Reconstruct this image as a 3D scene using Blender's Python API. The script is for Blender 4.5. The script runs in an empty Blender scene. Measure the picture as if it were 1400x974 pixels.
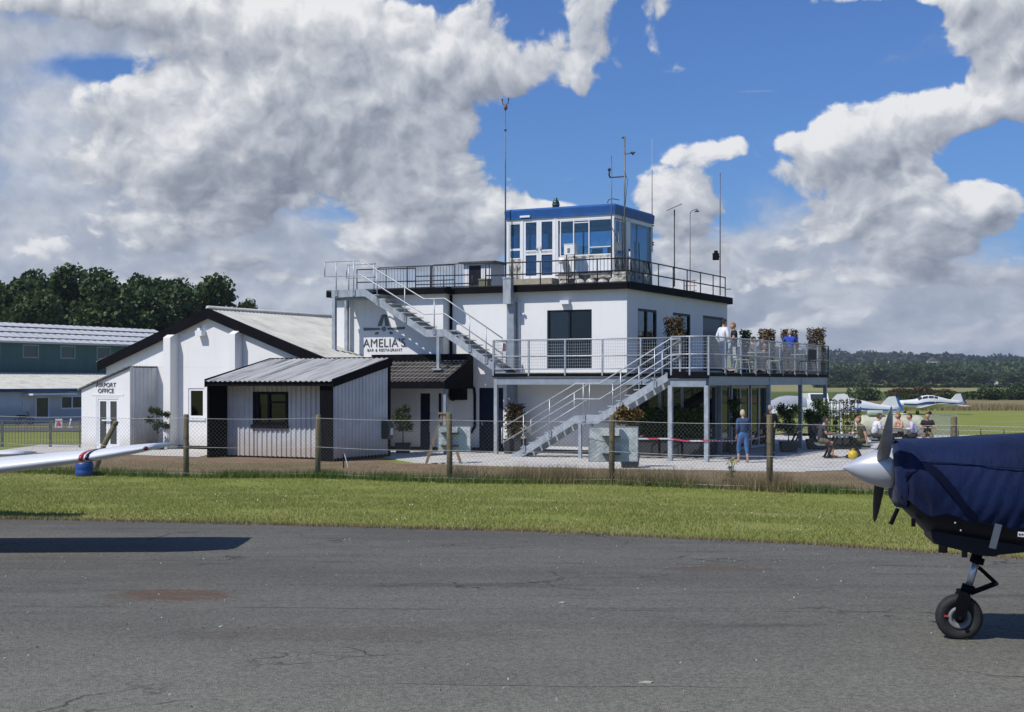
import bpy, bmesh, math, random
import numpy as np
from mathutils import Vector, Matrix
R = math.radians
random.seed(7)
NP = np.random.default_rng(11)
scene = bpy.context.scene
COL = scene.collection

# ------------------------------------------------------------------ camera
cam_d = bpy.data.cameras.new('camera')
cam = bpy.data.objects.new('camera', cam_d)
COL.objects.link(cam)
cam.location = (0, 0, 2.5)
cam.rotation_euler = (R(90), 0, 0)
cam_d.sensor_width = 36
cam_d.lens = 50.0
cam_d.shift_y = 0.025
cam_d.clip_start = 0.1
cam_d.clip_end = 12000
scene.camera = cam

# ------------------------------------------------------------------ exposure
vs = scene.view_settings
vs.view_transform = 'Standard'
vs.look = 'None'
vs.exposure = 0.0
vs.gamma = 1.0
vs.use_curve_mapping = False

# ------------------------------------------------------------------ sun
SUN_EL, SUN_PHI = R(51), R(35)
to_sun = Vector((-math.cos(SUN_PHI) * math.cos(SUN_EL), -math.sin(SUN_PHI) * math.cos(SUN_EL), math.sin(SUN_EL)))
sd = bpy.data.lights.new('sun', 'SUN')
sd.energy = 4.3
sd.angle = R(0.53)
sd.color = (1.0, 0.96, 0.90)
sun = bpy.data.objects.new('sun', sd)
COL.objects.link(sun)
sun.rotation_euler = to_sun.to_track_quat('Z', 'Y').to_euler()
sun.location = (-30, -20, 60)


# ------------------------------------------------------------------ node helper
class NT:
    def __init__(s, tree):
        s.t = tree; s.n = tree.nodes; s.l = tree.links
    def node(s, typ, **kw):
        n = s.n.new(typ)
        for k, v in kw.items(): setattr(n, k, v)
        return n
    def put(s, sock, v):
        if isinstance(v, bpy.types.NodeSocket): s.l.new(v, sock)
        elif isinstance(v, (tuple, list)) and len(v) == 3 and sock.type == 'RGBA': sock.default_value = (*v, 1)
        else: sock.default_value = v
    def m(s, op, a, b=None, c=None, clamp=False):
        n = s.node('ShaderNodeMath', operation=op, use_clamp=clamp)
        s.put(n.inputs[0], a)
        if b is not None: s.put(n.inputs[1], b)
        if c is not None: s.put(n.inputs[2], c)
        return n.outputs[0]
    def v(s, op, a, b=None, scale=None):
        n = s.node('ShaderNodeVectorMath', operation=op)
        s.put(n.inputs[0], a)
        if b is not None: s.put(n.inputs[1], b)
        if scale is not None: s.put(n.inputs['Scale'], scale)
        return n.outputs[0]
    def noise(s, vec, scale, detail=4, rough=.55, dist=0, lac=2.0):
        n = s.node('ShaderNodeTexNoise')
        s.put(n.inputs['Vector'], vec); n.inputs['Scale'].default_value = scale
        n.inputs['Detail'].default_value = detail; n.inputs['Roughness'].default_value = rough
        n.inputs['Distortion'].default_value = dist; n.inputs['Lacunarity'].default_value = lac
        return n.outputs[0]
    def node_noise_col(s, vec, scale):
        n = s.node('ShaderNodeTexNoise'); s.put(n.inputs['Vector'], vec); n.inputs['Scale'].default_value = scale; n.inputs['Detail'].default_value = 5
        return n.outputs[1]
    def vor(s, vec, scale, feature='F1', smooth=None, rnd=1.0, out=0):
        n = s.node('ShaderNodeTexVoronoi', feature=feature)
        s.put(n.inputs['Vector'], vec); n.inputs['Scale'].default_value = scale
        n.inputs['Randomness'].default_value = rnd
        if smooth is not None and 'Smoothness' in n.inputs: n.inputs['Smoothness'].default_value = smooth
        return n.outputs[out]
    def ramp(s, f, a, b, lo=0.0, hi=1.0, smooth=True):
        n = s.node('ShaderNodeMapRange')
        n.interpolation_type = 'SMOOTHSTEP' if smooth else 'LINEAR'
        s.put(n.inputs['Value'], f)
        n.inputs['From Min'].default_value = a; n.inputs['From Max'].default_value = b
        n.inputs['To Min'].default_value = lo; n.inputs['To Max'].default_value = hi
        return n.outputs[0]
    def mix(s, f, a, b, blend='MIX'):
        n = s.node('ShaderNodeMix', data_type='RGBA', blend_type=blend)
        n.clamp_factor = True
        s.put(n.inputs[0], f); s.put(n.inputs[6], a); s.put(n.inputs[7], b)
        return n.outputs[2]
    def scalev(s, vec, sc):
        n = s.node('ShaderNodeMapping')
        s.put(n.inputs['Vector'], vec); n.inputs['Scale'].default_value = sc
        return n.outputs[0]


# ------------------------------------------------------------------ world: daylight sky with cumulus
world = bpy.data.worlds.new('World')
scene.world = world
world.use_nodes = True
def build_sky():
    t = NT(world.node_tree); t.n.clear()
    out = t.node('ShaderNodeOutputWorld'); bg = t.node('ShaderNodeBackground')
    SKY = 0.09
    bg.inputs['Strength'].default_value = SKY
    t.l.new(bg.outputs[0], out.inputs[0])
    sky = t.node('ShaderNodeTexSky', sky_type='NISHITA')
    sky.sun_disc = False; sky.sun_elevation = SUN_EL
    sky.sun_rotation = math.atan2(to_sun.x, to_sun.y)
    sky.altitude = 50; sky.air_density = 1.0; sky.dust_density = 0.6; sky.ozone_density = 2.0
    tc = t.node('ShaderNodeTexCoord')
    d = tc.outputs['Generated']
    sp = t.node('ShaderNodeSeparateXYZ'); t.l.new(d, sp.inputs[0])
    az = t.m('ARCTAN2', sp.outputs[0], sp.outputs[1])
    el = t.m('ARCSINE', sp.outputs[2])
    def blobs(lst, oa=0.0, oe=0.0, k=1.0):
        """sum of soft-edged directions (x, v, half width, half height, weight)"""
        acc = None
        for (x, v, sx, sv, w) in lst:
            a0 = math.atan2(x - 700, 1944) - oa; e0 = math.atan2(522 - v, 1944) - oe
            da = t.m('MULTIPLY', t.m('SUBTRACT', az, a0), 1944 / sx)
            de = t.m('MULTIPLY', t.m('SUBTRACT', el, e0), 1944 / sv)
            q = t.m('MULTIPLY_ADD', da, da, t.m('MULTIPLY', de, de))
            g = t.m('EXPONENT', t.m('MULTIPLY', q, -1.0))
            acc = t.m('MULTIPLY', g, w * k) if acc is None else t.m('MULTIPLY_ADD', g, w * k, acc)
        return acc
    heap = [(x, v, sx, sv, w * (1.0 if v < 315 else .84)) for (x, v, sx, sv, w) in CUM]
    cover = blobs(heap)
    cover_l = blobs(heap, -.010, .017)
    veil_c = blobs(VEIL)
    elp = t.m('MAXIMUM', el, 0.0)
    cv = t.node('ShaderNodeCombineXYZ')
    t.l.new(sp.outputs[0], cv.inputs[0]); t.l.new(sp.outputs[1], cv.inputs[1])
    t.l.new(t.m('MULTIPLY', t.m('LOGARITHM', t.m('ADD', elp, .10), math.e), .29), cv.inputs[2])
    wn = t.node('ShaderNodeTexNoise'); t.put(wn.inputs['Vector'], cv.outputs[0])
    wn.inputs['Scale'].default_value = 11; wn.inputs['Detail'].default_value = 4; wn.inputs['Roughness'].default_value = .6
    base = t.v('ADD', cv.outputs[0], t.v('SCALE', t.v('SUBTRACT', wn.outputs[1], (.5, .5, .5)), scale=.045))
    def dens(vec, fine):
        n1 = t.noise(vec, 6.5, 10 if fine else 5, .60)
        pf = t.m('SUBTRACT', 1.0, t.vor(vec, 19, 'F1'))
        pf2 = t.m('SUBTRACT', 1.0, t.vor(vec, 43, 'F1'))
        a = t.m('MULTIPLY', t.m('SUBTRACT', n1, .5), 1.75)
        a = t.m('ADD', a, t.m('MULTIPLY', t.m('SUBTRACT', pf, .52), .30))
        a = t.m('ADD', a, t.m('MULTIPLY', t.m('SUBTRACT', pf2, .52), .15))
        pf3 = t.m('SUBTRACT', 1.0, t.vor(vec, 101, 'F1'))
        return t.m('ADD', a, t.m('MULTIPLY', t.m('SUBTRACT', pf3, .52), .07))
    D = dens(base, True)
    Dl = dens(t.v('ADD', base, (-.0065, -.001, .0085)), True)
    fin = t.m('SUBTRACT', t.noise(base, 90, 5, .62), .5)
    k = 1.0 / SKY
    skyc = t.mix(1.0, sky.outputs[0], SKY_TINT, 'MULTIPLY')
    hz = t.ramp(el, -.02, .14, .60, 0.0)
    skyc = t.mix(hz, skyc, (.27 * k, .39 * k, .62 * k))
    # high thin layer: soft, pale
    nA = t.noise(t.scalev(base, (1, 1, 1.5)), 5.5, 9, .62)
    totA = t.m('ADD', t.m('MULTIPLY', t.m('SUBTRACT', nA, .5), 1.5), t.m('ADD', veil_c, -.30))
    maskA = t.m('MULTIPLY', t.ramp(totA, -.10, .26), .96)
    nB = t.noise(t.v('ADD', base, (.31, .7, .2)), 13, 8, .60)
    sA = t.m('ADD', t.m('ADD', t.m('MULTIPLY', t.m('SUBTRACT', nB, .5), 1.7), .52), t.m('MULTIPLY', t.m('SUBTRACT', D, Dl), 1.1))
    crA = t.node('ShaderNodeValToRGB'); t.l.new(sA, crA.inputs[0]); e = crA.color_ramp.elements
    e[0].position = .1; e[0].color = (.300, .345, .440, 1); e[1].position = .95; e[1].color = (.700, .720, .760, 1); q = e.new(.5); q.color = (.430, .475, .560, 1)
    c = t.mix(maskA, skyc, t.v('SCALE', crA.outputs[0], scale=k))
    # cumulus layer: crisp lit tops, grey bases
    tot = t.m('ADD', t.m('ADD', t.m('MULTIPLY', D, 1.2), t.m('ADD', cover, -.285)), t.m('MULTIPLY', fin, .08))
    mask = t.ramp(tot, -.03, .085)
    lit = t.m('MULTIPLY', t.m('SUBTRACT', D, Dl), 2.2)
    lit = t.m('ADD', lit, t.m('MULTIPLY', t.m('SUBTRACT', cover, cover_l), 1.05))
    s = t.m('ADD', SKY_LEVEL, lit)
    s = t.m('SUBTRACT', s, t.ramp(tot, .10, .80, 0, .16))
    s = t.m('MAXIMUM', t.m('MINIMUM', s, 1.0), 0.0)
    cr = t.node('ShaderNodeValToRGB'); t.l.new(s, cr.inputs[0])
    e = cr.color_ramp.elements
    e[0].position = 0; e[0].color = (.205, .232, .290, 1)
    e[1].position = 1; e[1].color = (.86, .865, .875, 1)
    m1 = e.new(.30); m1.color = (.320, .350, .415, 1)
    m2 = e.new(.66); m2.color = (.540, .565, .615, 1)
    cloud = t.v('SCALE', cr.outputs[0], scale=k)
    lowh = t.ramp(el, .0, .12, .38, 0.0)
    cloud = t.mix(lowh, cloud, (.50 * k, .56 * k, .67 * k))
    c = t.mix(t.m('MULTIPLY', mask, .98), c, cloud)
    t.l.new(c, bg.inputs['Color'])
SKY_TINT = (.46, .74, 1.22)
SKY_LEVEL = .60
# cumulus heaps and thin pale cloud, as directions (x, v, half width, half height, weight)
CUM = [
    (560, 175, 75, 90, .55), (590, 260, 60, 50, .40), (400, 30, 160, 45, .35), (330, 195, 160, 115, .72), (470, 120, 110, 80, .45), (470, 240, 150, 70, .50), (230, 220, 60, 60, .30), (560, 60, 130, 55, .45), (690, 100, 120, 50, .52), (800, 95, 60, 40, .22),
    (120, 25, 200, 40, .50), (640, 300, 80, 40, .45), (540, 345, 120, 35, .40), (760, 285, 60, 25, .45),
    (905, 250, 60, 55, .55), (960, 300, 90, 60, .45), (990, 205, 60, 22, .45), (880, 370, 120, 40, .40),
    (1155, 212, 112, 70, .98), (1230, 160, 45, 35, .25), (1350, 165, 90, 32, .60), (1340, 50, 80, 45, .55), (1160, 8, 50, 20, .40), (1260, 10, 120, 22, .45), (1395, 110, 40, 40, .3),
    (1290, 290, 110, 42, .70), (1220, 330, 110, 34, .40), (1380, 370, 60, 30, .45), (1230, 385, 60, 16, .40), (1120, 375, 70, 24, .40), (1330, 430, 80, 18, .42), (1190, 430, 70, 16, .38), (1060, 440, 80, 18, .4), (1080, 340, 40, 20, .3),
    (530, 330, 60, 30, .3), (1060, 390, 60, 22, .4), (970, 400, 60, 22, .4), (1270, 350, 60, 18, .3), (1370, 300, 50, 40, .3), (1130, 320, 50, 20, .3), (1390, 395, 50, 14, .4), (1260, 455, 90, 12, .4), (990, 460, 70, 12, .4), (160, 400, 120, 16, .3), (100, 130, 60, 40, .3), (60, 350, 110, 30, .30), (250, 320, 90, 26, .30), (380, 385, 80, 14, .25), (930, 420, 60, 20, .4),
]
VEIL = [
    (60, 180, 300, 280, .58), (350, 380, 420, 90, .60), (250, 60, 220, 60, .25), (420, 30, 200, 60, .3), (960, 440, 400, 70, .60), (1300, 420, 300, 90, .60), (1390, 60, 110, 60, .3), (810, 110, 70, 40, .28), (1010, 330, 150, 60, .25), (600, 270, 80, 60, .25),
    (700, 500, 1500, 60, .55), (150, 110, 90, 16, -.4), (30, 45, 60, 22, -.3), (1020, 131, 75, 3.5, .34), (927, 131, 18, 4, .22), (780, 245, 16, 5, .3),
]
build_sky()
world.cycles.sampling_method = 'MANUAL'; world.cycles.sample_map_resolution = 128

# ------------------------------------------------------------------ site frame
# building axes: A runs along the fronts to the right, B runs away into the site
CA, SA = 0.88943, 0.45708
P0 = Vector((6.04, 43.8, 0))
TH = math.atan2(-SA, CA)
FB = Matrix.Translation(P0) @ Matrix.Rotation(TH, 4, 'Z')     # building frame -> world
FW = Matrix.Identity(4)
def pa(x, b):                      # position along a front plane at depth b on the sight line of column x
    r = (x - 700) / 1944
    return ((P0.y + CA * b) * r - (P0.x + SA * b)) / (CA + SA * r)
def pb(x, a):
    r = (x - 700) / 1944
    return ((P0.y - SA * a) * r - (P0.x + CA * a)) / (SA - CA * r)
def yof(a, b): return P0.y - SA * a + CA * b
def pz(v, a, b): return 2.5 - (v - 522) * yof(a, b) / 1944
def W(a, b, z=0.0): return FB @ Vector((a, b, z))

EDGE = [(-40, 27.5), (-12, 22.0), (-7.45, 20.68), (-4, 19.95), (0, 18.97), (3.59, 17.43), (5.76, 16.0), (12, 11.5), (40, -10)]
FLD = [(300, 0), (600, 1.2), (900, 3.0), (1200, 6.5), (1600, 17), (2200, 33), (3000, 38), (6000, 32)]
def sstep(t):
    t = np.clip(t, 0, 1); return t * t * (3 - 2 * t)
def ground_z(x, y):
    x = np.asarray(x, float); y = np.asarray(y, float)
    ye = np.interp(x, [e[0] for e in EDGE], [e[1] for e in EDGE])
    z = .5 * (1 - sstep((y - ye) / 14.0))
    z = z - 1.0 * sstep((y - 62) / 60.0)
    rise = np.interp(y, [f[0] for f in FLD], [f[1] for f in FLD])
    und = 1 + .16 * np.sin(x / 310 + 1.3) + .10 * np.sin(x / 137 + y / 400)
    slope = np.clip(1.16 - .55 * x / np.maximum(y, 1), .5, 1.5)
    return z + rise * und * slope
def gz(x, y): return float(ground_z(x, y))


# ------------------------------------------------------------------ materials
MATS = {}
def mat(name, col, rough=.6, metal=0.0, var=.12, scale=5.0, bump=0.0, bscale=60.0, col2=None, fac2=(.5, .62), spec=.5,
        stretch=(1, 1, 1), coat=0.0, rnd=0.0, sheen=0.0, detail=5, obj=False):
    if name in MATS: return MATS[name]
    m = bpy.data.materials.new(name); m.use_nodes = True
    t = NT(m.node_tree); t.n.clear()
    out = t.node('ShaderNodeOutputMaterial'); p = t.node('ShaderNodeBsdfPrincipled')
    t.l.new(p.outputs[0], out.inputs[0])
    geo = t.node('ShaderNodeNewGeometry')
    pos = t.scalev(t.node('ShaderNodeTexCoord').outputs['Object'] if obj else geo.outputs['Position'], stretch)
    n = t.noise(pos, scale, detail, .6)
    lo = tuple(c * (1 - var) for c in col); hi = tuple(min(1, c * (1 + var)) for c in col)
    c = t.mix(t.ramp(n, .3, .7), lo, hi)
    if col2 is not None:
        n2 = t.noise(pos, scale * .6, 8, .65)
        c = t.mix(t.ramp(n2, fac2[0], fac2[1]), c, col2)
    if rnd:
        oi = t.node('ShaderNodeObjectInfo')
        r2 = t.m('ADD', t.m('MULTIPLY', oi.outputs['Random'], rnd * 2), 1 - rnd)
        c = t.v('SCALE', c, scale=r2)
    t.put(p.inputs['Base Color'], c)
    p.inputs['Roughness'].default_value = rough
    p.inputs['Metallic'].default_value = metal
    p.inputs['Specular IOR Level'].default_value = spec
    if coat: p.inputs['Coat Weight'].default_value = coat; p.inputs['Coat Roughness'].default_value = .08
    if sheen: p.inputs['Sheen Weight'].default_value = sheen
    if bump:
        bn = t.noise(geo.outputs['Position'], bscale, 4, .6)
        b = t.node('ShaderNodeBump'); b.inputs['Strength'].default_value = bump; b.inputs['Distance'].default_value = .02
        t.l.new(bn, b.inputs['Height']); t.l.new(b.outputs[0], p.inputs['Normal'])
    MATS[name] = m
    return m

def mat_leaf(name, c_lo, c_hi, rough=.55, transl=.25):
    m = bpy.data.materials.new(name); m.use_nodes = True
    t = NT(m.node_tree); t.n.clear()
    out = t.node('ShaderNodeOutputMaterial'); p = t.node('ShaderNodeBsdfPrincipled')
    geo = t.node('ShaderNodeNewGeometry')
    big = t.noise(geo.outputs['Position'], .45, 3, .5)
    f = t.m('ADD', t.m('MULTIPLY', geo.outputs['Random Per Island'], .65), t.m('MULTIPLY', t.ramp(big, .3, .7), .35))
    c = t.mix(f, c_lo, c_hi)
    t.put(p.inputs['Base Color'], c); p.inputs['Roughness'].default_value = rough
    p.inputs['Specular IOR Level'].default_value = .3
    tr = t.node('ShaderNodeBsdfTranslucent'); t.put(tr.inputs[0], c)
    ms = t.node('ShaderNodeMixShader'); ms.inputs[0].default_value = transl
    t.l.new(p.outputs[0], ms.inputs[1]); t.l.new(tr.outputs[0], ms.inputs[2]); t.l.new(ms.outputs[0], out.inputs[0])
    return m

def mat_glass(name, tint, rough=.02, refl=1.0, dirt=.0):
    m = bpy.data.materials.new(name); m.use_nodes = True
    t = NT(m.node_tree); t.n.clear()
    out = t.node('ShaderNodeOutputMaterial')
    tr = t.node('ShaderNodeBsdfTransparent'); t.put(tr.inputs[0], tint) if False else setattr(tr.inputs[0], 'default_value', (*tint, 1))
    gl = t.node('ShaderNodeBsdfGlossy'); gl.inputs['Roughness'].default_value = rough
    gl.inputs[0].default_value = (.9, .95, 1, 1)
    fr = t.node('ShaderNodeFresnel'); fr.inputs[0].default_value = 1.5
    f = t.m('MULTIPLY', t.m('ADD', fr.outputs[0], .04), refl, clamp=True)
    ms = t.node('ShaderNodeMixShader'); t.l.new(f, ms.inputs[0])
    t.l.new(tr.outputs[0], ms.inputs[1]); t.l.new(gl.outputs[0], ms.inputs[2]); t.l.new(ms.outputs[0], out.inputs[0])
    return m

def mat_wall(name, col, dirt=(.42, .38, .32), low=0.0, streak=.35):
    """painted render wall: fine roller texture, faint vertical streaks, splashed dirt near the ground"""
    m = bpy.data.materials.new(name); m.use_nodes = True
    t = NT(m.node_tree); t.n.clear()
    out = t.node('ShaderNodeOutputMaterial'); p = t.node('ShaderNodeBsdfPrincipled'); t.l.new(p.outputs[0], out.inputs[0])
    geo = t.node('ShaderNodeNewGeometry'); pos = geo.outputs['Position']
    n1 = t.noise(pos, .8, 4); c = t.mix(t.ramp(n1, .3, .7), tuple(x * .95 for x in col), col)
    st = t.noise(t.scalev(pos, (5, 5, .35)), 1.0, 5, .6)
    c = t.mix(t.m('MULTIPLY', t.ramp(st, .52, .78), streak), c, tuple(x * .72 for x in col))
    sp = t.node('ShaderNodeSeparateXYZ'); t.l.new(pos, sp.inputs[0])
    hb = t.m('ADD', sp.outputs[2], t.m('MULTIPLY', t.noise(pos, 4, 5), -.5))
    c = t.mix(t.m('MULTIPLY', t.ramp(hb, -.25, .45 + low, 1, 0), .55), c, dirt)
    t.put(p.inputs['Base Color'], c); p.inputs['Roughness'].default_value = .75; p.inputs['Specular IOR Level'].default_value = .3
    b = t.node('ShaderNodeBump'); b.inputs['Strength'].default_value = .25; b.inputs['Distance'].default_value = .01
    bn = t.m('ADD', t.noise(pos, 30, 5, .7), t.m('MULTIPLY', t.noise(pos, 2.5, 3), .8))
    t.l.new(bn, b.inputs['Height']); t.l.new(b.outputs[0], p.inputs['Normal'])
    return m

WHITE = mat_wall('white_render', (.76, .755, .74), streak=.22)
WHITE2 = mat_wall('white_render_porch', (.76, .755, .745), streak=.12)
GREYWALL = mat_wall('pale_grey_wall', (.62, .65, .67))
GREENWALL = mat('green_cladding', (.040, .105, .098), .55, 0, .12, .6, stretch=(4, 4, .3))
BLACK = mat('black_fascia', (.005, .005, .007), .7, 0, .25, 3, .1, 30, spec=.08)
BLACKWOOD = mat('black_boarding', (.004, .004, .005), .8, 0, .3, 4, stretch=(6, 6, .6), spec=.08)
FELT = mat('roof_felt', (.030, .030, .030), .85, 0, .3, 2, .2, 80)
GALV = mat('galvanised_steel', (.42, .45, .48), .45, .55, .16, 9, .05, 50)
GALVD = mat('galvanised_steel_dull', (.36, .39, .42), .55, .35, .2, 6, .05, 50, stretch=(1, 1, .5))
GALVP = mat('grey_painted_steel', (.27, .31, .35), .5, .2, .10, 4)
RAILSTEEL = mat('bright_handrail_steel', (.40, .42, .44), .5, .35, .15, 8)
DARKSTEEL = mat('dark_weathered_steel', (.035, .035, .038), .6, .3, .3, 8)
MIDSTEEL = mat('grey_mast_steel', (.13, .14, .15), .5, .5, .25, 8)
NAVY = mat('navy_paint', (.009, .014, .034), .45, 0, .12, 3, spec=.25)
CHAR = mat('charcoal_window_frame', (.012, .015, .021), .45, 0, .1, 6, spec=.2)
UPVC = mat('white_plastic', (.74, .75, .76), .4, 0, .04, 5)
CLUTTER = mat('grubby_white_plastic', (.48, .46, .41), .6, 0, .25, 9, .1, 40, col2=(.12, .11, .095), fac2=(.46, .62))
BLUEF = mat('blue_fascia', (.012, .080, .27), .45, 0, .12, 3)
CORR = mat('weathered_roof_sheet', (.47, .465, .445), .65, 0, .14, 1.5, .1, 40, col2=(.17, .17, .155), fac2=(.47, .66), stretch=(5.3, .30, .3), obj=True)
CORRW = mat('pale_asbestos_roof', (.52, .51, .45), .8, 0, .10, 1.2, .15, 40, col2=(.36, .35, .29), fac2=(.5, .7))
CORRH = mat('white_hangar_roof', (.54, .545, .54), .6, 0, .06, .3, col2=(.5, .5, .5), fac2=(.55, .75))
CORRB = mat('brown_grey_roof_sheet', (.10, .09, .08), .75, 0, .15, 2, col2=(.05, .045, .04), spec=.2)
def mat_shedwall():
    m = bpy.data.materials.new('grey_corrugated_cladding'); m.use_nodes = True
    t = NT(m.node_tree); t.n.clear()
    out = t.node('ShaderNodeOutputMaterial'); p = t.node('ShaderNodeBsdfPrincipled'); t.l.new(p.outputs[0], out.inputs[0])
    geo = t.node('ShaderNodeNewGeometry'); pos = geo.outputs['Position']
    n1 = t.noise(pos, 1.4, 5); c = t.mix(t.ramp(n1, .3, .7), (.45, .465, .49), (.54, .555, .575))
    sp = t.node('ShaderNodeSeparateXYZ'); t.l.new(pos, sp.inputs[0])
    hb = t.m('ADD', sp.outputs[2], t.m('MULTIPLY', t.noise(pos, 2.2, 6, .65), -.9))
    c = t.mix(t.m('MULTIPLY', t.ramp(hb, -.35, .50, 1, 0), .62), c, (.36, .27, .18))
    t.put(p.inputs['Base Color'], c); p.inputs['Roughness'].default_value = .5
    return m
SHEDW = mat_shedwall()
CONC = mat('pale_concrete', (.52, .50, .46), .85, 0, .10, 2, .2, 60, col2=(.42, .40, .36))
GRAVEL = mat('gravel_path', (.50, .47, .42), .9, 0, .2, 20, .5, 60)
SOIL = mat('bare_stony_earth', (.17, .125, .085), .95, 0, .30, 2.2, .8, 45, col2=(.30, .24, .17), fac2=(.46, .60))
WOOD = mat('weathered_post_wood', (.155, .125, .070), .85, 0, .28, 6, .5, 40, stretch=(4, 4, .6), rnd=.12)
DECKW = mat('grey_deck_boards', (.15, .14, .125), .8, 0, .3, 4, rnd=.15)
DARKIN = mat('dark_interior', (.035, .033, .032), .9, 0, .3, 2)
RUBBER = mat('tyre_rubber', (.012, .012, .013), .75, 0, .25, 20, .15, 60)
TABLEM = mat('grey_green_table_slats', (.14, .17, .15), .6, 0, .2, 6)
BLKMETAL = mat('black_furniture_frame', (.012, .012, .014), .45, .2, .1, 6)
SKIN = mat('skin', (.50, .27, .19), .55, 0, .08, 20)
PLANEW = mat('white_aircraft_paint', (.74, .75, .75), .3, 0, .03, 2, coat=.25)
ACGLASS = mat('aircraft_window', (.035, .045, .05), .08, 0, .1, 3)
LEAFD = mat_leaf('dark_green_leaves', (.014, .034, .009), (.085, .140, .036))
LEAFM = mat_leaf('mid_green_leaves', (.030, .055, .012), (.085, .120, .028))
LEAFR = mat_leaf('reddish_green_leaves', (.040, .022, .012), (.17, .12, .035))
LEAFO = mat_leaf('olive_leaves', (.030, .040, .018), (.075, .100, .045))
LEAFY = mat_leaf('orange_green_leaves', (.060, .050, .012), (.22, .13, .035))
LEAFF = mat_leaf('far_wood_leaves', (.022, .046, .016), (.078, .115, .038))
LEAFRG = mat_leaf('far_ridge_leaves', (.020, .036, .026), (.040, .060, .040))
GLASSB = mat_glass('blue_tinted_glass', (.60, .76, .86), refl=.9)
GLASSD = mat_glass('dark_tinted_glass', (.05, .055, .065), refl=.75)
GLASSM = mat_glass('mid_tinted_glass', (.34, .37, .41), refl=.9)
GLASSC = mat_glass('clear_glass', (.55, .60, .62), refl=1.2)
STICKER = mat('off_white_print', (.62, .62, .62), .6)
LETTER = mat('dark_grey_lettering', (.055, .060, .065), .5)
PARTM = {}
def flat(name, col, rough=.7, **k): return mat(name, col, rough, 0, k.pop('var', .12), k.pop('scale', 8), **k)

# ------------------------------------------------------------------ object helpers
WMAT = {}
def tag(o, label=None, cat=None, group=None, kind=None):
    if label: o['label'] = label
    if cat: o['category'] = cat
    if group: o['group'] = group
    if kind: o['kind'] = kind
    return o
def thing(name, label, cat, frame=FB, loc=(0, 0, 0), rz=0.0, group=None):
    o = bpy.data.objects.new(name, None); COL.objects.link(o)
    o.empty_display_size = .3
    M = frame @ Matrix.Translation(Vector(loc)) @ Matrix.Rotation(rz, 4, 'Z')
    o.matrix_world = M; WMAT[o] = M.copy()
    tag(o, label, cat, group)
    return o
def link_obj(name, me, parent, M):
    o = bpy.data.objects.new(name, me); COL.objects.link(o)
    if parent is not None:
        o.parent = parent
        o.matrix_parent_inverse = Matrix.Identity(4)
        o.matrix_local = WMAT[parent].inverted() @ M
    else:
        o.matrix_world = M
    WMAT[o] = M.copy()
    return o
def kids(o): return [c for c in bpy.data.objects if c.parent is o]
def copy_tree(o, M, label=None, group=None, lookup=None):
    """copy a thing with its parts and sub-parts; M = new world matrix"""
    c = o.copy(); COL.objects.link(c); c.matrix_world = M; WMAT[c] = M.copy()
    if label: c['label'] = label
    if group: c['group'] = group
    for ch in o.children:
        k = ch.copy(); COL.objects.link(k); k.parent = c; WMAT[k] = M @ (WMAT[o].inverted() @ WMAT[ch])
        for g in ch.children:
            d = g.copy(); COL.objects.link(d); d.parent = k; WMAT[d] = M @ (WMAT[o].inverted() @ WMAT[g])
    return c

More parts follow.
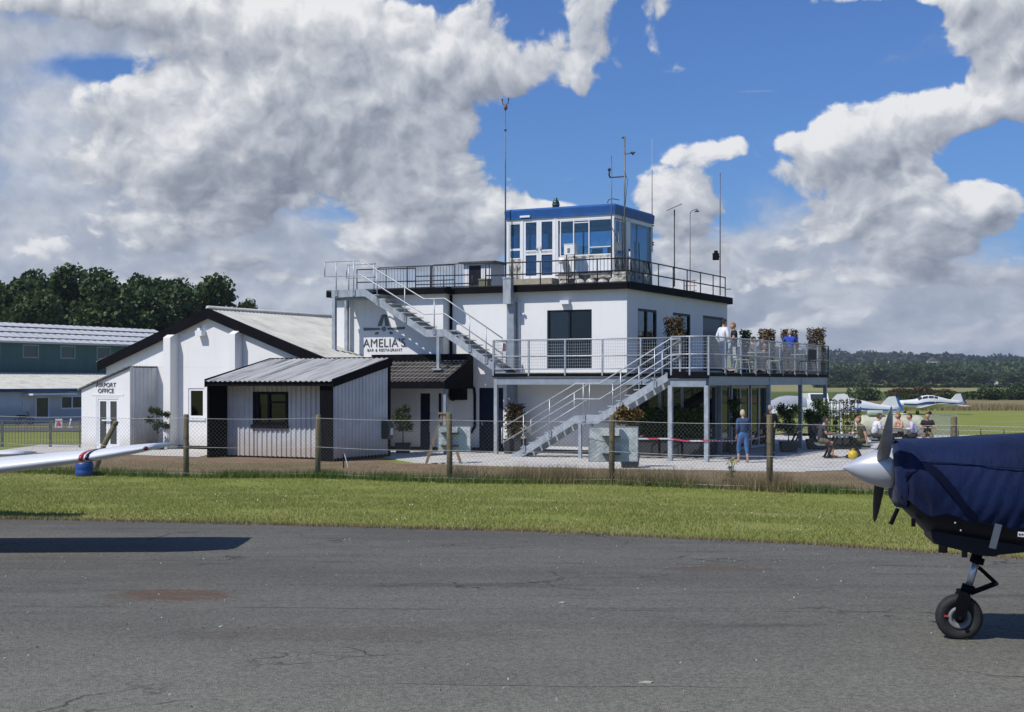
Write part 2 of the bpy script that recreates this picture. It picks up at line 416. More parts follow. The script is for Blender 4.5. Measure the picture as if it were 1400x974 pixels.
class MB:
    """collects shapes in one authoring frame and links them as ONE mesh object"""
    def __init__(s, frame=FB):
        s.V = []; s.Fc = []; s.frame = frame; s.sm = []
    def add(s, vs_, fs, smooth=False):
        o = len(s.V); s.V.extend([tuple(v) for v in vs_]); s.Fc.extend([tuple(i + o for i in f) for f in fs])
        s.sm.extend([smooth] * len(fs)); return s
    def box(s, x0, x1, y0, y1, z0, z1):
        v = [(x0, y0, z0), (x1, y0, z0), (x1, y1, z0), (x0, y1, z0), (x0, y0, z1), (x1, y0, z1), (x1, y1, z1), (x0, y1, z1)]
        return s.add(v, [(0, 3, 2, 1), (4, 5, 6, 7), (0, 1, 5, 4), (1, 2, 6, 5), (2, 3, 7, 6), (3, 0, 4, 7)])
    def bar(s, p, q, w, h, up=(0, 0, 1)):
        p = Vector(p); q = Vector(q); d = (q - p).normalized(); up = Vector(up)
        if abs(d.dot(up)) > .98: up = Vector((0, 1, 0))
        r = d.cross(up).normalized() * (w / 2); u = r.cross(d).normalized() * (h / 2)
        v = [p - r - u, p + r - u, p + r + u, p - r + u, q - r - u, q + r - u, q + r + u, q - r + u]
        return s.add(v, [(0, 1, 2, 3), (7, 6, 5, 4), (0, 4, 5, 1), (1, 5, 6, 2), (2, 6, 7, 3), (3, 7, 4, 0)])
    def tube(s, pts, r, n=8, caps=True, closed=False):
        pts = [Vector(p) for p in pts]; N = len(pts)
        rs = r if isinstance(r, (list, tuple)) else [r] * N
        rings = []; ref = None
        for i, p in enumerate(pts):
            if closed: d = pts[(i + 1) % N] - pts[i - 1]
            else: d = (pts[min(i + 1, N - 1)] - pts[max(i - 1, 0)])
            d = d.normalized()
            if ref is None:
                ref = Vector((0, 0, 1)) if abs(d.z) < .9 else Vector((1, 0, 0))
            x = d.cross(ref).normalized(); y = x.cross(d).normalized(); ref = y
            rings.append([p + (x * math.cos(2 * math.pi * k / n) + y * math.sin(2 * math.pi * k / n)) * rs[i] for k in range(n)])
        v = [q for rg in rings for q in rg]; f = []
        M_ = N if closed else N - 1
        for i in range(M_):
            j = (i + 1) % N
            for k in range(n):
                f.append((i * n + k, j * n + k, j * n + (k + 1) % n, i * n + (k + 1) % n))
        if caps and not closed:
            f.append(tuple(range(n))); f.append(tuple(reversed(range((N - 1) * n, N * n))))
        f = [tuple(reversed(q)) for q in f]
        return s.add(v, f, n > 5)
    def lathe(s, prof, c=(0, 0, 0), axis=(0, 0, 1), n=20, smooth=True):
        """prof: list of (radius, height along axis)"""
        a = Vector(axis).normalized(); u = a.orthogonal().normalized(); w = a.cross(u); c = Vector(c); v = []; f = []
        for (r, h) in prof:
            for k in range(n):
                t = 2 * math.pi * k / n; v.append(c + a * h + (u * math.cos(t) + w * math.sin(t)) * r)
        for i in range(len(prof) - 1):
            for k in range(n):
                f.append((i * n + k, i * n + (k + 1) % n, (i + 1) * n + (k + 1) % n, (i + 1) * n + k))
        f.append(tuple(reversed(range(n)))); f.append(tuple(range((len(prof) - 1) * n, len(prof) * n)))
        return s.add(v, f, smooth)
    def ball(s, c, r, n=10, m=7):
        rx, ry, rz = r if isinstance(r, (tuple, list)) else (r, r, r)
        v = [(c[0], c[1], c[2] - rz)]; f = []
        for i in range(1, m):
            ph = math.pi * i / m - math.pi / 2
            for k in range(n):
                t = 2 * math.pi * k / n
                v.append((c[0] + rx * math.cos(ph) * math.cos(t), c[1] + ry * math.cos(ph) * math.sin(t), c[2] + rz * math.sin(ph)))
        v.append((c[0], c[1], c[2] + rz)); top = len(v) - 1
        for k in range(n): f.append((0, 1 + (k + 1) % n, 1 + k)); f.append((top, 1 + (m - 2) * n + k, 1 + (m - 2) * n + (k + 1) % n))
        for i in range(m - 2):
            for k in range(n):
                f.append((1 + i * n + k, 1 + i * n + (k + 1) % n, 1 + (i + 1) * n + (k + 1) % n, 1 + (i + 1) * n + k))
        return s.add(v, f, True)
    def prism(s, poly, axis, t0, t1):
        """poly of 2-D points extruded along axis 'x','y' or 'z' from t0 to t1"""
        def mk(p, t):
            return {'x': (t, p[0], p[1]), 'y': (p[0], t, p[1]), 'z': (p[0], p[1], t)}[axis]
        n = len(poly); v = [mk(p, t0) for p in poly] + [mk(p, t1) for p in poly]
        f = [tuple(range(n)), tuple(reversed(range(n, 2 * n)))] + [(i, i + n, (i + 1) % n + n, (i + 1) % n) for i in range(n)]
        return s.add(v, f)
    def quad(s, a, b, c, d): return s.add([a, b, c, d], [(0, 1, 2, 3)])
    def sheet(s, o, u, nu, w, thick, pitch=.2, amp=.03, prof='trap'):
        """corrugated sheet: origin o, ribs run along vector w, repeated along unit u over width nu; thickness direction by u x w"""
        o = Vector(o); u = Vector(u).normalized(); w = Vector(w); nrm = u.cross(w).normalized()
        pr = []
        x = 0.0
        while x < nu - 1e-4:
            if prof == 'trap': q = [(0, 0), (.22, 0), (.32, amp), (.68, amp), (.78, 0)]
            else: q = [(i / 8, amp * (.5 - .5 * math.cos(2 * math.pi * i / 8))) for i in range(8)]
            for (k, h) in q:
                xx = x + k * pitch
                if xx < nu: pr.append((xx, h))
            x += pitch
        pr.append((nu, pr[-1][1]))
        n = len(pr); v = []
        for (x, h) in pr: v.append(o + u * x + nrm * h)
        for (x, h) in pr: v.append(o + u * x + nrm * h + w)
        for (x, h) in pr: v.append(o + u * x + nrm * (h - thick))
        for (x, h) in pr: v.append(o + u * x + nrm * (h - thick) + w)
        f = []
        for i in range(n - 1):
            f.append((i, i + 1, n + i + 1, n + i)); f.append((2 * n + i, 3 * n + i, 3 * n + i + 1, 2 * n + i + 1))
            f.append((i, 2 * n + i, 2 * n + i + 1, i + 1)); f.append((n + i, n + i + 1, 3 * n + i + 1, 3 * n + i))
        f.append((0, n, 3 * n, 2 * n)); f.append((n - 1, 3 * n - 1, 4 * n - 1, 2 * n - 1))
        return s.add(v, f)
    def build(s, name, m, parent=None, origin=None, fix=True):
        me = bpy.data.meshes.new(name)
        V = np.array(s.V, float)
        if parent is not None and origin is None: M = WMAT[parent].copy()
        else:
            if origin is None:
                lo = V.min(0); hi = V.max(0); origin = ((lo[0] + hi[0]) / 2, (lo[1] + hi[1]) / 2, lo[2])
            M = s.frame @ Matrix.Translation(Vector(origin))
        T = np.array(M.inverted() @ s.frame)
        V = V @ T[:3, :3].T + T[:3, 3]
        me.from_pydata(V.tolist(), [], s.Fc)
        me.polygons.foreach_set('use_smooth', s.sm)
        if m is not None: me.materials.append(m)
        if fix:
            bm = bmesh.new(); bm.from_mesh(me)
            bmesh.ops.recalc_face_normals(bm, faces=bm.faces); bm.to_mesh(me); bm.free()
        me.update()
        return link_obj(name, me, parent, M)

def pieces(name, mb, m, parent, offs, label=None):
    """alike pieces sharing one mesh: mb is authored at the first place, offs are shifts in the authoring frame"""
    first = mb.build(name, m, parent, origin=mb.V[0]); res = [first]
    M0 = WMAT[first]; Rf = mb.frame.to_3x3()
    for d in offs:
        M = Matrix.Translation(Rf @ Vector(d)) @ M0
        res.append(link_obj(name, first.data, parent, M))
    return res

def mesh_np(name, V, Fq, m, parent=None, smooth=False, M=None):
    me = bpy.data.meshes.new(name)
    V = np.asarray(V, np.float32); Fq = np.asarray(Fq, np.int32); k = Fq.shape[1]; nf = len(Fq)
    me.vertices.add(len(V)); me.vertices.foreach_set('co', V.ravel())
    me.loops.add(nf * k); me.loops.foreach_set('vertex_index', Fq.ravel())
    me.polygons.add(nf); me.polygons.foreach_set('loop_start', np.arange(0, nf * k, k, dtype=np.int32))
    try: me.polygons.foreach_set('loop_total', np.full(nf, k, np.int32))
    except Exception: pass
    me.update(calc_edges=True)
    if smooth: me.polygons.foreach_set('use_smooth', [True] * nf)
    me.materials.append(m)
    if M is None: M = WMAT[parent] if parent is not None else Matrix.Identity(4)
    return link_obj(name, me, parent, M)

def leaf_quads(P, size, flat_=.0, rng=NP):
    """one small bent leaf-clump quad per point"""
    n = len(P)
    u = rng.normal(size=(n, 3)); u /= np.linalg.norm(u, axis=1)[:, None]
    w = rng.normal(size=(n, 3)); w[:, 2] *= (1 - flat_); w -= (w * u).sum(1)[:, None] * u; w /= np.linalg.norm(w, axis=1)[:, None]
    s = size * rng.uniform(.55, 1.35, n)[:, None]
    a = P - u * s * .5; b = P + w * s * .38 + u * s * .05; c = P + u * s * .55; d = P - w * s * .38 - u * s * .05
    V = np.stack([a, b, c, d], 1).reshape(-1, 3)
    return V, np.arange(n * 4).reshape(-1, 4)

def crown_points(clumps, n, shell=.55, rng=NP):
    """points in a union of ellipsoid clumps, denser at their outsides"""
    vol = np.array([c[3] * c[4] * c[5] for c in clumps]) ** .67; pk = rng.choice(len(clumps), n, p=vol / vol.sum())
    d = rng.normal(size=(n, 3)); d /= np.linalg.norm(d, axis=1)[:, None]
    r = (shell + (1 - shell) * rng.random(n)) * (1 + .12 * rng.normal(size=n))
    C = np.array(clumps)
    return C[pk, :3] + d * r[:, None] * C[pk, 3:]

# ------------------------------------------------------------------ ground
def ground_mat(name, c1, c2, c3, fine=30.0, dry=.0, bump=.6, far=False):
    m = bpy.data.materials.new(name); m.use_nodes = True
    t = NT(m.node_tree); t.n.clear()
    out = t.node('ShaderNodeOutputMaterial'); p = t.node('ShaderNodeBsdfPrincipled'); t.l.new(p.outputs[0], out.inputs[0])
    geo = t.node('ShaderNodeNewGeometry'); pos = geo.outputs['Position']
    big = t.noise(t.scalev(pos, (.35, 1.0, 1)), .32 if not far else .02, 5, .6)
    mid = t.noise(t.scalev(pos, (.5, 1.3, 1)), 2.2 if not far else .15, 6, .65)
    fn = t.noise(pos, fine, 4, .7)
    c = t.mix(t.ramp(mid, .34, .66), c1, c2)
    c = t.mix(t.m('MULTIPLY', t.ramp(big, .48, .66), .75), c, c3)
    c = t.mix(t.ramp(fn, .25, .75, .0, .55), c, t.v('SCALE', c, scale=.45))
    t.put(p.inputs['Base Color'], c); p.inputs['Roughness'].default_value = .95; p.inputs['Specular IOR Level'].default_value = .15
    b = t.node('ShaderNodeBump'); b.inputs['Strength'].default_value = bump; b.inputs['Distance'].default_value = .04
    t.l.new(fn, b.inputs['Height']); t.l.new(b.outputs[0], p.inputs['Normal'])
    return m
GRASS = ground_mat('mown_grass', (.200, .240, .045), (.265, .290, .075), (.340, .315, .120), 26)
FIELDG = ground_mat('pasture', (.070, .110, .022), (.095, .135, .030), (.16, .16, .05), 8, far=True)
TANG = ground_mat('long_dry_grass', (.22, .175, .085), (.30, .24, .12), (.17, .17, .06), 3)
YELF = ground_mat('ripening_field', (.27, .26, .10), (.31, .29, .13), (.22, .23, .08), 1, far=True)
SOILM = ground_mat('bare_stony_soil', (.23, .150, .090), (.34, .25, .16), (.20, .175, .075), 22, bump=1.0)

def asphalt_mat():
    m = bpy.data.materials.new('worn_asphalt'); m.use_nodes = True
    t = NT(m.node_tree); t.n.clear()
    out = t.node('ShaderNodeOutputMaterial'); p = t.node('ShaderNodeBsdfPrincipled'); t.l.new(p.outputs[0], out.inputs[0])
    geo = t.node('ShaderNodeNewGeometry'); pos = geo.outputs['Position']
    big = t.noise(t.scalev(pos, (.30, .9, 1)), .42, 6, .62)
    med = t.noise(t.scalev(pos, (.5, 1.2, 1)), 2.1, 7, .68)
    st = t.noise(t.scalev(pos, (.22, 2.2, 1)), 1.5, 7, .65, .6)
    agg = t.vor(pos, 95)
    agg2 = t.noise(pos, 30, 6, .8)
    gr = t.noise(pos, 90, 3, .7)
    sp = t.node('ShaderNodeSeparateXYZ'); t.l.new(pos, sp.inputs[0])
    c = t.mix(t.ramp(big, .32, .68), (.104, .099, .084), (.150, .144, .122))
    c = t.mix(t.m('MULTIPLY', t.ramp(st, .50, .72), .60), c, (.070, .068, .063))
    c = t.mix(t.m('MULTIPLY', t.ramp(med, .54, .72), .40), c, (.200, .192, .168))
    # older, paler surface nearer the middle of the apron
    yv = t.m('ADD', sp.outputs[1], t.m('MULTIPLY', t.noise(pos, .5, 4), 5.0))
    c = t.mix(t.ramp(yv, 8.0, 18.0, .72, 0.0), c, (.235, .230, .185))
    dist = t.v('ADD', pos, t.v('SCALE', t.v('SUBTRACT', t.node_noise_col(pos, 1.3), (.5, .5, .5)), scale=.9))
    crk = t.vor(t.scalev(dist, (.33, .75, 1)), .9, 'DISTANCE_TO_EDGE')
    crk_on = t.ramp(t.noise(pos, .35, 3), .50, .60)
    c = t.mix(t.m('MULTIPLY', t.m('MULTIPLY', t.ramp(crk, .0, .012, 1, 0), crk_on), .75), c, (.018, .018, .018))
    c = t.v('SCALE', c, scale=t.ramp(agg2, .34, .66, .64, 1.36))
    c = t.mix(t.m('MULTIPLY', t.ramp(gr, .60, .70), .55), c, (.30, .29, .26))
    c = t.mix(t.m('MULTIPLY', t.ramp(gr, .42, .28), .55), c, (.022, .022, .022))
    for (y0, sl, w) in ((12.4, -.045, .035), (15.6, -.06, .05), (9.3, -.03, .02)):
        q = t.m('ADD', t.m('SUBTRACT', sp.outputs[1], y0), t.m('MULTIPLY', sp.outputs[0], -sl))
        q = t.m('ABSOLUTE', t.m('ADD', q, t.m('MULTIPLY', t.m('SUBTRACT', t.noise(pos, .9, 5), .5), .22)))
        on = t.ramp(t.noise(pos, .55, 4), .44, .58)
        c = t.mix(t.m('MULTIPLY', t.m('MULTIPLY', t.ramp(q, w * .3, w, 1, 0), on), .6), c, (.028, .028, .027))
    # rusty stain
    def stain(x, y, sx, sy, col, w):
        nonlocal c
        dx = t.m('MULTIPLY', t.m('SUBTRACT', sp.outputs[0], x), 1 / sx); dy = t.m('MULTIPLY', t.m('SUBTRACT', sp.outputs[1], y), 1 / sy)
        q = t.m('ADD', t.m('MULTIPLY', dx, dx), t.m('MULTIPLY', dy, dy))
        q = t.m('ADD', q, t.m('MULTIPLY', t.m('SUBTRACT', t.noise(t.scalev(pos, (1, 2.4, 1)), 4.5, 8, .8), .5), 5.5))
        c = t.mix(t.ramp(q, .35, 1.0, w, 0.0), c, col)
    stain(-3.15, 13.25, .62, .42, (.120, .060, .030), .62)
    stain(2.2, 15.1, .7, .25, (.12, .07, .05), .5)
    stain(-1.4, 11.2, 1.6, .35, (.085, .055, .045), .25)
    stain(-.4, 13.9, 1.3, .16, (.06, .06, .06), .40)
    stain(4.6, 13.2, .9, .12, (.06, .06, .06), .4)
    stain(2.0, 11.6, .6, .10, (.05, .05, .05), .4)
    t.put(p.inputs['Base Color'], c); p.inputs['Roughness'].default_value = .88; p.inputs['Specular IOR Level'].default_value = .25
    b = t.node('ShaderNodeBump'); b.inputs['Strength'].default_value = .75; b.inputs['Distance'].default_value = .012
    h = t.m('ADD', t.m('MULTIPLY', agg, -.9), t.m('MULTIPLY', agg2, 1.4)); h = t.m('ADD', h, t.m('MULTIPLY', med, .8))
    t.l.new(h, b.inputs['Height']); t.l.new(b.outputs[0], p.inputs['Normal'])
    return m
ASPH = asphalt_mat()

def axis_pts(lo, hi, near_lo, near_hi, step, growth=1.13):
    a = list(np.arange(near_lo, near_hi + 1e-6, step)); s = step; x = near_hi
    while x < hi: s *= growth; x += s; a.append(min(x, hi))
    s = step; x = near_lo
    while x > lo: s *= growth; x -= s; a.insert(0, max(x, lo))
    return np.array(a)
def grid_sheet(name, xs, ys, m, dz=0.0, keep=None, zf=ground_z):
    X, Y = np.meshgrid(xs, ys); Z = zf(X, Y) + dz
    V = np.stack([X, Y, Z], -1).reshape(-1, 3); nx = len(xs); ny = len(ys)
    i, j = np.meshgrid(np.arange(nx - 1), np.arange(ny - 1)); i = i.ravel(); j = j.ravel()
    Fq = np.stack([j * nx + i, j * nx + i + 1, (j + 1) * nx + i + 1, (j + 1) * nx + i], 1)
    if keep is not None:
        cx = (xs[i] + xs[i + 1]) / 2; cy = (ys[j] + ys[j + 1]) / 2
        Fq = Fq[keep(cx, cy)]
        used = np.unique(Fq); remap = -np.ones(len(V), int); remap[used] = np.arange(len(used)); V = V[used]; Fq = remap[Fq]
    o = mesh_np(name, V, Fq, m, smooth=True)
    o['kind'] = 'structure'
    return o
gx = axis_pts(-5000, 5000, -30, 30, .5); gy = axis_pts(-300, 6500, 0, 70, .5, 1.08)
def strip(name, poly_lo, poly_hi, m, dz, x0, x1, nx=160, ny=10, jit=.12, jlo=None):
    """ground-following sheet between two polylines y_lo(x) and y_hi(x), with uneven edges"""
    xs = np.linspace(x0, x1, nx); lo = np.interp(xs, *zip(*poly_lo)); hi = np.interp(xs, *zip(*poly_hi))
    def jn(k, a): return a * (np.sin(xs * 1.7 + k) * .4 + np.sin(xs * 4.1 + k * 2) * .3 + NP.normal(size=nx) * .25)
    lo = lo + jn(1, jit if jlo is None else jlo); hi = hi + jn(5, jit)
    V = []
    for k in range(ny):
        f = k / (ny - 1); y = lo * (1 - f) + hi * f
        V.append(np.stack([xs, y, ground_z(xs, y) + dz], 1))
    V = np.concatenate(V); i, j = np.meshgrid(np.arange(nx - 1), np.arange(ny - 1)); i = i.ravel(); j = j.ravel()
    Fq = np.stack([j * nx + i, j * nx + i + 1, (j + 1) * nx + i + 1, (j + 1) * nx + i], 1)
    o = mesh_np(name, V, Fq, m, smooth=True); o['kind'] = 'structure'; return o

grid_sheet('grass_ground', gx, gy, GRASS)
# apron: asphalt with a ragged edge against the verge
EDX = [e[0] for e in EDGE]; EDY = [e[1] for e in EDGE]
strip('asphalt_apron', [(-60, -290), (60, -290)], list(zip(EDX, EDY)), ASPH, .012, -40, 40, 900, 90, .05, jlo=.05)
# bare ground between fence and building
strip('bare_soil', [(-22, 42.8), (-15, 40.3), (-8.5, 38.6), (-5, 38.4), (-1.5, 36.5), (2.4, 36.0), (5.9, 33.9), (9.6, 32.3), (13, 31)],
      [(-22, 52.4), (-15, 51.6), (-9, 50.2), (-5, 47), (-3.5, 43.6), (0, 41.4), (1, 41.2), (8, 39.2), (9.3, 39.4), (13, 38)], SOILM, .010, -21.5, 12.5, 200, 24, .22)
# gravel path in front of the gabled building
strip('gravel_path', [(-19, 50.4), (-13, 48.2), (-10.3, 46.7)], [(-19, 56.5), (-16.5, 55.3), (-10.3, 51.6)], GRAVEL, .022, -18.5, -10.3, 60, 8, .06)
# road in front of the far left sheds, and far fields
strip('side_road', [(-60, 66), (-18, 74)], [(-60, 88), (-18, 100)], ASPH, .03, -60, -18, 60, 16, .15)
strip('yard_asphalt', [(-60, 100), (-20, 112)], [(-60, 118), (-20, 150)], ASPH, .03, -60, -20, 60, 16, .1)
strip('long_grass_strip', [(-300, 150), (10, 172), (200, 178), (400, 180)], [(-300, 260), (400, 262)], TANG, .12, -250, 350, 160, 40, 1.5)
strip('pasture_field', [(-600, 263), (700, 263)], [(-600, 400), (700, 400)], FIELDG, .10, -500, 700, 120, 40, 1)
strip('ripening_field', [(-600, 402), (700, 402)], [(-600, 660), (700, 660)], YELF, .10, -500, 700, 120, 60, 1)
strip('hill_field', [(300, 1500), (620, 1500)], [(300, 1850), (620, 1850)], YELF, .6, 330, 560, 40, 40, 10)

# ------------------------------------------------------------------ grass blades, clover, weeds
def blades(name, P, h, w, m, lean=.5, label=None, cat='grass', parent=None):
    n = len(P); a = NP.uniform(0, 2 * math.pi, n); hh = h * NP.uniform(.5, 1.3, n)
    ux = np.cos(a) * w / 2; uy = np.sin(a) * w / 2; la = NP.uniform(0, 2 * math.pi, n); L = lean * hh * NP.uniform(0, 1, n)
    V = np.zeros((n, 3, 3)); V[:, 0] = P + np.stack([ux, uy, 0 * ux], 1); V[:, 1] = P - np.stack([ux, uy, 0 * ux], 1)
    V[:, 2] = P + np.stack([np.cos(la) * L, np.sin(la) * L, hh], 1)
    o = mesh_np(name, V.reshape(-1, 3), np.arange(n * 3).reshape(-1, 3), m, parent)
    if label: tag(o, label, cat, kind='stuff')
    return o
LAWN = mat_leaf('lawn_blades', (.190, .225, .045), (.390, .380, .125), .6, .35)
WEED = mat_leaf('weed_blades', (.070, .125, .022), (.170, .220, .060), .6, .35)
DRY = mat_leaf('dry_blades', (.20, .15, .075), (.36, .29, .16), .7, .3)
CLOV = flat('clover_white', (.55, .55, .45))
FY = [(-19, 41.2), (-14.8, 39.8), (-11.6, 38.4), (-8.5, 37.1), (-5.07, 37.1), (-1.54, 35.2), (2.43, 34.7), (5.87, 32.4), (9.6, 31.0), (13.5, 29.4)]
def fence_y(x): return np.interp(x, [f[0] for f in FY], [f[1] for f in FY])
def lawn_points(n):
    x = NP.uniform(-15.5, 12, n); ye = np.interp(x, EDX, EDY); f = NP.random(n) ** 1.25
    y = ye + .03 + (fence_y(x) - ye + .3) * f
    ok = np.abs(x) < y * .37 + .5; x = x[ok]; y = y[ok]
    thin = np.sin(x * .9 + 1.1) * np.sin(y * 1.7 - x * .35) + .5 * np.sin(x * 2.7 + y) + NP.normal(size=len(x)) * .5
    x = x[thin > -.75]; y = y[thin > -.75]
    return np.stack([x, y, ground_z(x, y)], 1)
blades('mown_grass', lawn_points(235000), .040, .013, LAWN, .8, 'short mown grass with clover along the edge of the apron', 'grass')
P = lawn_points(3600); keepc = (np.sin(P[:, 0] * 1.3 + 2) + np.sin(P[:, 1] * 1.9 + P[:, 0] * .5) + NP.normal(size=len(P)) * .8) > .3; P = P[keepc]; P[:, 2] += .045
V_, F_ = leaf_quads(P, .020, 0); tag(mesh_np('clover_flowers', V_, F_, CLOV), 'tiny white clover flowers scattered over the mown verge', 'clover', kind='stuff')
# ragged apron edge tufts
x = NP.uniform(-9, 8, 9000); y = np.interp(x, EDX, EDY) + NP.normal(size=9000) * .07 - .02
blades('edge_grass', np.stack([x, y, np.full(9000, .505)], 1), .05, .014, DRY, .9, 'strawy grass creeping over the ragged edge of the asphalt', 'grass')
# weeds along the fence foot
def clumpy(n, spots):
    c = np.array(spots); k = NP.choice(len(c), n, p=c[:, 3] / c[:, 3].sum())
    x = c[k, 0] + NP.normal(size=n) * c[k, 1]; y = fence_y(x) + c[k, 4] + NP.normal(size=n) * c[k, 2]
    return np.stack([x, y, ground_z(x, y)], 1)
sp = [(-13.5, 1.2, .25, 1.4, -.1), (-11.4, .9, .2, 1.2, -.1), (-9.6, .8, .2, 1, -.1), (-7.2, .5, .18, 1.3, -.1), (-6.2, .8, .2, 1.5, -.1), (-4.8, .35, .2, 1.6, 0), (-3.2, .4, .2, 1.2, 0), (-1.9, .7, .2, 1.4, 0), (-.6, .5, .2, 1, 0),
      (.4, .5, .2, 1, 0), (2.7, .8, .25, 1.5, 0), (3.8, .5, .2, .8, 0), (6.6, .5, .15, 1.2, -.1), (7.4, .9, .15, .8, -.1), (9.5, .8, .15, .6, -.1)]
blades('fence_weeds', clumpy(13000, sp), .21, .018, WEED, .7, 'rough green grass and weeds growing along the foot of the fence', 'weeds')
sp2 = [(1.75 - .35 * 1.5, .35, .2, 1.6, .2), (.25, .3, .2, 1, .3), (4.0, .3, .25, .6, .3), (5.4, .35, .2, 1.0, .1), (6.1, .2, .2, .8, 0), (-1.2, .4, .3, .5, .5), (2.9, .5, .3, 1, .2)]
blades('dry_weeds', clumpy(5200, sp2), .42, .014, DRY, .8, 'dry straw coloured grass heads standing by the fence posts', 'weeds')
# sparse straw on the bare soil
x = NP.uniform(-13, 11, 26000); y = fence_y(x) + NP.uniform(.2, 6.5, 26000)
okk = (y < np.interp(x, [-15, -5, -3.5, 0, 8, 12], [52, 46, 43.4, 41.3, 39.1, 38]))
x = x[okk]; y = y[okk]
blades('straw', np.stack([x, y, ground_z(x, y)], 1), .05, .012, DRY, 1.4, 'short dry straw lying over the bare strip behind the fence', 'straw')
# long grass far right
x = NP.uniform(15, 90, 16000); y = NP.uniform(171, 182, 16000)
blades('long_dry_grass', np.stack([x, y, ground_z(x, y)], 1), .7, .10, DRY, .5, 'tall tan grass along the far edge of the airfield', 'grass')

# ------------------------------------------------------------------ trees
def make_crown(seed, h, w, nclump, nleaf, leaf, base=.25, lumpy=.30):
    rg = np.random.default_rng(seed); cl = []
    for k in range(nclump):
        f = rg.random(); zz = h * (base + (1 - base) * (f ** .8) * .88)
        prof = math.sin(math.pi * min(1, .16 + .84 * (zz / h - base) / (1 - base) * .92)) ** .6
        a = rg.uniform(0, 2 * math.pi); rr = w / 2 * prof * rg.uniform(.25, .82)
        s = w * lumpy * rg.uniform(.55, 1.1)
        cl.append((math.cos(a) * rr, math.sin(a) * rr, zz, s * .62, s * .62, s * .48))
    cl.append((0, 0, h * (base + .38 * (1 - base)), w * .26, w * .26, h * .26))
    P = crown_points(cl, nleaf, .6, rg)
    V, Fq = leaf_quads(P, leaf, .2, rg)
    return V, Fq, cl
TREES = {}
def tree_mesh(kind, seed, h, w, nclump, nleaf, leaf, m, base=.25, lumpy=.3, trunk=True):
    V, Fq, cl = make_crown(seed, h, w, nclump, nleaf, leaf, base, lumpy)
    t = thing(kind, 'x', 'tree', FW, (0, -900, 0))
    c = mesh_np('crown', V, Fq, m, t)
    mb = MB(WMAT[t]); r0 = h * .022
    mb.tube([(0, 0, -.3), (.02 * h, 0, h * .2), (0, .01 * h, h * .45), (0, 0, h * .75)], [r0 * 1.3, r0, r0 * .7, r0 * .25], 7)
    for q in cl[:9]:
        mb.tube([(0, 0, min(q[2] * .6, h * .5)), (q[0] * .5, q[1] * .5, q[2] * .85), (q[0], q[1], q[2])], [r0 * .42, r0 * .28, r0 * .1], 5)
    mb.build('trunk', BARK, t)
    return t
BARK = flat('bark', (.075, .058, .042), .9)
def place_tree(proto, x, y, s, rz, label, group, first=set(), sz=None):
    z = gz(x, y)
    M = Matrix.Translation((x, y, z - .1)) @ Matrix.Rotation(rz, 4, 'Z') @ Matrix.Diagonal((s, s, sz or s, 1))
    if proto.name not in first:
        first.add(proto.name); proto.matrix_world = M
        o = proto; o['label'] = label; o['group'] = group
        # children keep local matrices
        W0 = WMAT[o]
        for ch in o.children: WMAT[ch] = M @ W0.inverted() @ WMAT[ch]
        WMAT[o] = M
        return o
    return copy_tree(proto, M, label, group)
tA = tree_mesh('broadleaf_tree', 1, 15, 11, 34, 15000, .50, LEAFD, .14, .30)
tB = tree_mesh('broadleaf_tree', 2, 15, 9.5, 30, 13000, .48, LEAFD, .12, .28)
tC = tree_mesh('broadleaf_tree', 3, 12, 9.5, 26, 11000, .46, LEAFM, .12, .30)
GT = 'trees behind the green shed'
# (proto, column, distance, scale, label)
for k, (pr, px, yy, top, s_w, lab) in enumerate([
    (tB, -16, 165, 372, 1.25, 'dark tree cut by the left edge of the picture behind the green shed'),
    (tA, 62, 170, 358, 1.2, 'tall dark tree over the left end of the white shed roof'),
    (tC, 24, 150, 392, 1.1, 'lower paler green tree in front of the dark trees at far left'),
    (tB, 112, 172, 383, .8, 'narrow thin crowned tree with sky gaps left of the big tree clump'),
    (tA, 170, 168, 364, 1.2, 'tall dark tree forming the left half of the big clump'),
    (tB, 215, 176, 368, 1.25, 'dark tree in the middle of the big clump behind the shed roof'),
    (tA, 262, 172, 371, 1.15, 'dark tree forming the right end of the big clump by the black gable'),
    (tC, 328, 185, 407, .62, 'small green treetop showing above the gabled roof ridge')]):
    X = (px - 700) / 1944 * yy; z0 = gz(X, yy); htop = 2.5 + (522 - top) * yy / 1944 - z0
    hh = {tA: 15, tB: 15, tC: 12}[pr]
    place_tree(pr, X, yy, s_w, k * 1.3, lab, GT, sz=htop / hh / 1.0)
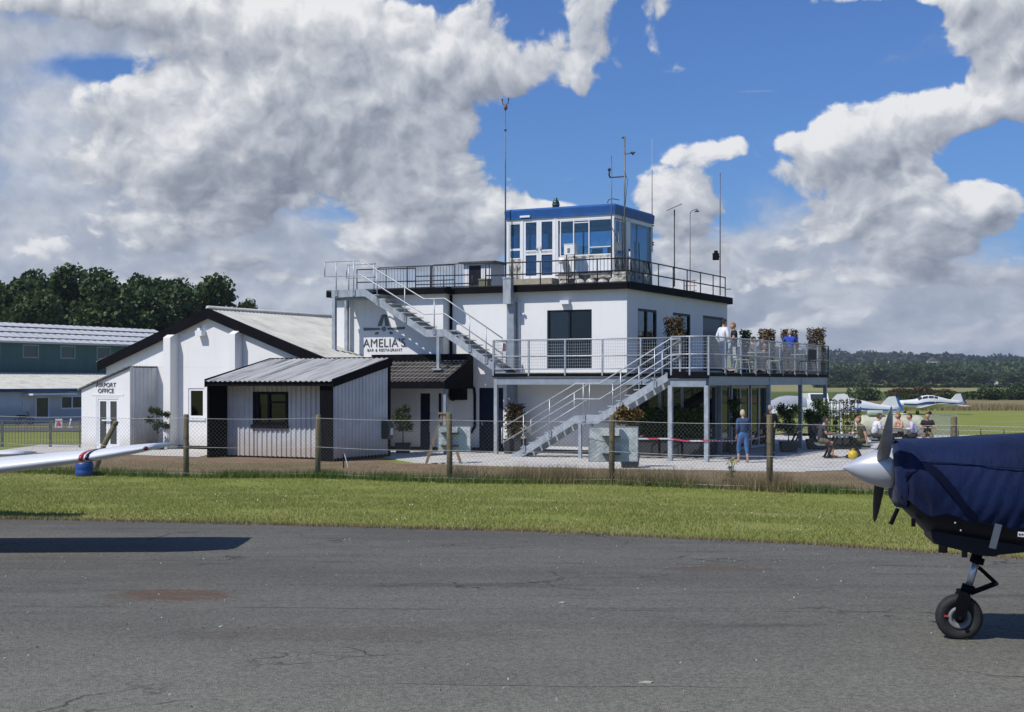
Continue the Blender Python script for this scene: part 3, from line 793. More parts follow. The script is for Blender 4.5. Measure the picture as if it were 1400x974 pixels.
# mid-distance trees across the airfield
tD = tree_mesh('field_tree', 5, 12, 13, 20, 1500, 1.15, LEAFF, .03, .34)
tE = tree_mesh('field_tree', 6, 12, 15, 22, 1700, 1.2, LEAFF, .03, .34)
rg = random.Random(4); k = 0
REFP = [(1130, 'the right end of the deck'), (1186, 'the rounded field bush'), (1222, 'the blue tail fin'), (1262, 'the cabin of the rightmost parked aeroplane'), (1308, 'the tail of the rightmost parked aeroplane'), (1358, 'the small far white house'), (1400, 'the right picture edge')]
FTL = []
px = 1100.0
while px < 1420:
    yy = rg.uniform(640, 760); X = (px - 700) / 1944 * yy
    wpx = rg.uniform(16, 27); s = wpx * 1.45 / (13 / yy * 1944)
    hs = rg.uniform(.8, 1.15) * (1.15 if px < 1330 else .85)
    rp_ = min(REFP, key=lambda q: abs(q[0] - px)); dd = px - rp_[0]
    side = ['broad', 'bushy', 'rounded', 'slim', 'domed', 'ragged', 'spreading'][k % 7] + (' tall' if hs > 1.05 else ' low') + ' far tree ' + ('just above ' if abs(dd) < 8 else ('a little left of ' if dd < 0 else 'a little right of ')) + rp_[1]
    place_tree(tD if k % 2 else tE, X, yy, s * 1.35, k * 2.1, side, 'far row of field trees', sz=hs * .66)
    px += wpx * .72; k += 1
# wooded ridge: one mass
def wood(name, n, xr, yr, hw, leaf, m, label, pxlo=None):
    x = NP.uniform(*xr, n); y = NP.uniform(*yr, n); z = ground_z(x, y); P = []
    for i in range(n):
        hgt = hw * NP.uniform(.7, 1.25); r = hgt * NP.uniform(.45, .75)
        d = NP.normal(size=(70, 3)); d /= np.linalg.norm(d, axis=1)[:, None]; d[:, 2] = np.abs(d[:, 2]) * 1.0 - .15
        P.append(np.array([x[i], y[i], z[i] + hgt * .35]) + d * np.array([r, r, hgt * .62]) * NP.uniform(.75, 1.05, (70, 1)))
    V, Fq = leaf_quads(np.concatenate(P), leaf, .3)
    return tag(mesh_np(name, V, Fq, m), label, 'woodland', kind='stuff')
wood('ridge_woodland', 620, (300, 1050), (1450, 2300), 15, 4.5, LEAFRG, 'dark wooded ridge along the horizon beyond the airfield')
wood('slope_woodland', 260, (210, 560), (900, 1300), 13, 3.2, LEAFF, 'mass of trees on the lower slope beyond the far field')
# hedgerow
def hedge(name, p, q, w, h, n, leaf, m, label, group=None):
    f = NP.random(n); X = p[0] + (q[0] - p[0]) * f; Y = p[1] + (q[1] - p[1]) * f; Y = Y + NP.uniform(-w / 2, w / 2, n)
    hh = h * (.8 + .2 * np.sin(X * .31) + .12 * np.sin(X * 1.1)); Z = ground_z(X, Y) + hh * NP.random(n) ** .6
    V, Fq = leaf_quads(np.stack([X, Y, Z], 1), leaf, .2)
    return tag(mesh_np(name, V, Fq, m), label, 'hedge', group)
hedge('far_hedgerow', (110, 520), (230, 540), 3, 2.0, 9000, .8, LEAFF, 'long low dark hedge along the far side of the ripening field')
hedge('middle_hedgerow', (71, 268), (135, 272), 3, 1.45, 8000, .5, LEAFM, 'green scrubby hedge behind the parked aeroplanes')
hedge('scrub_hedge', (79, 300), (96, 304), 3, 2.2, 3000, .45, LEAFR, 'reddish flowering scrub above the hedge behind the parked aeroplanes')
def bush(x, y, w, h, n, leaf, m, label, group, seed, name='field_bush'):
    rg_ = np.random.default_rng(seed); z = gz(x, y)
    cl = [(rg_.uniform(-.3, .3) * w, rg_.uniform(-.3, .3) * w, h * rg_.uniform(.3, .6), w * .26, w * .26, h * .36) for _ in range(9)]
    V, Fq = leaf_quads(crown_points(cl, n, .55, rg_), leaf, .2, rg_)
    return tag(mesh_np(name, V, Fq, m, None, M=Matrix.Translation((x, y, z))), label, 'bush', group)
for i, (px, yy, w, h, lab) in enumerate([(1186, 250, 6.8, 3.3, 'rounded dark bush just right of the deck end beyond the aeroplane tails'),
                                       (1352, 258, 4.6, 2.7, 'dark bush above the tail of the white aeroplane'),
                                       (1388, 262, 6.2, 3.4, 'wide dark bush at the right edge beyond the tan grass'), ]):
    bush((px - 700) / 1944 * yy, yy, w, h, 1700, .42, LEAFF, lab, 'bushes on the far edge of the airfield', 20 + i)

# ================================================================== buildings
def wall(mb, u0, u1, z0, z1, c, axis='b', th=.25, holes=(), side=1):
    """wall in plane b=c (runs along a) or a=c (runs along b); outer face at c, body on the far side (side=1: +, -1: -).
    holes = (u0,u1,z0,z1): real openings with reveals"""
    def pt(u, z, d):
        q = c + side * d
        return (u, q, z) if axis == 'b' else (q, u, z)
    us = sorted(set([u0, u1] + [h[0] for h in holes] + [h[1] for h in holes])); zs = sorted(set([z0, z1] + [h[2] for h in holes] + [h[3] for h in holes]))
    us = [u for u in us if u0 <= u <= u1]; zs = [z for z in zs if z0 <= z <= z1]
    for i in range(len(us) - 1):
        for j in range(len(zs) - 1):
            um = (us[i] + us[i + 1]) / 2; zm = (zs[j] + zs[j + 1]) / 2
            if any(h[0] < um < h[1] and h[2] < zm < h[3] for h in holes): continue
            for d in (0, th):
                mb.quad(pt(us[i], zs[j], d), pt(us[i + 1], zs[j], d), pt(us[i + 1], zs[j + 1], d), pt(us[i], zs[j + 1], d))
    def rev(ua, za, ub, zb): mb.quad(pt(ua, za, 0), pt(ub, zb, 0), pt(ub, zb, th), pt(ua, za, th))
    for (a, b, p, q) in list(holes) + [(u0, u1, z0, z1)]:
        rev(a, p, b, p); rev(a, q, b, q); rev(a, p, a, q); rev(b, p, b, q)
    return mb
def frame_rect(mb, u0, u1, z0, z1, c, w, d0, d1, axis='b', bars=(), hbars=()):
    """rectangular frame; c plane, spans depth d0..d1 (added to c); bars = u positions, hbars = z positions or (z,u0,u1)"""
    def bx(a, b, p, q):
        if axis == 'b': mb.box(a, b, c + d0, c + d1, p, q)
        else: mb.box(c + d0, c + d1, a, b, p, q)
    bx(u0, u0 + w, z0, z1); bx(u1 - w, u1, z0, z1); bx(u0 + w, u1 - w, z0, z0 + w); bx(u0 + w, u1 - w, z1 - w, z1)
    for u in bars: bx(u - w / 2, u + w / 2, z0 + w, z1 - w)
    for h in hbars:
        z, a, b = h if isinstance(h, tuple) else (h, u0 + w, u1 - w)
        bx(a, b, z - w * .4, z + w * .4)
    return mb
def pane(parent, u0, u1, z0, z1, c, m, axis='b', name='pane'):
    mb = MB()
    if axis == 'b': mb.box(u0, u1, c, c + .012, z0, z1)
    else: mb.box(c, c + .012, u0, u1, z0, z1)
    return mb.build(name, m, parent)
def text_mb(s_, size, a, b, z, parent, m, bold=.0, name='lettering', space=1.0, depth=.008):
    cu = bpy.data.curves.new('t', 'FONT'); cu.body = s_; cu.size = size; cu.align_x = 'CENTER'; cu.extrude = depth; cu.offset = bold
    cu.space_character = space; cu.resolution_u = 3
    o = bpy.data.objects.new('t', cu); COL.objects.link(o)
    bpy.context.view_layer.update()
    me = bpy.data.meshes.new_from_object(o.evaluated_get(bpy.context.evaluated_depsgraph_get()))
    bm = bmesh.new(); bm.from_mesh(me); bmesh.ops.triangulate(bm, faces=bm.faces, quad_method='BEAUTY', ngon_method='EAR_CLIP'); bm.to_mesh(me); bm.free()
    vs_ = [(a + v.co.x, b - v.co.z - .012, z + v.co.y) for v in me.vertices]; fs = [tuple(p.vertices) for p in me.polygons]
    bpy.data.objects.remove(o); bpy.data.curves.remove(cu); bpy.data.meshes.remove(me)
    mb = MB(); mb.add(vs_, fs); return mb.build(name, m, parent, fix=False)

# ---------------------------------------------------------------- control tower building (restaurant)
AT, AW, AL = -3.80, -10.65, -15.24       # right corner, step of the sign wing, left end
BT, BW, BB = 2.65, 2.15, 13.12           # main front, wing front, back
ZR = 5.63
tower = thing('tower_building', 'white two storey watch tower building with black roof edge in the middle of the picture', 'building', FB, (AT, BT, 0))
W_door = (pa(748, BT), pa(809, BT), 2.93, pz(423, -5, BT))
N_door = (pa(655, BT), pa(688, BT), .06, 2.28)
mb = MB(); wall(mb, AW, AT, 0, ZR, BT, 'b', .25, [W_door, N_door]); mb.build('front_wall', WHITE, tower)
G_door = (pa(571, BW), pa(607, BW) - .03, .05, 2.16)
mb = MB(); wall(mb, AL, AW, 0, ZR, BW, 'b', .25, [G_door]); mb.box(AW - .25, AW, BW + .25, BT + .25, 0, ZR); mb.build('sign_wall', WHITE, tower)
def pbz(v, b, a=AT): return 2.5 - (v - 522) * yof(a, b) / 1944
RW = [(pb(872, AT), pb(898, AT), 2.93, 5.02), (pb(920, AT), pb(944, AT), 2.93, 5.02), (pb(961, AT), pb(990, AT), 2.93, 5.05)]
GW = [(3.6, 5.0, .9, 2.25), (5.3, 6.9, .9, 2.25), (7.4, 9.4, .1, 2.25)]
mb = MB(); wall(mb, BT + .25, BB, 0, ZR, AT, 'a', .25, RW, -1); mb.build('right_wall', WHITE, tower)
mb = MB(); wall(mb, BW + .25, BB, 0, ZR, AL, 'a', .25, [], 1); wall(mb, AL + .25, AT - .25, 0, ZR, BB, 'b', .25, [(-9, -5, 3.6, 4.9)], -1); mb.build('rear_wall', WHITE, tower)
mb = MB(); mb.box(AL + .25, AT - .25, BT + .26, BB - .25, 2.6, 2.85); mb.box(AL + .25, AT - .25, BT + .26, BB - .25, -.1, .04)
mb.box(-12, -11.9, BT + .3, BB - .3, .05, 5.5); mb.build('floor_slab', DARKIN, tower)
# plinth, roof slab and black roof edge
mb = MB(); mb.box(AW + .01, AT + .015, BT - .015, BT + .1, 0, .16) ; mb.box(AL, AW + .012, BW - .015, BW + .1, 0, .16); mb.build('plinth', NAVY, tower)
mb = MB(); mb.prism([(AL - .2, BW - .2), (AW + .2, BW - .2), (AW + .2, BT - .2), (AT + .12, BT - .2), (AT + .12, BB + .12), (AL - .2, BB + .12)], 'z', ZR, ZR + .12); mb.build('roof', FELT, tower)
def fascia_seg(p, q, h0, h1, t=.05, n=1):
    m_ = MB(); d = (Vector((*q, 0)) - Vector((*p, 0))); L = d.length; d.normalize(); nn = Vector((d.y, -d.x, 0)) * t
    a = Vector((*p, 0)); b = Vector((*q, 0))
    v = [a, b, b + nn, a + nn]; m_.add([(x.x, x.y, h0) for x in v] + [(x.x, x.y, h1) for x in v], [(0, 1, 2, 3), (7, 6, 5, 4), (0, 4, 5, 1), (1, 5, 6, 2), (2, 6, 7, 3), (3, 7, 4, 0)])
    m_.build('fascia', BLACK, tower)
rp = [(AL - .22, BW - .22), (AW + .22, BW - .22), (AW + .22, BT - .22), (AT + .14, BT - .22), (AT + .14, BB + .14), (AL - .22, BB + .14)]
for i in range(6): fascia_seg(rp[i], rp[(i + 1) % 6], ZR - .02, ZR + .20 + .003 * i)
mb = MB()
for i in range(5):
    p, q = rp[i], rp[i + 1]; mb.bar((p[0], p[1], ZR + .228), (q[0], q[1], ZR + .228), .12, .022)
mb.build('roof_edge_trim', FELT, tower)
# pilaster and square duct beside the terrace, black downpipe, wall light
mb = MB(); a0 = pa(692.5, BT - .3); mb.box(a0, a0 + .27, BT - .28, BT - .003, .0, 5.25); mb.build('pilaster', GALVP, tower)
mb = MB(); a1 = pa(688, BT - .5); mb.box(a1, a1 + .30, BT - .52, BT - .28, 5.2, 6.08); mb.box(a1 - .02, a1 + .32, BT - .54, BT - .26, 6.08, 6.13); mb.build('duct_box', GALVD, tower)
mb = MB(); mb.tube([(a0 + .30, BT - .06, 5.4), (a0 + .36, BT - .05, 5.2), (a0 + .36, BT - .05, 2.95)], .028, 6); mb.tube([(a0 + .36, BT - .06, 5.0), (a0 + .52, BT - .06, 4.86)], .02, 5); mb.ball((a0 + .56, BT - .07, 4.85), .05); mb.build('cable_conduit', UPVC, tower)
mb = MB(); mb.tube([(AW + .06, BT - .03, 5.6), (AW + .06, BT - .03, 3.3)], .045, 8); mb.build('downpipe', BLACK, tower)
mb = MB(); a2 = pa(768, BT); z2 = pz(414, a2, BT); mb.box(a2, a2 + .33, BT - .16, BT, z2 - .06, z2 + .07); mb.build('wall_light', UPVC, tower)
# upper patio door
dx0, dx1, dz0, dz1 = W_door
mb = MB(); frame_rect(mb, dx0, dx1, dz0, dz1, BT, .07, .03, .12, 'b', [dx0 + .83]); fr = mb.build('patio_door', CHAR, tower)
pane(fr, dx0 + .07, dx0 + .79, dz0 + .07, dz1 - .07, BT + .07, GLASSM); pane(fr, dx0 + .87, dx1 - .07, dz0 + .07, dz1 - .07, BT + .08, GLASSD)
mb = MB()
for u in (.14, .36, .52): mb.box(dx0 + u, dx0 + u + .13, BT + .20, BT + .22, dz0 + .1, dz1 - .3)
mb.build('curtain', flat('pale_blind', (.62, .68, .74)), tower)
# right wall windows
for k, (b0, b1, z0, z1) in enumerate(RW):
    mb = MB(); frame_rect(mb, b0, b1, z0, z1, AT, .08, -.12, -.02, 'a', [(b0 + b1) / 2] if k < 2 else []); fr = mb.build('window', CHAR, tower)
    if k < 2:
        m_ = (b0 + b1) / 2; pane(fr, b0 + .08, m_ - .04, z0 + .08, z1 - .08, AT - .08, GLASSC, 'a'); pane(fr, m_ + .04, b1 - .08, z0 + .08, z1 - .08, AT - .08, GLASSC, 'a')
    else:
        pane(fr, b0 + .08, b1 - .08, z0 + .08, z1 - .08, AT - .08, flat('slate_panel', (.05, .06, .07), .4), 'a', 'door_panel')
# pale blinds inside the right windows
mb = MB()
for k in (0, 1):
    b0, b1, z0, z1 = RW[k]; mb.box(AT - .34, AT - .33, b0 + .1, b1 - .1, z0 + .7, z1 - .1)
mb.build('blind', flat('grey_blind', (.25, .27, .29)), tower)
# navy door (ground) and glazed navy double door under the canopy
nx0, nx1, nz0, nz1 = N_door
mb = MB(); frame_rect(mb, nx0, nx1, nz0, nz1, BT, .05, .02, .10); mb.box(nx0 + .05, nx1 - .05, BT + .04, BT + .09, nz0 + .05, nz1 - .05)
d = mb.build('navy_door', NAVY, tower)
mb = MB(); mb.box(nx0 + .1, nx0 + .14, BT - .02, BT + .04, .95, 1.1); mb.build('handle', GALV, d)
gx0, gx1, gz0, gz1 = G_door; w1 = pa(588, BW); w2 = pa(598, BW); w3 = pa(574.5, BW)
mb = MB(); frame_rect(mb, gx0, gx1, gz0, gz1, BW, .08, .02, .12, 'b'); mb.box(w1 - .02, w2 + .02, BW + .03, BW + .12, gz0 + .08, gz1 - .08); df = mb.build('entrance_door', UPVC, tower)
for (u, v) in ((w3, w1 - .02), (w2 + .02, gx1 - .08)):
    mb = MB(); mb.box(u, v, BW + .06, BW + .09, gz0 + .08, gz1 - .08); mb.build('door_leaf', NAVY, df)
mb = MB(); mb.tube([(w1, BW - .02, .7), (w1, BW - .02, 1.3)], .015, 6); mb.build('handle', GALV, df)
# sign: emblem and lettering
def az_(x, v, b=BW): a = pa(x, b); return a, pz(v, a, b)
def poly_sign(pts, name='emblem', m=LETTER):
    mb = MB(); P = [az_(*p) for p in pts]; mb.prism(P, 'y', BW - .02, BW - .004); return mb.build(name, m, tower)
GREYB = flat('mid_grey_lettering', (.13, .135, .135))
poly_sign([(522, 431), (526, 431), (522, 446), (516.5, 446)], m=GREYB); poly_sign([(529, 431), (525.5, 431), (527, 446), (532.5, 446)], m=GREYB)
poly_sign([(523.2, 430.4), (528, 430.4), (528.4, 432.4), (522.6, 432.4)], m=GREYB)
poly_sign([(497, 448.3), (520, 448.8), (520, 451.2), (498, 452.6)], m=GREYB); poly_sign([(530, 448.6), (554, 446.8), (553.5, 450.4), (530, 451.2)], m=GREYB)
mb = MB(); c0 = az_(525, 450)
mb.tube([(c0[0] + .075 * math.cos(t * math.pi / 6), BW - .015, c0[1] + .075 * math.sin(t * math.pi / 6)) for t in range(12)], .018, 5, closed=True)
mb.lathe([(.030, 0), (.030, .02)], (c0[0], BW - .025, c0[1]), (0, 1, 0), 12); mb.build('emblem', GREYB, tower)
for q in ([(514, 454.5), (518, 454.2), (517, 457.4), (512.5, 457.8)], [(532, 454), (536, 453.7), (537.4, 457), (533.4, 457.4)]): poly_sign(q, m=GREYB)
ac, zc = az_(525.5, 474.5)
text_mb("AMELIA'S", .43, ac, BW, zc, tower, LETTER, 0, space=1.06)
ac, zc = az_(526, 480.6)
text_mb("BAR & RESTAURANT", .145, ac, BW, zc, tower, GREYB, .0, space=1.15)
# ground-floor service wall: black unit and pipe loop
mb = MB(); ua, ub = pa(620, BT), pa(639, BT); mb.box(ua, ub, BT - .28, BT - .003, pz(547, ua, BT), pz(531, ua, BT)); mb.build('extractor_box', BLACK, tower)
pzz = lambda v: pz(v, -10, BT - .1)
mb = MB(); mb.tube([(pa(612, BT - .1), BT - .1, pzz(528)), (pa(644, BT - .1), BT - .1, pzz(528)), (pa(648, BT - .1), BT - .1, pzz(531)), (pa(649, BT - .1), BT - .1, pzz(540)), (pa(649, BT - .1), BT - .1, pzz(583)), (pa(644, BT - .1), BT - .1, pzz(592))], .05, 8); mb.build('black_pipe', BLACK, tower)
mb = MB(); cc = Vector((pa(619, BT - .1), BT - .1, pzz(542)))
mb.tube([(cc.x + .14 * math.cos(t * math.pi / 7), cc.y, cc.z + .16 * math.sin(t * math.pi / 7)) for t in range(14)], .018, 5, closed=True); mb.build('cable_loop', BLACK, tower)

# ---------------------------------------------------------------- control cabin on the roof
CR, CL, CF, CB = -4.92, -9.16, 4.2, 7.8
ZC0, ZC1 = 5.92, 8.40
cabin = thing('control_cabin', 'glazed control room with blue roof band standing on top of the white tower', 'control room', FB, ((CR + CL) / 2, (CF + CB) / 2, ZC0 - .16))
cx = lambda x: pa(x, CF)
dA, dB = cx(714), cx(760)
sill = pz(348, -6, CF)
top = ZC1
mb = MB()
mb.box(CL, CR, CF, CB, ZC0 - .16, ZC0 + .06)
mb.build('base', CONC, cabin)
# lower walls
mb = MB(); mb.box(cx(762), CR, CF, CF + .1, ZC0 + .06, sill - .04); mb.box(CL, cx(713), CF, CF + .1, ZC0 + .06, pz(355, -9, CF)); mb.box(CR - .1, CR, CF + .1, CB, ZC0 + .06, sill - .12); mb.box(CL, CR - .1, CB - .1, CB, ZC0 + .06, sill); mb.box(CL, CL + .1, CF + .1, CB - .1, ZC0 + .06, sill)
mb.build('lower_wall', CLUTTER, cabin)
mb = MB(); mb.sheet((cx(764), CF - .035, ZC0 + .45), (1, 0, 0), CR - cx(764) - .05, (0, 0, .50), .004, .14, .035); mb.build('corrugated_apron', UPVC, cabin)
# corner posts and frames
mb = MB()
for (a, b) in ((CL, CF), (CR - .1, CF), (CR - .1, CB - .1), (CL, CB - .1)): mb.box(a - .003, a + .083, b - .003, b + .083, ZC0 + .06, top)
mb.box(cx(760) + .0, cx(760) + .08, CF - .003, CF + .1, ZC0 + .06, top); mb.box(cx(712), cx(712) + .06, CF - .003, CF + .1, ZC0 + .06, top)
mb.box(CL, CR, CF + .004, CF + .09, top - .16, top); mb.box(CR - .09, CR - .004, CF, CB, top - .16, top); mb.box(CL, CR, CB - .09, CB - .004, top - .16, top); mb.box(CL + .004, CL + .09, CF, CB, top - .16, top)
mb.build('corner_post', UPVC, cabin)
def cab_win(u0, u1, z0, z1, axis='b', c=CF, bars=(), hb=(), m=GLASSB, sgn=1, w=.038, frm=UPVC):
    mb = MB(); frame_rect(mb, u0, u1, z0, z1, c, w, .01 * sgn, .08 * sgn, axis, bars, hb) if sgn > 0 else frame_rect(mb, u0, u1, z0, z1, c, w, -.08, -.01, axis, bars, hb)
    f = mb.build('window', frm, cabin)
    us = [u0] + list(bars) + [u1]
    for i in range(len(us) - 1): pane(f, us[i] + w * .4, us[i + 1] - w * .4, z0 + w * .4, z1 - w * .4, c + sgn * .045, m, axis)
    return f
wl0, wl1 = cx(697), cx(715)
cab_win(CL + .1, cx(712), pz(342, -9, CF), top - .16)
cab_win(CL + .1, cx(712), pz(355, -9, CF), pz(342, -9, CF))
uu = [cx(766), cx(784), cx(805), CR - .1]
cab_win(uu[0] - .02, uu[3], sill - .04, top - .16, bars=[uu[1], uu[2]], hb=[(pz(304, -6, CF), uu[1], uu[2]), (pz(338.5, -6, CF), uu[2], uu[3])])
# right side: framed panes
s1, s2, s3, s4 = pb(842, CR), pb(857, CR), pb(862, CR), pb(886, CR)
cab_win(CF + .1, s2, sill - .12, top - .2, 'a', CR, [pb(848, CR)], [], sgn=-1)
cab_win(s3, CB - .1, sill - .12, top - .16, 'a', CR, [], [], sgn=-1, frm=CLUTTER)
mb = MB(); mb.box(CR - .1, CR - .004, s2, s3, sill - .1, top - .1); mb.build('mullion', UPVC, cabin)
ln = (CR - CL - .2) / 3
cab_win(CL + .1, CR - .1, sill, top - .16, 'b', CB, [CL + .1 + ln, CL + .1 + 2 * ln], [], sgn=-1, frm=CHAR)
lb = (CB - CF - .2) / 2
cab_win(CF + .1, CB - .1, sill, top - .16, 'a', CL, [CF + .1 + lb], [], sgn=1, frm=CHAR)
# double door
dz0, dz1 = ZC0 + .3, pz(299, -8.5, CF)
mb = MB(); frame_rect(mb, dA, dB, dz0 - .05, dz1 + .05, CF, .045, -.02, .1); dfm = mb.build('door_frame', UPVC, cabin)
dm = (dA + dB) / 2; zm = pz(346, -8.5, CF)
for (u0, u1, h) in ((dA + .045, dm - .004, -1), (dm + .004, dB - .045, 1)):
    mb = MB(); frame_rect(mb, u0, u1, dz0, dz1, CF, .095, .0, .06, 'b', [], [zm]); mb.box(u0 + .095, u1 - .095, CF, CF + .06, zm - .1, zm + .08)
    mb.build('door_leaf', UPVC, dfm)
    pane(dfm, u0 + .09, u1 - .09, zm + .08, dz1 - .09, CF + .03, GLASSB)
    pane(dfm, u0 + .09, u1 - .09, dz0 + .09, zm - .1, CF + .03, flat('navy_door_glass', (.02, .05, .12), .08))
    mb = MB(); uh = u1 - .07 if h < 0 else u0 + .07; mb.tube([(uh, CF - .05, zm + .05), (uh, CF - .05, zm + .22)], .014, 6); mb.tube([(uh, CF, zm + .1), (uh, CF - .05, zm + .1)], .012, 5); mb.build('handle', GALV, dfm)
mb = MB(); mb.box(dA - .1, dB + .1, CF - .55, CF - .003, ZC0 + .03, ZC0 + .25); mb.build('door_step', flat('old_timber', (.33, .29, .22)), cabin)
mb = MB(); mb.box(dA - .05, dA + .35, CF - .1, CF - .004, dz1 + .02, dz1 + .09); mb.build('door_light', UPVC, cabin)
# roof band
mb = MB(); e = .05; pr = []
prof = [(0, top - .03), (0, top + .04), (-.02, top + .27), (.05, top + .34), (.4, top + .36)]
for (ins, z) in prof:
    pr.append([(CL - e + ins, CF - e + ins, z), (CR + e - ins, CF - e + ins, z), (CR + e - ins, CB + e - ins, z), (CL - e + ins, CB + e - ins, z)])
v = [p for r_ in pr for p in r_]; f = []
for i in range(len(pr) - 1):
    for k in range(4): f.append((i * 4 + k, i * 4 + (k + 1) % 4, (i + 1) * 4 + (k + 1) % 4, (i + 1) * 4 + k))
f.append((0, 3, 2, 1)); n_ = (len(pr) - 1) * 4; f.append((n_, n_ + 1, n_ + 2, n_ + 3)); mb.add(v, f); mb.build('roof_band', BLUEF, cabin)
# desk, chair and equipment inside
mb = MB(); mb.box(cx(775), CR - .25, CF + .45, CF + 1.2, sill - .12, sill - .08); mb.box(CL + .4, CR - .3, CB - .9, CB - .3, sill - .1, sill - .06); mb.build('desk', DARKIN, cabin)
mb = MB()
for (u, v_, w_, h_) in ((cx(795), .9, .4, .28), (cx(818), .8, .45, .3), (cx(781), 1.6, .3, .2)): mb.box(u, u + w_, CF + v_, CF + v_ + .06, sill - .05, sill + h_)
mb.build('monitor', BLKMETAL, cabin)
mb = MB(); mb.tube([(cx(831), CF - .05, top + .36), (cx(833), CF - .05, top + .47), (cx(838), CF - .05, top + .5), (cx(845), CF + .1, top + .46)], .014, 5); mb.build('roof_cable', DARKSTEEL, cabin)
# things fixed outside the cabin
t = thing('air_conditioner', 'white box unit on black legs in front of the control room glazing', 'air conditioner', FB, (cx(781), CF - .45, ZC0))
a3 = pa(773, CF - .5); z3 = pz(349, a3, CF - .5)
mb = MB(); mb.box(a3, a3 + .40, CF - .62, CF - .35, z3, z3 + .36); mb.box(a3 - .01, a3 + .41, CF - .63, CF - .34, z3 + .36, z3 + .38); mb.build('casing', UPVC, t)
mb = MB()
for i in range(5): mb.box(a3 + .13, a3 + .23, CF - .628, CF - .62, z3 + .06 + i * .035, z3 + .08 + i * .035)
mb.build('vent', MIDSTEEL, t)
mb = MB()
for u in (.05, .35): mb.bar((a3 + u, CF - .5, z3), (a3 + u, CF - .5, ZC0 - .1), .03, .03)
mb.build('leg', DARKSTEEL, t)
t = thing('green_beacon', 'dark green rounded siren standing on the blue roof of the control room', 'siren', FB, (pa(760, 5.4), 5.4, 8.82))
bz = 8.80; ba = pa(760, 5.4)
mb = MB(); mb.lathe([(.13, 0), (.13, .26), (.10, .33), (.06, .36), (.06, .42), (.03, .44)], (ba, 5.4, bz), n=14); mb.build('housing', flat('dark_green_enamel', (.015, .05, .035), .3), t)
mb = MB(); mb.lathe([(.145, .16), (.145, .20)], (ba, 5.4, bz), n=14); mb.build('band', MIDSTEEL, t)

# ---------------------------------------------------------------- masts
def mast(name, label, cat, px, b, vtop, vbot, r, extra, m=MIDSTEEL, group=None, taper=.6):
    a = pa(px, b); z0 = max(pz(vbot, a, b), 5.76); z1 = pz(vtop, a, b)
    t = thing(name, label, cat, FB, (a, b, z0), 0, group)
    mb = MB(); mb.tube([(a, b, z0), (a, b, (z0 + z1) / 2), (a, b, z1)], [r, r * .85, r * taper], 8); mb.build('pole', m, t)
    extra(t, a, b, z0, z1); return t
def ex1(t, a, b, z0, z1):
    mb = MB(); mb.tube([(a - .13, b, z1 + .16), (a - .11, b, z1 + .02), (a, b, z1 - .02), (a + .11, b, z1 + .02), (a + .13, b, z1 + .16)], .014, 5)
    for s in (-1, 1): mb.ball((a + s * .13, b, z1 + .18), .035, 6, 5)
    mb.build('sensor_arm', DARKSTEEL, t)
    mb = MB(); mb.lathe([(.05, -.2), (.075, -.12), (.05, .0)], (a + .01, b, z1), n=8); mb.build('sensor_body', flat('rusty_sensor', (.16, .08, .055)), t)
    mb = MB(); mb.lathe([(.05, 0), (.05, .04)], (a, b, z1 - .95), n=8); mb.build('collar', DARKSTEEL, t)
mast('anemometer_mast', 'tallest mast with forked wind sensor at the left corner of the control room', 'mast', 691, CF - .25, 143, 384, .030, ex1)
def ex2(t, a, b, z0, z1):
    z = pz(243, a, b); a2 = pa(854, b); mb = MB(); mb.bar((a - .05, b, z), (a2 + .05, b, z), .04, .04); mb.build('cross_arm', DARKSTEEL, t)
    mb = MB(); mb.tube([(a - .04, b, z), (a - .09, b, z + .08), (a - .08, b, z + .25)], .03, 6); mb.ball((a - .08, b, z + .28), .06, 7, 5); mb.build('sensor', DARKSTEEL, t)
    mb = MB(); mb.tube([(a2, b, 6.0), (a2, b, pz(187, a2, b))], .028, 8); mb.build('tall_pole', MIDSTEEL, t)
    z5 = pz(187, a2, b); zz = pz(211, a2, b)
    mb = MB(); mb.bar((a2, b, zz), (a2 + .30, b, zz), .025, .025); mb.lathe([(.07, -.02), (.02, .03)], (a2 + .32, b, zz), (1, 0, 0), 8); mb.bar((a2 - .1, b, z5 - .05), (a2 + .02, b, z5 - .02), .02, .06)
    for k in range(3): mb.ball((a2 + .3 + .07 * math.cos(k * 2.1), b + .07 * math.sin(k * 2.1), zz + .03), .03, 6, 4)
    mb.build('wind_vane', DARKSTEEL, t)
    mb = MB(); mb.tube([(a2 + .02, b - .02, pz(236, a2, b)), (a2 + .12, b - .02, pz(247, a2, b)), (a2 + .08, b - .02, pz(262, a2, b)), (a2 + .02, b - .02, pz(285, a2, b))], .008, 4); mb.build('cable', DARKSTEEL, t)
mast('sensor_mast', 'pair of grey poles joined by a cross arm beside the control room corner', 'mast', 836, CF - .35, 213, 384, .028, ex2)
def ex3(t, a, b, z0, z1):
    mb = MB(); mb.tube([(a, b, z1), (a, b, pz(190, a, b))], .006, 4); mb.build('whip', UPVC, t)
    mb = MB()
    for v in (306, 309, 332, 335): mb.box(a - .07, a + .06, b - .05, b + .05, pz(v, a, b) - .02, pz(v, a, b) + .02)
    mb.build('bracket', BLACK, t)
mast('whip_antenna', 'thin whip antenna clamped to the far right corner of the control room', 'antenna', 891.5, CB + .35, 232, 345, .022, ex3)
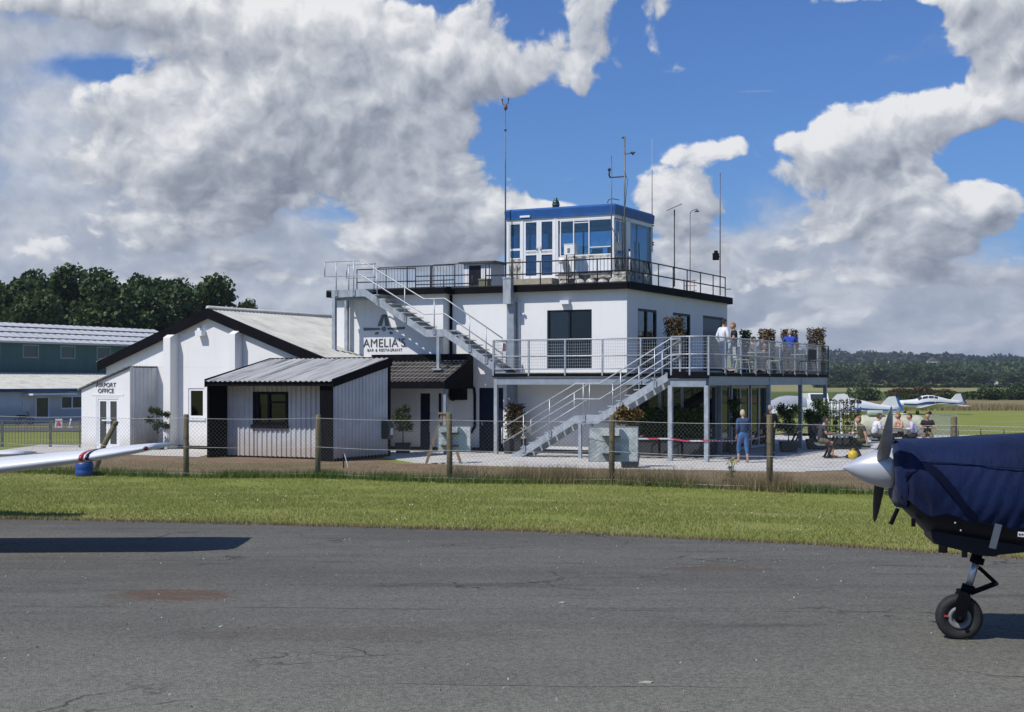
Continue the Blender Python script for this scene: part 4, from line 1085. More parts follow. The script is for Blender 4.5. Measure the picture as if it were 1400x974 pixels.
def ex4(t, a, b, z0, z1):
    mb = MB(); c = Vector((a, b, z1 + .08)); u = Vector((.24, 0, .09)); w = Vector((0, .20, .05))
    mb.add([c - u - w, c + u - w, c + u + w, c - u + w] + [q + Vector((0, 0, .025)) for q in (c - u - w, c + u - w, c + u + w, c - u + w)], [(0, 3, 2, 1), (4, 5, 6, 7), (0, 1, 5, 4), (1, 2, 6, 5), (2, 3, 7, 6), (3, 0, 4, 7)]); mb.build('solar_panel', MIDSTEEL, t)
mast('solar_panel_pole', 'pole with a tilted solar panel behind the roof railing', 'pole', 922, 8.2, 287, 392, .024, ex4, DARKSTEEL, taper=1)
def ex5(t, a, b, z0, z1):
    mb = MB(); mb.tube([(a, b, z1), (a + .03, b, z1 + .09), (a + .16, b, z1 + .16), (a + .26, b, z1 + .17)], .014, 6); mb.build('swan_neck', MIDSTEEL, t)
    mb = MB(); mb.lathe([(.10, -.06), (.03, .02), (.015, .06)], (a + .27, b, z1 + .13), n=8); mb.build('lamp_shade', MIDSTEEL, t)
mast('swan_neck_lamp', 'thin pole with a curved neck and small lamp right of the solar panel', 'lamp', 943.5, 9.6, 293, 396, .017, ex5, taper=1)
def ex6(t, a, b, z0, z1):
    z = pz(351, a, b); mb = MB(); mb.box(a - .28, a - .06, b - .12, b + .06, z - .14, z + .14); mb.box(a - .22, a - .1, b - .1, b + .02, z + .14, z + .24); mb.build('floodlight', BLACK, t)
    mb = MB(); mb.bar((a - .1, b, z), (a, b, z), .03, .03); mb.build('bracket', BLACK, t)
mast('corner_mast', 'pole carrying a black floodlight at the far right corner of the roof', 'mast', 984.5, 12.9, 237, 404, .026, ex6, taper=.8)

# ---------------------------------------------------------------- roof railing (dark tube), barriers, hut
ZP = ZR + .13
rr = thing('roof_railing', 'dark tubular guard rail running round the flat roof edge', 'railing', FB, (AT, BT, ZR))
corn = [(pa(662, BT), BT + .1), (AT - .05, BT + .1), (AT - .05, BB - .1)]
for h in (.92, .50):
    mb = MB(); mb.tube([(x, y, ZP + h) for x, y in corn], .024, 8); mb.build('rail', DARKSTEEL, rr)
posts = []
for (p, q, n) in ((corn[0], corn[1], 5), (corn[1], corn[2], 7)):
    for i in range(n + (1 if q == corn[2] else 0)): posts.append((p[0] + (q[0] - p[0]) * i / n, p[1] + (q[1] - p[1]) * i / n))
mb = MB(); mb.tube([(posts[0][0], posts[0][1], ZP - .01), (posts[0][0], posts[0][1], ZP + .94)], .022, 6)
pieces('rail_post', mb, DARKSTEEL, rr, [(x - posts[0][0], y - posts[0][1], 0) for x, y in posts[1:]])
mb = MB(); mb.bar((corn[2][0], corn[2][1], ZP + .45), (corn[2][0] + .25, corn[2][1], ZP + .45), .03, .03); mb.build('bracket', DARKSTEEL, rr)
def barrier(b, x0, x1, lab):
    a0, a1 = pa(x0, b), pa(x1, b); t = thing('crowd_barrier', lab, 'barrier', FB, ((a0 + a1) / 2, b, ZP), 0, 'crowd barriers on the roof')
    zb, zt = ZP + .28, ZP + 1.12; mb = MB()
    mb.tube([(a0, b, ZP + .02), (a0, b, zt - .1), (a0 + .03, b, zt - .03), (a0 + .1, b, zt), (a1 - .1, b, zt), (a1 - .03, b, zt - .03), (a1, b, zt - .1), (a1, b, ZP + .02)], .018, 6)
    mb.tube([(a0, b, zb), (a1, b, zb)], .014, 5); mb.build('frame', DARKSTEEL, t)
    n = int((a1 - a0) / .125); mb = MB(); st = (a1 - a0) / n; mb.tube([(a0 + st, b, zb), (a0 + st, b, zt)], .007, 4)
    pieces('bar', mb, DARKSTEEL, t, [(st * i, 0, 0) for i in range(1, n - 1)])
    mb = MB()
    for u in (a0 + .12, a1 - .12): mb.tube([(u - .12, b - .02, ZP + .02), (u, b, zb)], .012, 5); mb.tube([(u + .12, b + .02, ZP + .02), (u, b, zb)], .012, 5)
    mb.build('foot', DARKSTEEL, t)
barrier(4.6, 516, 592, 'left of the two crowd barriers standing on the roof above the stairs')
barrier(4.4, 590, 669, 'right of the two crowd barriers, the one in front of the small roof hut')
t = thing('roof_hut', 'small white hut with dark door and overhanging lid on the flat roof', 'hut', FB, (pa(660, 6.2), 6.2, ZP))
b = 5.6; a0, a1 = pa(634, b), pa(671, b)
zt = pz(361, a0, b)
mb = MB(); wall(mb, a0, a1, ZP - .02, zt, b, 'b', .06, [(a0 + .22, a0 + .75, ZP + .05, zt - .08)]); mb.box(a0, a0 + .05, b + .06, b + 1.1, ZP, zt); mb.box(a1 - .05, a1, b + .06, b + 1.1, ZP, zt); mb.build('wall', UPVC, t)
mb = MB(); mb.box(a0 + .22, a0 + .75, b + .03, b + .06, ZP + .05, zt - .08); mb.build('door', CHAR, t)
mb = MB(); mb.box(a0 - .15, a1 + .22, b - .15, b + 1.3, zt, zt + .06); mb.build('lid', flat('brown_lid', (.06, .045, .045)), t)
# clutter on the roof near the cabin
for k, (px, b, w, d_, h, z, m, nm, lab, cat) in enumerate([
    (745, 3.6, 1.1, .3, .14, 5.78, flat('old_timber', (.33, .29, .22)), 'timber_plank', 'weathered timber plank lying on the roof below the control room door', 'plank'),
    (851, 3.7, .5, .4, .5, 5.78, CLUTTER, 'service_cabinet', 'grubby service cabinet on the roof at the right corner of the control room', 'cabinet'),
    (663, 3.4, .35, .3, .42, 5.78, flat('olive_box', (.15, .14, .09)), 'olive_crate', 'olive crate on the roof beside the small hut', 'crate'),
    (880, 5.6, .35, .3, .55, 5.78, CLUTTER, 'roof_floodlight', 'white floodlight housing low on the right side of the roof', 'light')]):
    a = pa(px, b); t = thing(nm, lab, cat, FB, (a, b, z))
    mb = MB(); mb.box(a - w / 2, a + w / 2, b - d_ / 2, b + d_ / 2, z, z + h * .86); mb.build('body', m, t)
    mb = MB(); mb.box(a - w / 2 - .02, a + w / 2 + .02, b - d_ / 2 - .02, b + d_ / 2 + .02, z + h * .86, z + h); mb.build('lid', m, t)
# sandbag-like covers, pipes at the foot of the cabin
mb = MB()
rg = random.Random(3)
for i in range(9):
    a = CL + .6 + i * .47; mb.ball((a + rg.uniform(-.08, .08), CF - .3, ZC0 + .02), (.22, .16, .15 + rg.uniform(0, .08)), 8, 6)
tag(mb.build('ballast_bags', CLUTTER), 'row of grubby ballast bags along the foot of the control room', 'bags')
for k in range(4):
    a = CR + .18; b = CF + .1 + k * .9
    mb = MB(); mb.tube([(a, b, ZC0 - .15), (a + .05 * (k % 2), b, ZC0 + .55), (a - .05, b + .04, ZC0 + 1.0 + .3 * (k % 3))], .02 + .012 * (k % 2), 6); mb.build('cable_duct', [MIDSTEEL, DARKSTEEL][k % 2], cabin)
mb = MB(); mb.lathe([(.12, 0), (.17, .10), (.10, .2)], (pa(770, CF - .15), CF - .2, ZC0 + .78), (0, -.3, 1), 10); mb.build('flood_lamp', UPVC, cabin)
t = thing('red_antenna_frame', 'small red and white lattice frame on the roof right of the solar panel pole', 'antenna', FB, (pa(940, 9.0), 9.0, ZP))
a = pa(938, 9.0); mb = MB()
for i in range(3): mb.tube([(a + i * .16, 9.0, ZP), (a + i * .16, 9.0, ZP + .55)], .014, 5)
for h in (.15, .35, .55): mb.tube([(a - .1, 9.0, ZP + h), (a + .42, 9.0, ZP + h)], .012, 5)
mb.build('frame', flat('faded_red', (.36, .10, .09)), t)
mb = MB(); mb.box(a - .1, a - .06, 8.98, 9.02, ZP, ZP + .6); mb.build('upright', UPVC, t)

for k, (px, b, v0, v1, r) in enumerate(((846, CF - .2, 318, 384, .022), (851, CF - .15, 296, 384, .018), (861, CF + .6, 344, 388, .03), (868, CF + 1.3, 330, 390, .016), (700, CF - .2, 352, 386, .02), (714, CF - .3, 356, 386, .014))):
    a = pa(px, b); mb = MB(); mb.tube([(a, b, max(5.78, pz(v1, a, b))), (a, b, pz(v0, a, b))], r, 6); mb.build('service_pipe', [MIDSTEEL, DARKSTEEL, CLUTTER][k % 3], cabin)
mb = MB(); mb.tube([(cx(838), CF - .12, 7.9), (cx(846), CF - .2, 7.55), (cx(850), CF - .2, 7.0), (cx(843), CF - .15, 6.5)], .016, 5); mb.build('loose_cable', DARKSTEEL, cabin)
mb = MB(); a = pa(846, CF - .22); mb.box(a - .1, a + .14, CF - .3, CF - .2, 7.05, 7.35); mb.build('junction_box', MIDSTEEL, cabin)
mb = MB(); mb.box(cx(764), CR - .1, CF - .3, CF - .1, ZC0 + .33, ZC0 + .38); mb.build('shelf', MIDSTEEL, cabin)

# ================================================================== raised deck round the restaurant
ZD = 2.80                       # deck surface
DL = -8.06                      # left end of the front walkway
deck = thing('raised_deck', 'grey steel raised terrace on posts wrapping round the front and right of the white building', 'terrace', FB, (0, 0, 0))
# boards: front walkway run along a, right terrace boards run along b
mb = MB(); mb.box(DL, AT + .01, 1.1, 1.238, ZD - .03, ZD); pieces('deck_board', mb, DECKW, deck, [(0, .145 * i, 0) for i in range(1, 10)])
mb = MB(); mb.box(AT + .02, AT + .158, 1.1, 14.2, ZD - .03, ZD); pieces('deck_board', mb, DECKW, deck, [(.145 * i, 0, 0) for i in range(1, 26)])
mb = MB(); mb.box(-1.3, -1.162, 0, 1.09, ZD - .03, ZD); pieces('deck_board', mb, DECKW, deck, [(.145 * i, 0, 0) for i in range(1, 9)])
# edge channels and beams
mb = MB()
mb.box(DL - .02, -1.30, 1.06, 1.098, ZD - .14, ZD - .035); mb.box(0.002, .04, 0, 14.2, ZD - .13, ZD - .035); mb.box(-1.32, .04, -.04, -.002, ZD - .20, ZD + .01); mb.box(DL - .04, DL - .022, 1.06, BT, ZD - .14, ZD - .035)
mb.build('edge_channel', BLACK, deck)
for (x0, x1, y0, y1, z0, z1) in ((DL, -1.32, 1.12, 1.22, ZD - .40, ZD - .145), (-1.25, -.08, .02, .12, ZD - .46, ZD - .205), (-.12, -.02, .14, 14.1, ZD - .42, ZD - .14), (-3.7, -.13, 14.0, 14.1, ZD - .42, ZD - .14), (-1.3, -1.2, 1.3, 14.0, ZD - .38, ZD - .15), (DL + .02, DL + .1, 1.24, BT - .3, ZD - .38, ZD - .15)):
    mb = MB(); mb.box(x0, x1, y0, y1, z0, z1); mb.build('beam', GALVP, deck)
mb = MB(); mb.box(AT + .05, -.14, 2.9, 2.96, ZD - .3, ZD - .04)
pieces('joist', mb, GALVP, deck, [(0, 1.4 * i, 0) for i in range(1, 8)])
# posts
for (a, b, s) in ((DL + .06, 1.17, .12), (-1.26, .07, .13), (-.07, .07, .13), (-.07, 6.5, .13), (-.07, 10.5, .13), (-.07, 14.05, .13), (-1.25, 4.75, .13), (-3.6, 14.05, .13)):
    mb = MB(); mb.box(a - s / 2, a + s / 2, b - s / 2, b + s / 2, .02, ZD - .12 - (.3 if b < .5 else .02)); mb.box(a - s, a + s, b - s, b + s, .0, .03)
    mb.build('post', GALVD if b < 2 else GALVP, deck)
# guard rails: posts, two rails, welded mesh infill
def mesh_panel(mb, p, q, z0, z1, dz=.10, du=.08, r=.0032):
    p = Vector(p); q = Vector(q); L = (q - p).length; d = (q - p) / L
    z = z0
    while z <= z1 + 1e-6:
        a = p + Vector((0, 0, z)); b = q + Vector((0, 0, z)); mb.bar(a, b, r * 2, r * 2); z += dz
    n = int(L / du)
    for i in range(1, n):
        c = p + d * (L * i / n); mb.bar(c + Vector((0, 0, z0)), c + Vector((0, 0, z1)), r * 1.6, r * 1.6)
def guard(t, p, q, n, zb=ZD, h=1.10, mid=.55, mesh=True, ends=(True, True), m=RAILSTEEL, low=True):
    p = Vector((*p, 0)); q = Vector((*q, 0)); d = q - p
    for hh in ((h, mid, .12) if low else (h, mid)):
        mb = MB(); r = .024 if hh != .12 else .016
        mb.tube([p + Vector((0, 0, zb + hh)), q + Vector((0, 0, zb + hh))], r, 8); mb.build('rail', m, t)
    mb = MB(); mb.bar(p + Vector((0, 0, zb - .10)), p + Vector((0, 0, zb + h)), .05, .05, up=d)
    pieces('rail_post', mb, GALV, t, [tuple(d * (i / n)) for i in range(0 if not ends[0] else 1, n + (1 if ends[1] else 0))])
    if mesh:
        mb = MB(); nn = d.normalized(); nn = Vector((nn.y, -nn.x, 0)) * -.03
        mesh_panel(mb, p + nn, q + nn, zb + .14, zb + h - .04); x = mb.build('mesh_infill', GALV, t, fix=False); x['kind'] = 'stuff'
guard(deck, (DL, 1.08), (-1.32, 1.08), 5)
guard(deck, (DL, 1.12), (DL, BT - .6), 1)
guard(deck, (-1.2, -.02), (.02, -.02), 2)
guard(deck, (.02, 0.0), (.02, 14.2), 9)
guard(deck, (.02, 14.2), (-3.7, 14.2), 3)
mb = MB(); mb.box(DL + .01, DL + .02, 1.7, 1.95, ZD + .75, ZD + 1.02); mb.build('warning_sign', flat('warning_red', (.45, .07, .06)), deck)

# ================================================================== steel stairs
def stair_flight(t, b0, b1, pts, flights, m=GALVD, tread_m=GALV):
    """pts = profile (a, z) of nosing line through both flights; stringers both sides, each tread an object"""
    for b in (b0, b1 - .05):
        mb = MB(); up = [(a, z + .02) for a, z in pts]; dn = [(a, z - .24) for a, z in reversed(pts)]
        mb.prism(up + dn, 'y', b, b + .05); mb.build('stringer', m, t)
    for (a0, z0, a1, z1, n) in flights:
        r = (z1 - z0) / n; g = (a1 - a0) / n; sgn = 1 if a1 > a0 else -1
        mb = MB(); mb.box(a0 + g * .5 - .14, a0 + g * .5 + .14, b0 + .055, b1 - .055, z0 + r - .045, z0 + r - .01)
        pieces('tread', mb, tread_m, t, [(g * i, 0, r * i) for i in range(1, n - (0 if r < 0 else 1))])
def hand(t, b, path, posts, h=1.02, mid=.52, ret=True, m=RAILSTEEL):
    for k, hh in enumerate((h, mid)):
        mb = MB(); P = [(a, b, z + hh) for a, z in path]
        mb.tube(P, .021, 8); mb.build('handrail' if k == 0 else 'mid_rail', m, t)
    if ret:
        mb = MB(); a, z = path[0]; mb.tube([(a, b, z + mid), (a, b, z + h)], .021, 6); mb.build('rail_end', m, t)
    f = lambda x: float(np.interp(x, [p[0] for p in sorted(path)], [p[1] for p in sorted(path)]))
    for a in posts:
        mb = MB(); mb.tube([(a, b, f(a) - .12), (a, b, f(a) + h)], .019, 6); mb.build('rail_post', GALV, t)
        mb = MB(); mb.box(a - .06, a + .06, b - .012, b + .012, f(a) - .2, f(a) + .02); mb.build('bracket', GALVP, t)
# lower stairs: ground to deck, in front of the walkway
st = thing('lower_staircase', 'galvanised outdoor stairs rising from the patio to the deck', 'stairs', FB, (-4, 0, 0))
LP = [(-6.85, .02), (-4.51, 1.39), (-3.72, 1.39), (-1.30, ZD - .02)]
stair_flight(st, .0, 1.0, LP, [(-6.8, .0, -4.51, 1.39, 8), (-3.72, 1.39, -1.30, ZD, 8)])
mb = MB(); mb.box(-4.5, -3.73, .055, .945, 1.34, 1.375); mb.build('landing', GALV, st)
for a, b in ((-4.35, .06), (-4.35, .94)):
    mb = MB(); mb.box(a - .05, a + .05, b - .05, b + .05, 0.02, 1.15); mb.build('support_post', GALVD, st)
HP = [(-7.15, .05 - .1), (-4.45, 1.42), (-3.62, 1.42), (-1.25, ZD), (-.9, ZD)]
hand(st, .0 - .03, HP, [-6.35, -5.4, -4.2, -2.9, -1.75])
hand(st, 1.0 + .02, [(-6.6, .2), (-4.45, 1.42)], [-5.9, -5.0, -4.45])
hand(st, 1.0 + .02, [(-3.62, 1.42), (-1.3, ZD)], [-3.62, -2.7, -1.9], ret=False)
# upper stairs: deck to flat roof
us = thing('upper_staircase', 'grey galvanised stairs climbing from the deck past the restaurant sign to the flat roof', 'stairs', FB, (-11, 1.5, ZD))
ZU = 5.79
UP = [(-14.72, ZU), (-13.30, ZU), (-10.75, 4.30), (-9.98, 4.30), (-7.62, ZD + .02)]
stair_flight(us, 1.12, 2.0, UP, [(-10.78, 4.30, -13.28, ZU, 9), (-7.62, ZD, -9.98, 4.30, 9)])
mb = MB(); mb.box(-14.66, -13.3, 1.175, 1.945, ZU - .05, ZU - .01); mb.box(-10.74, -9.99, 1.175, 1.945, 4.25, 4.29); mb.build('landing', GALV, us)
mb = MB(); mb.box(-14.66, -13.2, 1.3, 1.36, ZU - .35, ZU - .26); mb.build('cross_beam', GALVP, us)
for (a, b, z0, z1, s) in ((-14.62, 1.16, 0, ZU - .25, .13), (-14.62, 1.96, 0, ZU - .25, .13), (-10.28, 1.18, 2.92, 4.1, .10)):
    mb = MB(); mb.box(a - s / 2, a + s / 2, b - s / 2, b + s / 2, z0, z1)
    if z0 > 1: mb.box(a - .18, a + .18, b - .14, b + .14, z0 - .02, z0 + .04)
    mb.build('column', GALVD, us)
hand(us, 1.10, [(-15.0, ZU), (-13.42, ZU), (-10.82, 4.34), (-9.98, 4.34), (-7.72, ZD + .12)], [-14.5, -13.75, -12.75, -11.6, -10.4, -9.0, -8.35], h=1.05)
hand(us, 2.06, [(-14.7, ZU), (-13.42, ZU)], [-14.6, -13.5], h=1.0)
mb = MB(); mb.tube([(-7.72, 1.10, ZD + .1), (-7.72, 1.10, ZD + 1.17)], .019, 6); mb.build('rail_post', GALV, us)
# dark rails on the roof beside the stair head
t = thing('stair_head_railing', 'dark guard rail panels on the roof beside the top of the upper stairs', 'railing', FB, (-13, 2.4, ZP))
for (a0, a1, b0, b1, h) in ((-14.3, -12.0, 2.15, 2.5, .85), (-12.0, -9.8, 2.5, 2.75, .55), (-12.9, -10.9, 3.4, 3.4, 1.0)):
    for hh in (h, h * .45):
        mb = MB(); mb.tube([(a0, b0, ZP + hh), (a1, b1, ZP + hh)], .022, 6); mb.build('rail', DARKSTEEL, t)
    for i in range(3):
        f = i / 2; mb = MB(); x = a0 + (a1 - a0) * f; y = b0 + (b1 - b0) * f; mb.tube([(x, y, ZP - .02), (x, y, ZP + h)], .020, 6); mb.build('rail_post', DARKSTEEL, t)

# ================================================================== glazed ground-floor room under the right part of the deck
gr = thing('glazed_garden_room', 'dark glazed ground floor room under the right side of the deck', 'garden room', FB, (-2.5, 7, 0))
GA, GF, GB = -1.32, 3.5, 10.6
mb = MB(); mb.box(AT, GA, GF, GF + .08, 0, .55); mb.box(AT, GA, GF, GF + .08, 2.35, ZD - .36)
mb.box(GA - .08, GA, GF + .08, GB, 2.38, ZD - .4); mb.box(GA - .08, GA, GF + .08, 5.6, 0, .5); mb.box(AT, GA, GB - .08, GB, 0, 2.4)
mb.build('wall', NAVY, gr)
for (u0, u1) in ((AT + .05, AT + .85), (AT + .85, AT + 1.65), (AT + 1.65, GA)):
    mb = MB(); frame_rect(mb, u0, u1, .55, 2.35, GF, .05, .0, .07); fr = mb.build('window', GREYB if False else GALVP, gr); pane(fr, u0 + .05, u1 - .05, .6, 2.3, GF + .03, GLASSD)
for (u0, u1, w, m_, z0) in ((GF + .1, 4.6, .05, GALVP, .5), (4.75, 6.0, .05, GALVP, .5), (6.2, 8.2, .10, UPVC, .06), (8.4, 10.4, .10, UPVC, .06)):
    mb = MB(); frame_rect(mb, u0, u1, z0, 2.36, GA, w, -.07, .01, 'a', [(u0 + u1) / 2] if m_ is UPVC else []); fr = mb.build('patio_door' if m_ is UPVC else 'window', m_ if m_ is not UPVC else GALV, gr)
    if m_ is UPVC:
        pane(fr, u0 + w, (u0 + u1) / 2 - .05, .16, 2.26, GA - .04, GLASSD, 'a'); pane(fr, (u0 + u1) / 2 + .05, u1 - w, .16, 2.26, GA - .03, GLASSD, 'a')
    else: pane(fr, u0 + w, u1 - w, z0 + .05, 2.3, GA - .04, GLASSD, 'a')
mb = MB(); mb.box(AT, GA - .1, GF + .1, GB - .1, .02, .05); mb.box(AT + .015, AT + .03, GF + .1, GB - .1, .05, 2.4); mb.box(AT + .03, GA - .1, GF + .1, GB - .1, 2.40, 2.43); mb.build('shade_lining', DARKIN, gr)  # floor; dark wall sheet and ceiling added so the room reads as shaded
mb = MB(); mb.box(GA - 1.2, GA - .5, 5, 5.7, .05, .8); mb.box(GA - 1.4, GA - .6, 8.4, 9.3, .05, .8); mb.build('counter', flat('pine_counter', (.28, .17, .08)), gr)

# ================================================================== canopy over the entrance
cn = thing('entrance_canopy', 'small lean-to canopy with black edges and ribbed brown roof over the entrance doors', 'canopy', FB, (-11.4, 1.2, 0))
K0, K1, KF = -13.6, -9.47, .30
zf, zb = 2.50, 3.22
mb = MB(); mb.sheet((K0, KF, zf), (1, 0, 0), K1 - K0 - .06, (0, BW - KF - .02, zb - zf), .015, .18, .035); mb.build('roof_sheet', CORRB, cn)
mb = MB()
for i in range(5):
    f = (i + .6) / 5.4; mb.bar((K0, KF + (BW - KF) * f, zf + (zb - zf) * f + .055), (K1 - .1, KF + (BW - KF) * f, zf + (zb - zf) * f + .055), .04, .02)
mb.build('roof_batten', flat('dull_batten', (.26, .25, .23)), cn)
mb = MB(); mb.box(K0, K1, KF - .12, KF - .02, zf - .24, zf - .02); mb.build('gutter', BLACK, cn)
mb = MB(); mb.prism([(KF - .14, zf - .25), (KF - .14, zf + .03), (BW - .01, zb + .17), (BW - .01, zf - .25)], 'x', K1 + .002, K1 + .05); mb.build('side_board', BLACK, cn)
mb = MB(); mb.box(K0, K1 + .05, BW - .10, BW - .012, zb + .04, zb + .26); mb.build('flashing', BLACK, cn)
mb = MB(); mb.box(K0 + .1, K1 - .05, KF + .0, BW - .02, zf - .24, zf - .22); mb.build('soffit', BLACK, cn)
mb = MB(); mb.box(K1 - .12, K1 - .02, KF + .02, KF + .12, .03, zf - .25); mb.build('post', GALVP, cn)

# ================================================================== corrugated shed in front
S0, S1, SF, SB = -15.45, -10.50, -4.95, -1.76
shed = thing('corrugated_shed', 'grey corrugated metal shed with black corner boards in front of the white buildings', 'shed', FB, ((S0 + S1) / 2, (SF + SB) / 2, 0))
ze, zk = 2.52, 3.22
REC = .92
fw = SF + REC
def zroof(b): return ze + (zk - ze) * (b - SF) / (SB - SF)
mb = MB()
wn0, wn1, wz0, wz1 = pa(347.5, fw), pa(393.5, fw), pz(581, -13, fw), pz(536, -13, fw)
# front wall: ribs run vertically; left, right, above and below the window
def vs_sheet(mb, u0, u1, z0, z1, c, axis, amp=.035, pitch=.195):
    if axis == 'b': mb.sheet((u0, c, z0), (1, 0, 0), u1 - u0, (0, 0, z1 - z0), .004, pitch, amp)
    else: mb.sheet((c, u0, z0), (0, 1, 0), u1 - u0, (0, 0, z1 - z0), .004, pitch, amp)
for (u0, u1, z0, z1) in ((S0 + .10, wn0, .06, zroof(fw) - .02), (wn1, S1 - .50, .06, zroof(fw) - .02), (wn0, wn1, .06, wz0), (wn0, wn1, wz1, zroof(fw) - .02)):
    mb = MB(); vs_sheet(mb, u0, u1, z0, z1, fw, 'b'); mb.build('cladding_sheet', SHEDW, shed)
# right side wall as a sheet with a sloping top
mb = MB(); u = SF + .02; n = int((SB - SF) / .195); w_ = (SB - SF - .04) / n
for i in range(n):
    y = SF + .02 + i * w_; q = [(0, 0), (.22, 0), (.34, .035), (.66, .035), (.78, 0), (1, 0)]
    for j in range(5):
        ya, ha = y + q[j][0] * w_, q[j][1]; yb, hb = y + q[j + 1][0] * w_, q[j + 1][1]
        mb.quad((S1 + ha, ya, .10), (S1 + hb, yb, .10), (S1 + hb, yb, zroof(yb) - .04), (S1 + ha, ya, zroof(ya) - .04))
mb.build('side_cladding', SHEDW, shed, fix=False)
mb = MB(); mb.prism([(SF + REC, .05), (SB, .05), (SB, zk - .05), (SF + REC, zroof(fw) - .05)], 'x', S1 - .08, S1 - .02); mb.prism([(SF + REC, .05), (SB, .05), (SB, zk - .05), (SF + REC, zroof(fw) - .05)], 'x', S0, S0 + .06); mb.box(S0, S1 - .02, SB - .06, SB, .05, zk - .06); mb.build('inner_lining', BLACKWOOD, shed)
mb = MB(); mb.prism([(SF, .02), (fw, .02), (fw, zroof(fw) - .03), (SF, ze - .03)], 'x', S0, S0 + .09); mb.build('side_board', BLACKWOOD, shed)
mb = MB(); mb.box(S1 - .50, S1 - .002, SF, SF + .05, .02, ze - .02); mb.build('corner_board', BLACKWOOD, shed)
mb = MB(); mb.prism([(SF + .05, .02), (fw, .02), (fw, zroof(fw) - .03), (SF + .05, ze - .03)], 'x', S1 - .50, S1 - .46); mb.build('inner_board', BLACKWOOD, shed)
# boards seen as vertical grooves on the corner board
mb = MB(); mb.box(S1 - .50, S1 + .02, SB + .0, SB + .14, .02, zk - .01); mb.build('rear_corner_board', BLACKWOOD, shed)
mb = MB(); mb.box(S1 + .0, S1 + .03, SF + .1, SB, .0, .12); mb.build('base_board', BLACKWOOD, shed)
mb = MB(); mb.box(S0 + .1, S1 - .5, fw - .02, fw + .05, .0, .07); mb.build('sole_plate', BLACKWOOD, shed)
# verge boards and eave
for (a, nm) in ((S1 + .0, 'verge_board'), (S0 - .05, 'verge_board')):
    mb = MB(); mb.prism([(SF - .12, ze - .20), (SF - .12, ze + .06), (SB + .15, zk + .09), (SB + .15, zk - .20)], 'x', a + .04, a + .075); mb.build(nm, BLACK, shed)
mb = MB(); mb.box(S0 - .01, S1 + .04, SF - .10, SF - .06, ze - .16, ze - .03); mb.build('eave_board', BLACK, shed)
mb = MB(); mb.box(S0, S1 + .04, SB + .14, SB + .18, zk - .15, zk + .1); mb.build('ridge_board', BLACK, shed)
# roof: separate ribbed sheets lying down the slope, with lapped edges
nsh = 5; wsh = (S1 - S0) / nsh
for i in range(nsh):
    mb = MB(); mb.sheet((S0 + .005 + i * wsh, SF - .16, ze - .025 + .004 * (i % 2)), (1, 0, 0), wsh + .02, (0, SB - SF + .30, (zk - ze) * (SB - SF + .3) / (SB - SF)), .006, .19, .04, 'sine'); mb.build('roof_sheet', CORR, shed)
# window
mb = MB(); frame_rect(mb, wn0 - .02, wn1 + .02, wz0, wz1, fw, .085, -.05, .05, 'b', [wn0 + .62], [(wz1 - .34, wn0 + .66, wn1 - .06)]); mb.box(wn0 - .06, wn1 + .06, fw - .11, fw + .02, wz0 - .12, wz0 + .0); mb.box(wn0 + .08, wn0 + .22, fw - .03, fw + .03, wz0 + .08, wz1 - .08); fr = mb.build('window', mat('black_plastic_frame', (.004, .004, .005), .5, spec=.12), shed)
pane(fr, wn0 + .2, wn0 + .59, wz0 + .07, wz1 - .07, fw + .0, GLASSD); pane(fr, wn0 + .65, wn1 - .05, wz0 + .07, wz1 - .36, fw + .01, GLASSD); pane(fr, wn0 + .65, wn1 - .05, wz1 - .32, wz1 - .07, fw + .0, GLASSD)
t = thing('post_box', 'dark rounded post box on the side wall of the corrugated shed', 'letter box', FB, (S1 + .15, SB - .5, .8))
a, b = S1 + .12, SB - .15
mb = MB(); mb.prism([(a - .08, .62), (a + .16, .62), (a + .20, 1.02), (a + .12, 1.2), (a - .08, 1.24)], 'y', b - .28, b + .0); mb.build('box', flat('black_teal_box', (.010, .018, .022), .35), t)
mb = MB(); mb.box(a + .16, a + .21, b - .2, b - .05, .75, .98); mb.build('label_plate', STICKER, t)

# ================================================================== white gabled building
GFb = -.50; G0, GM, G1 = -24.2, -18.9, -13.62
ZE, ZM = 3.12, 5.02
gab = thing('gabled_building', 'white single storey building with black bargeboards and a pale sheet roof left of the tower', 'building', FB, (GM, GFb, 0))
gw = (pa(257.5, GFb), pa(279.5, GFb), pz(572, -19.5, GFb), pz(531, -19.5, GFb))
mb = MB(); wall(mb, G0 + .25, G1 - .3, 0, ZE - .1, GFb, 'b', .25, [gw])
mb.prism([(G0 + .25, ZE - .098), (G1 - .3, ZE - .098), (G1 - .3, ZE + .03), (GM, ZM - .05), (G0 + .25, ZE + .02)], 'y', GFb, GFb + .25); mb.box(G0 + .25, G0 + .5, GFb + .25, 14, 0, ZE); mb.box(G1 - .55, G1 - .3, GFb + .25, 10, 0, ZE)
mb.build('wall', WHITE, gab)
mb = MB(); mb.box(G0 + .24, G1 - .3, GFb - .02, GFb + .1, 0, .14); mb.build('plinth', BLACK, gab)
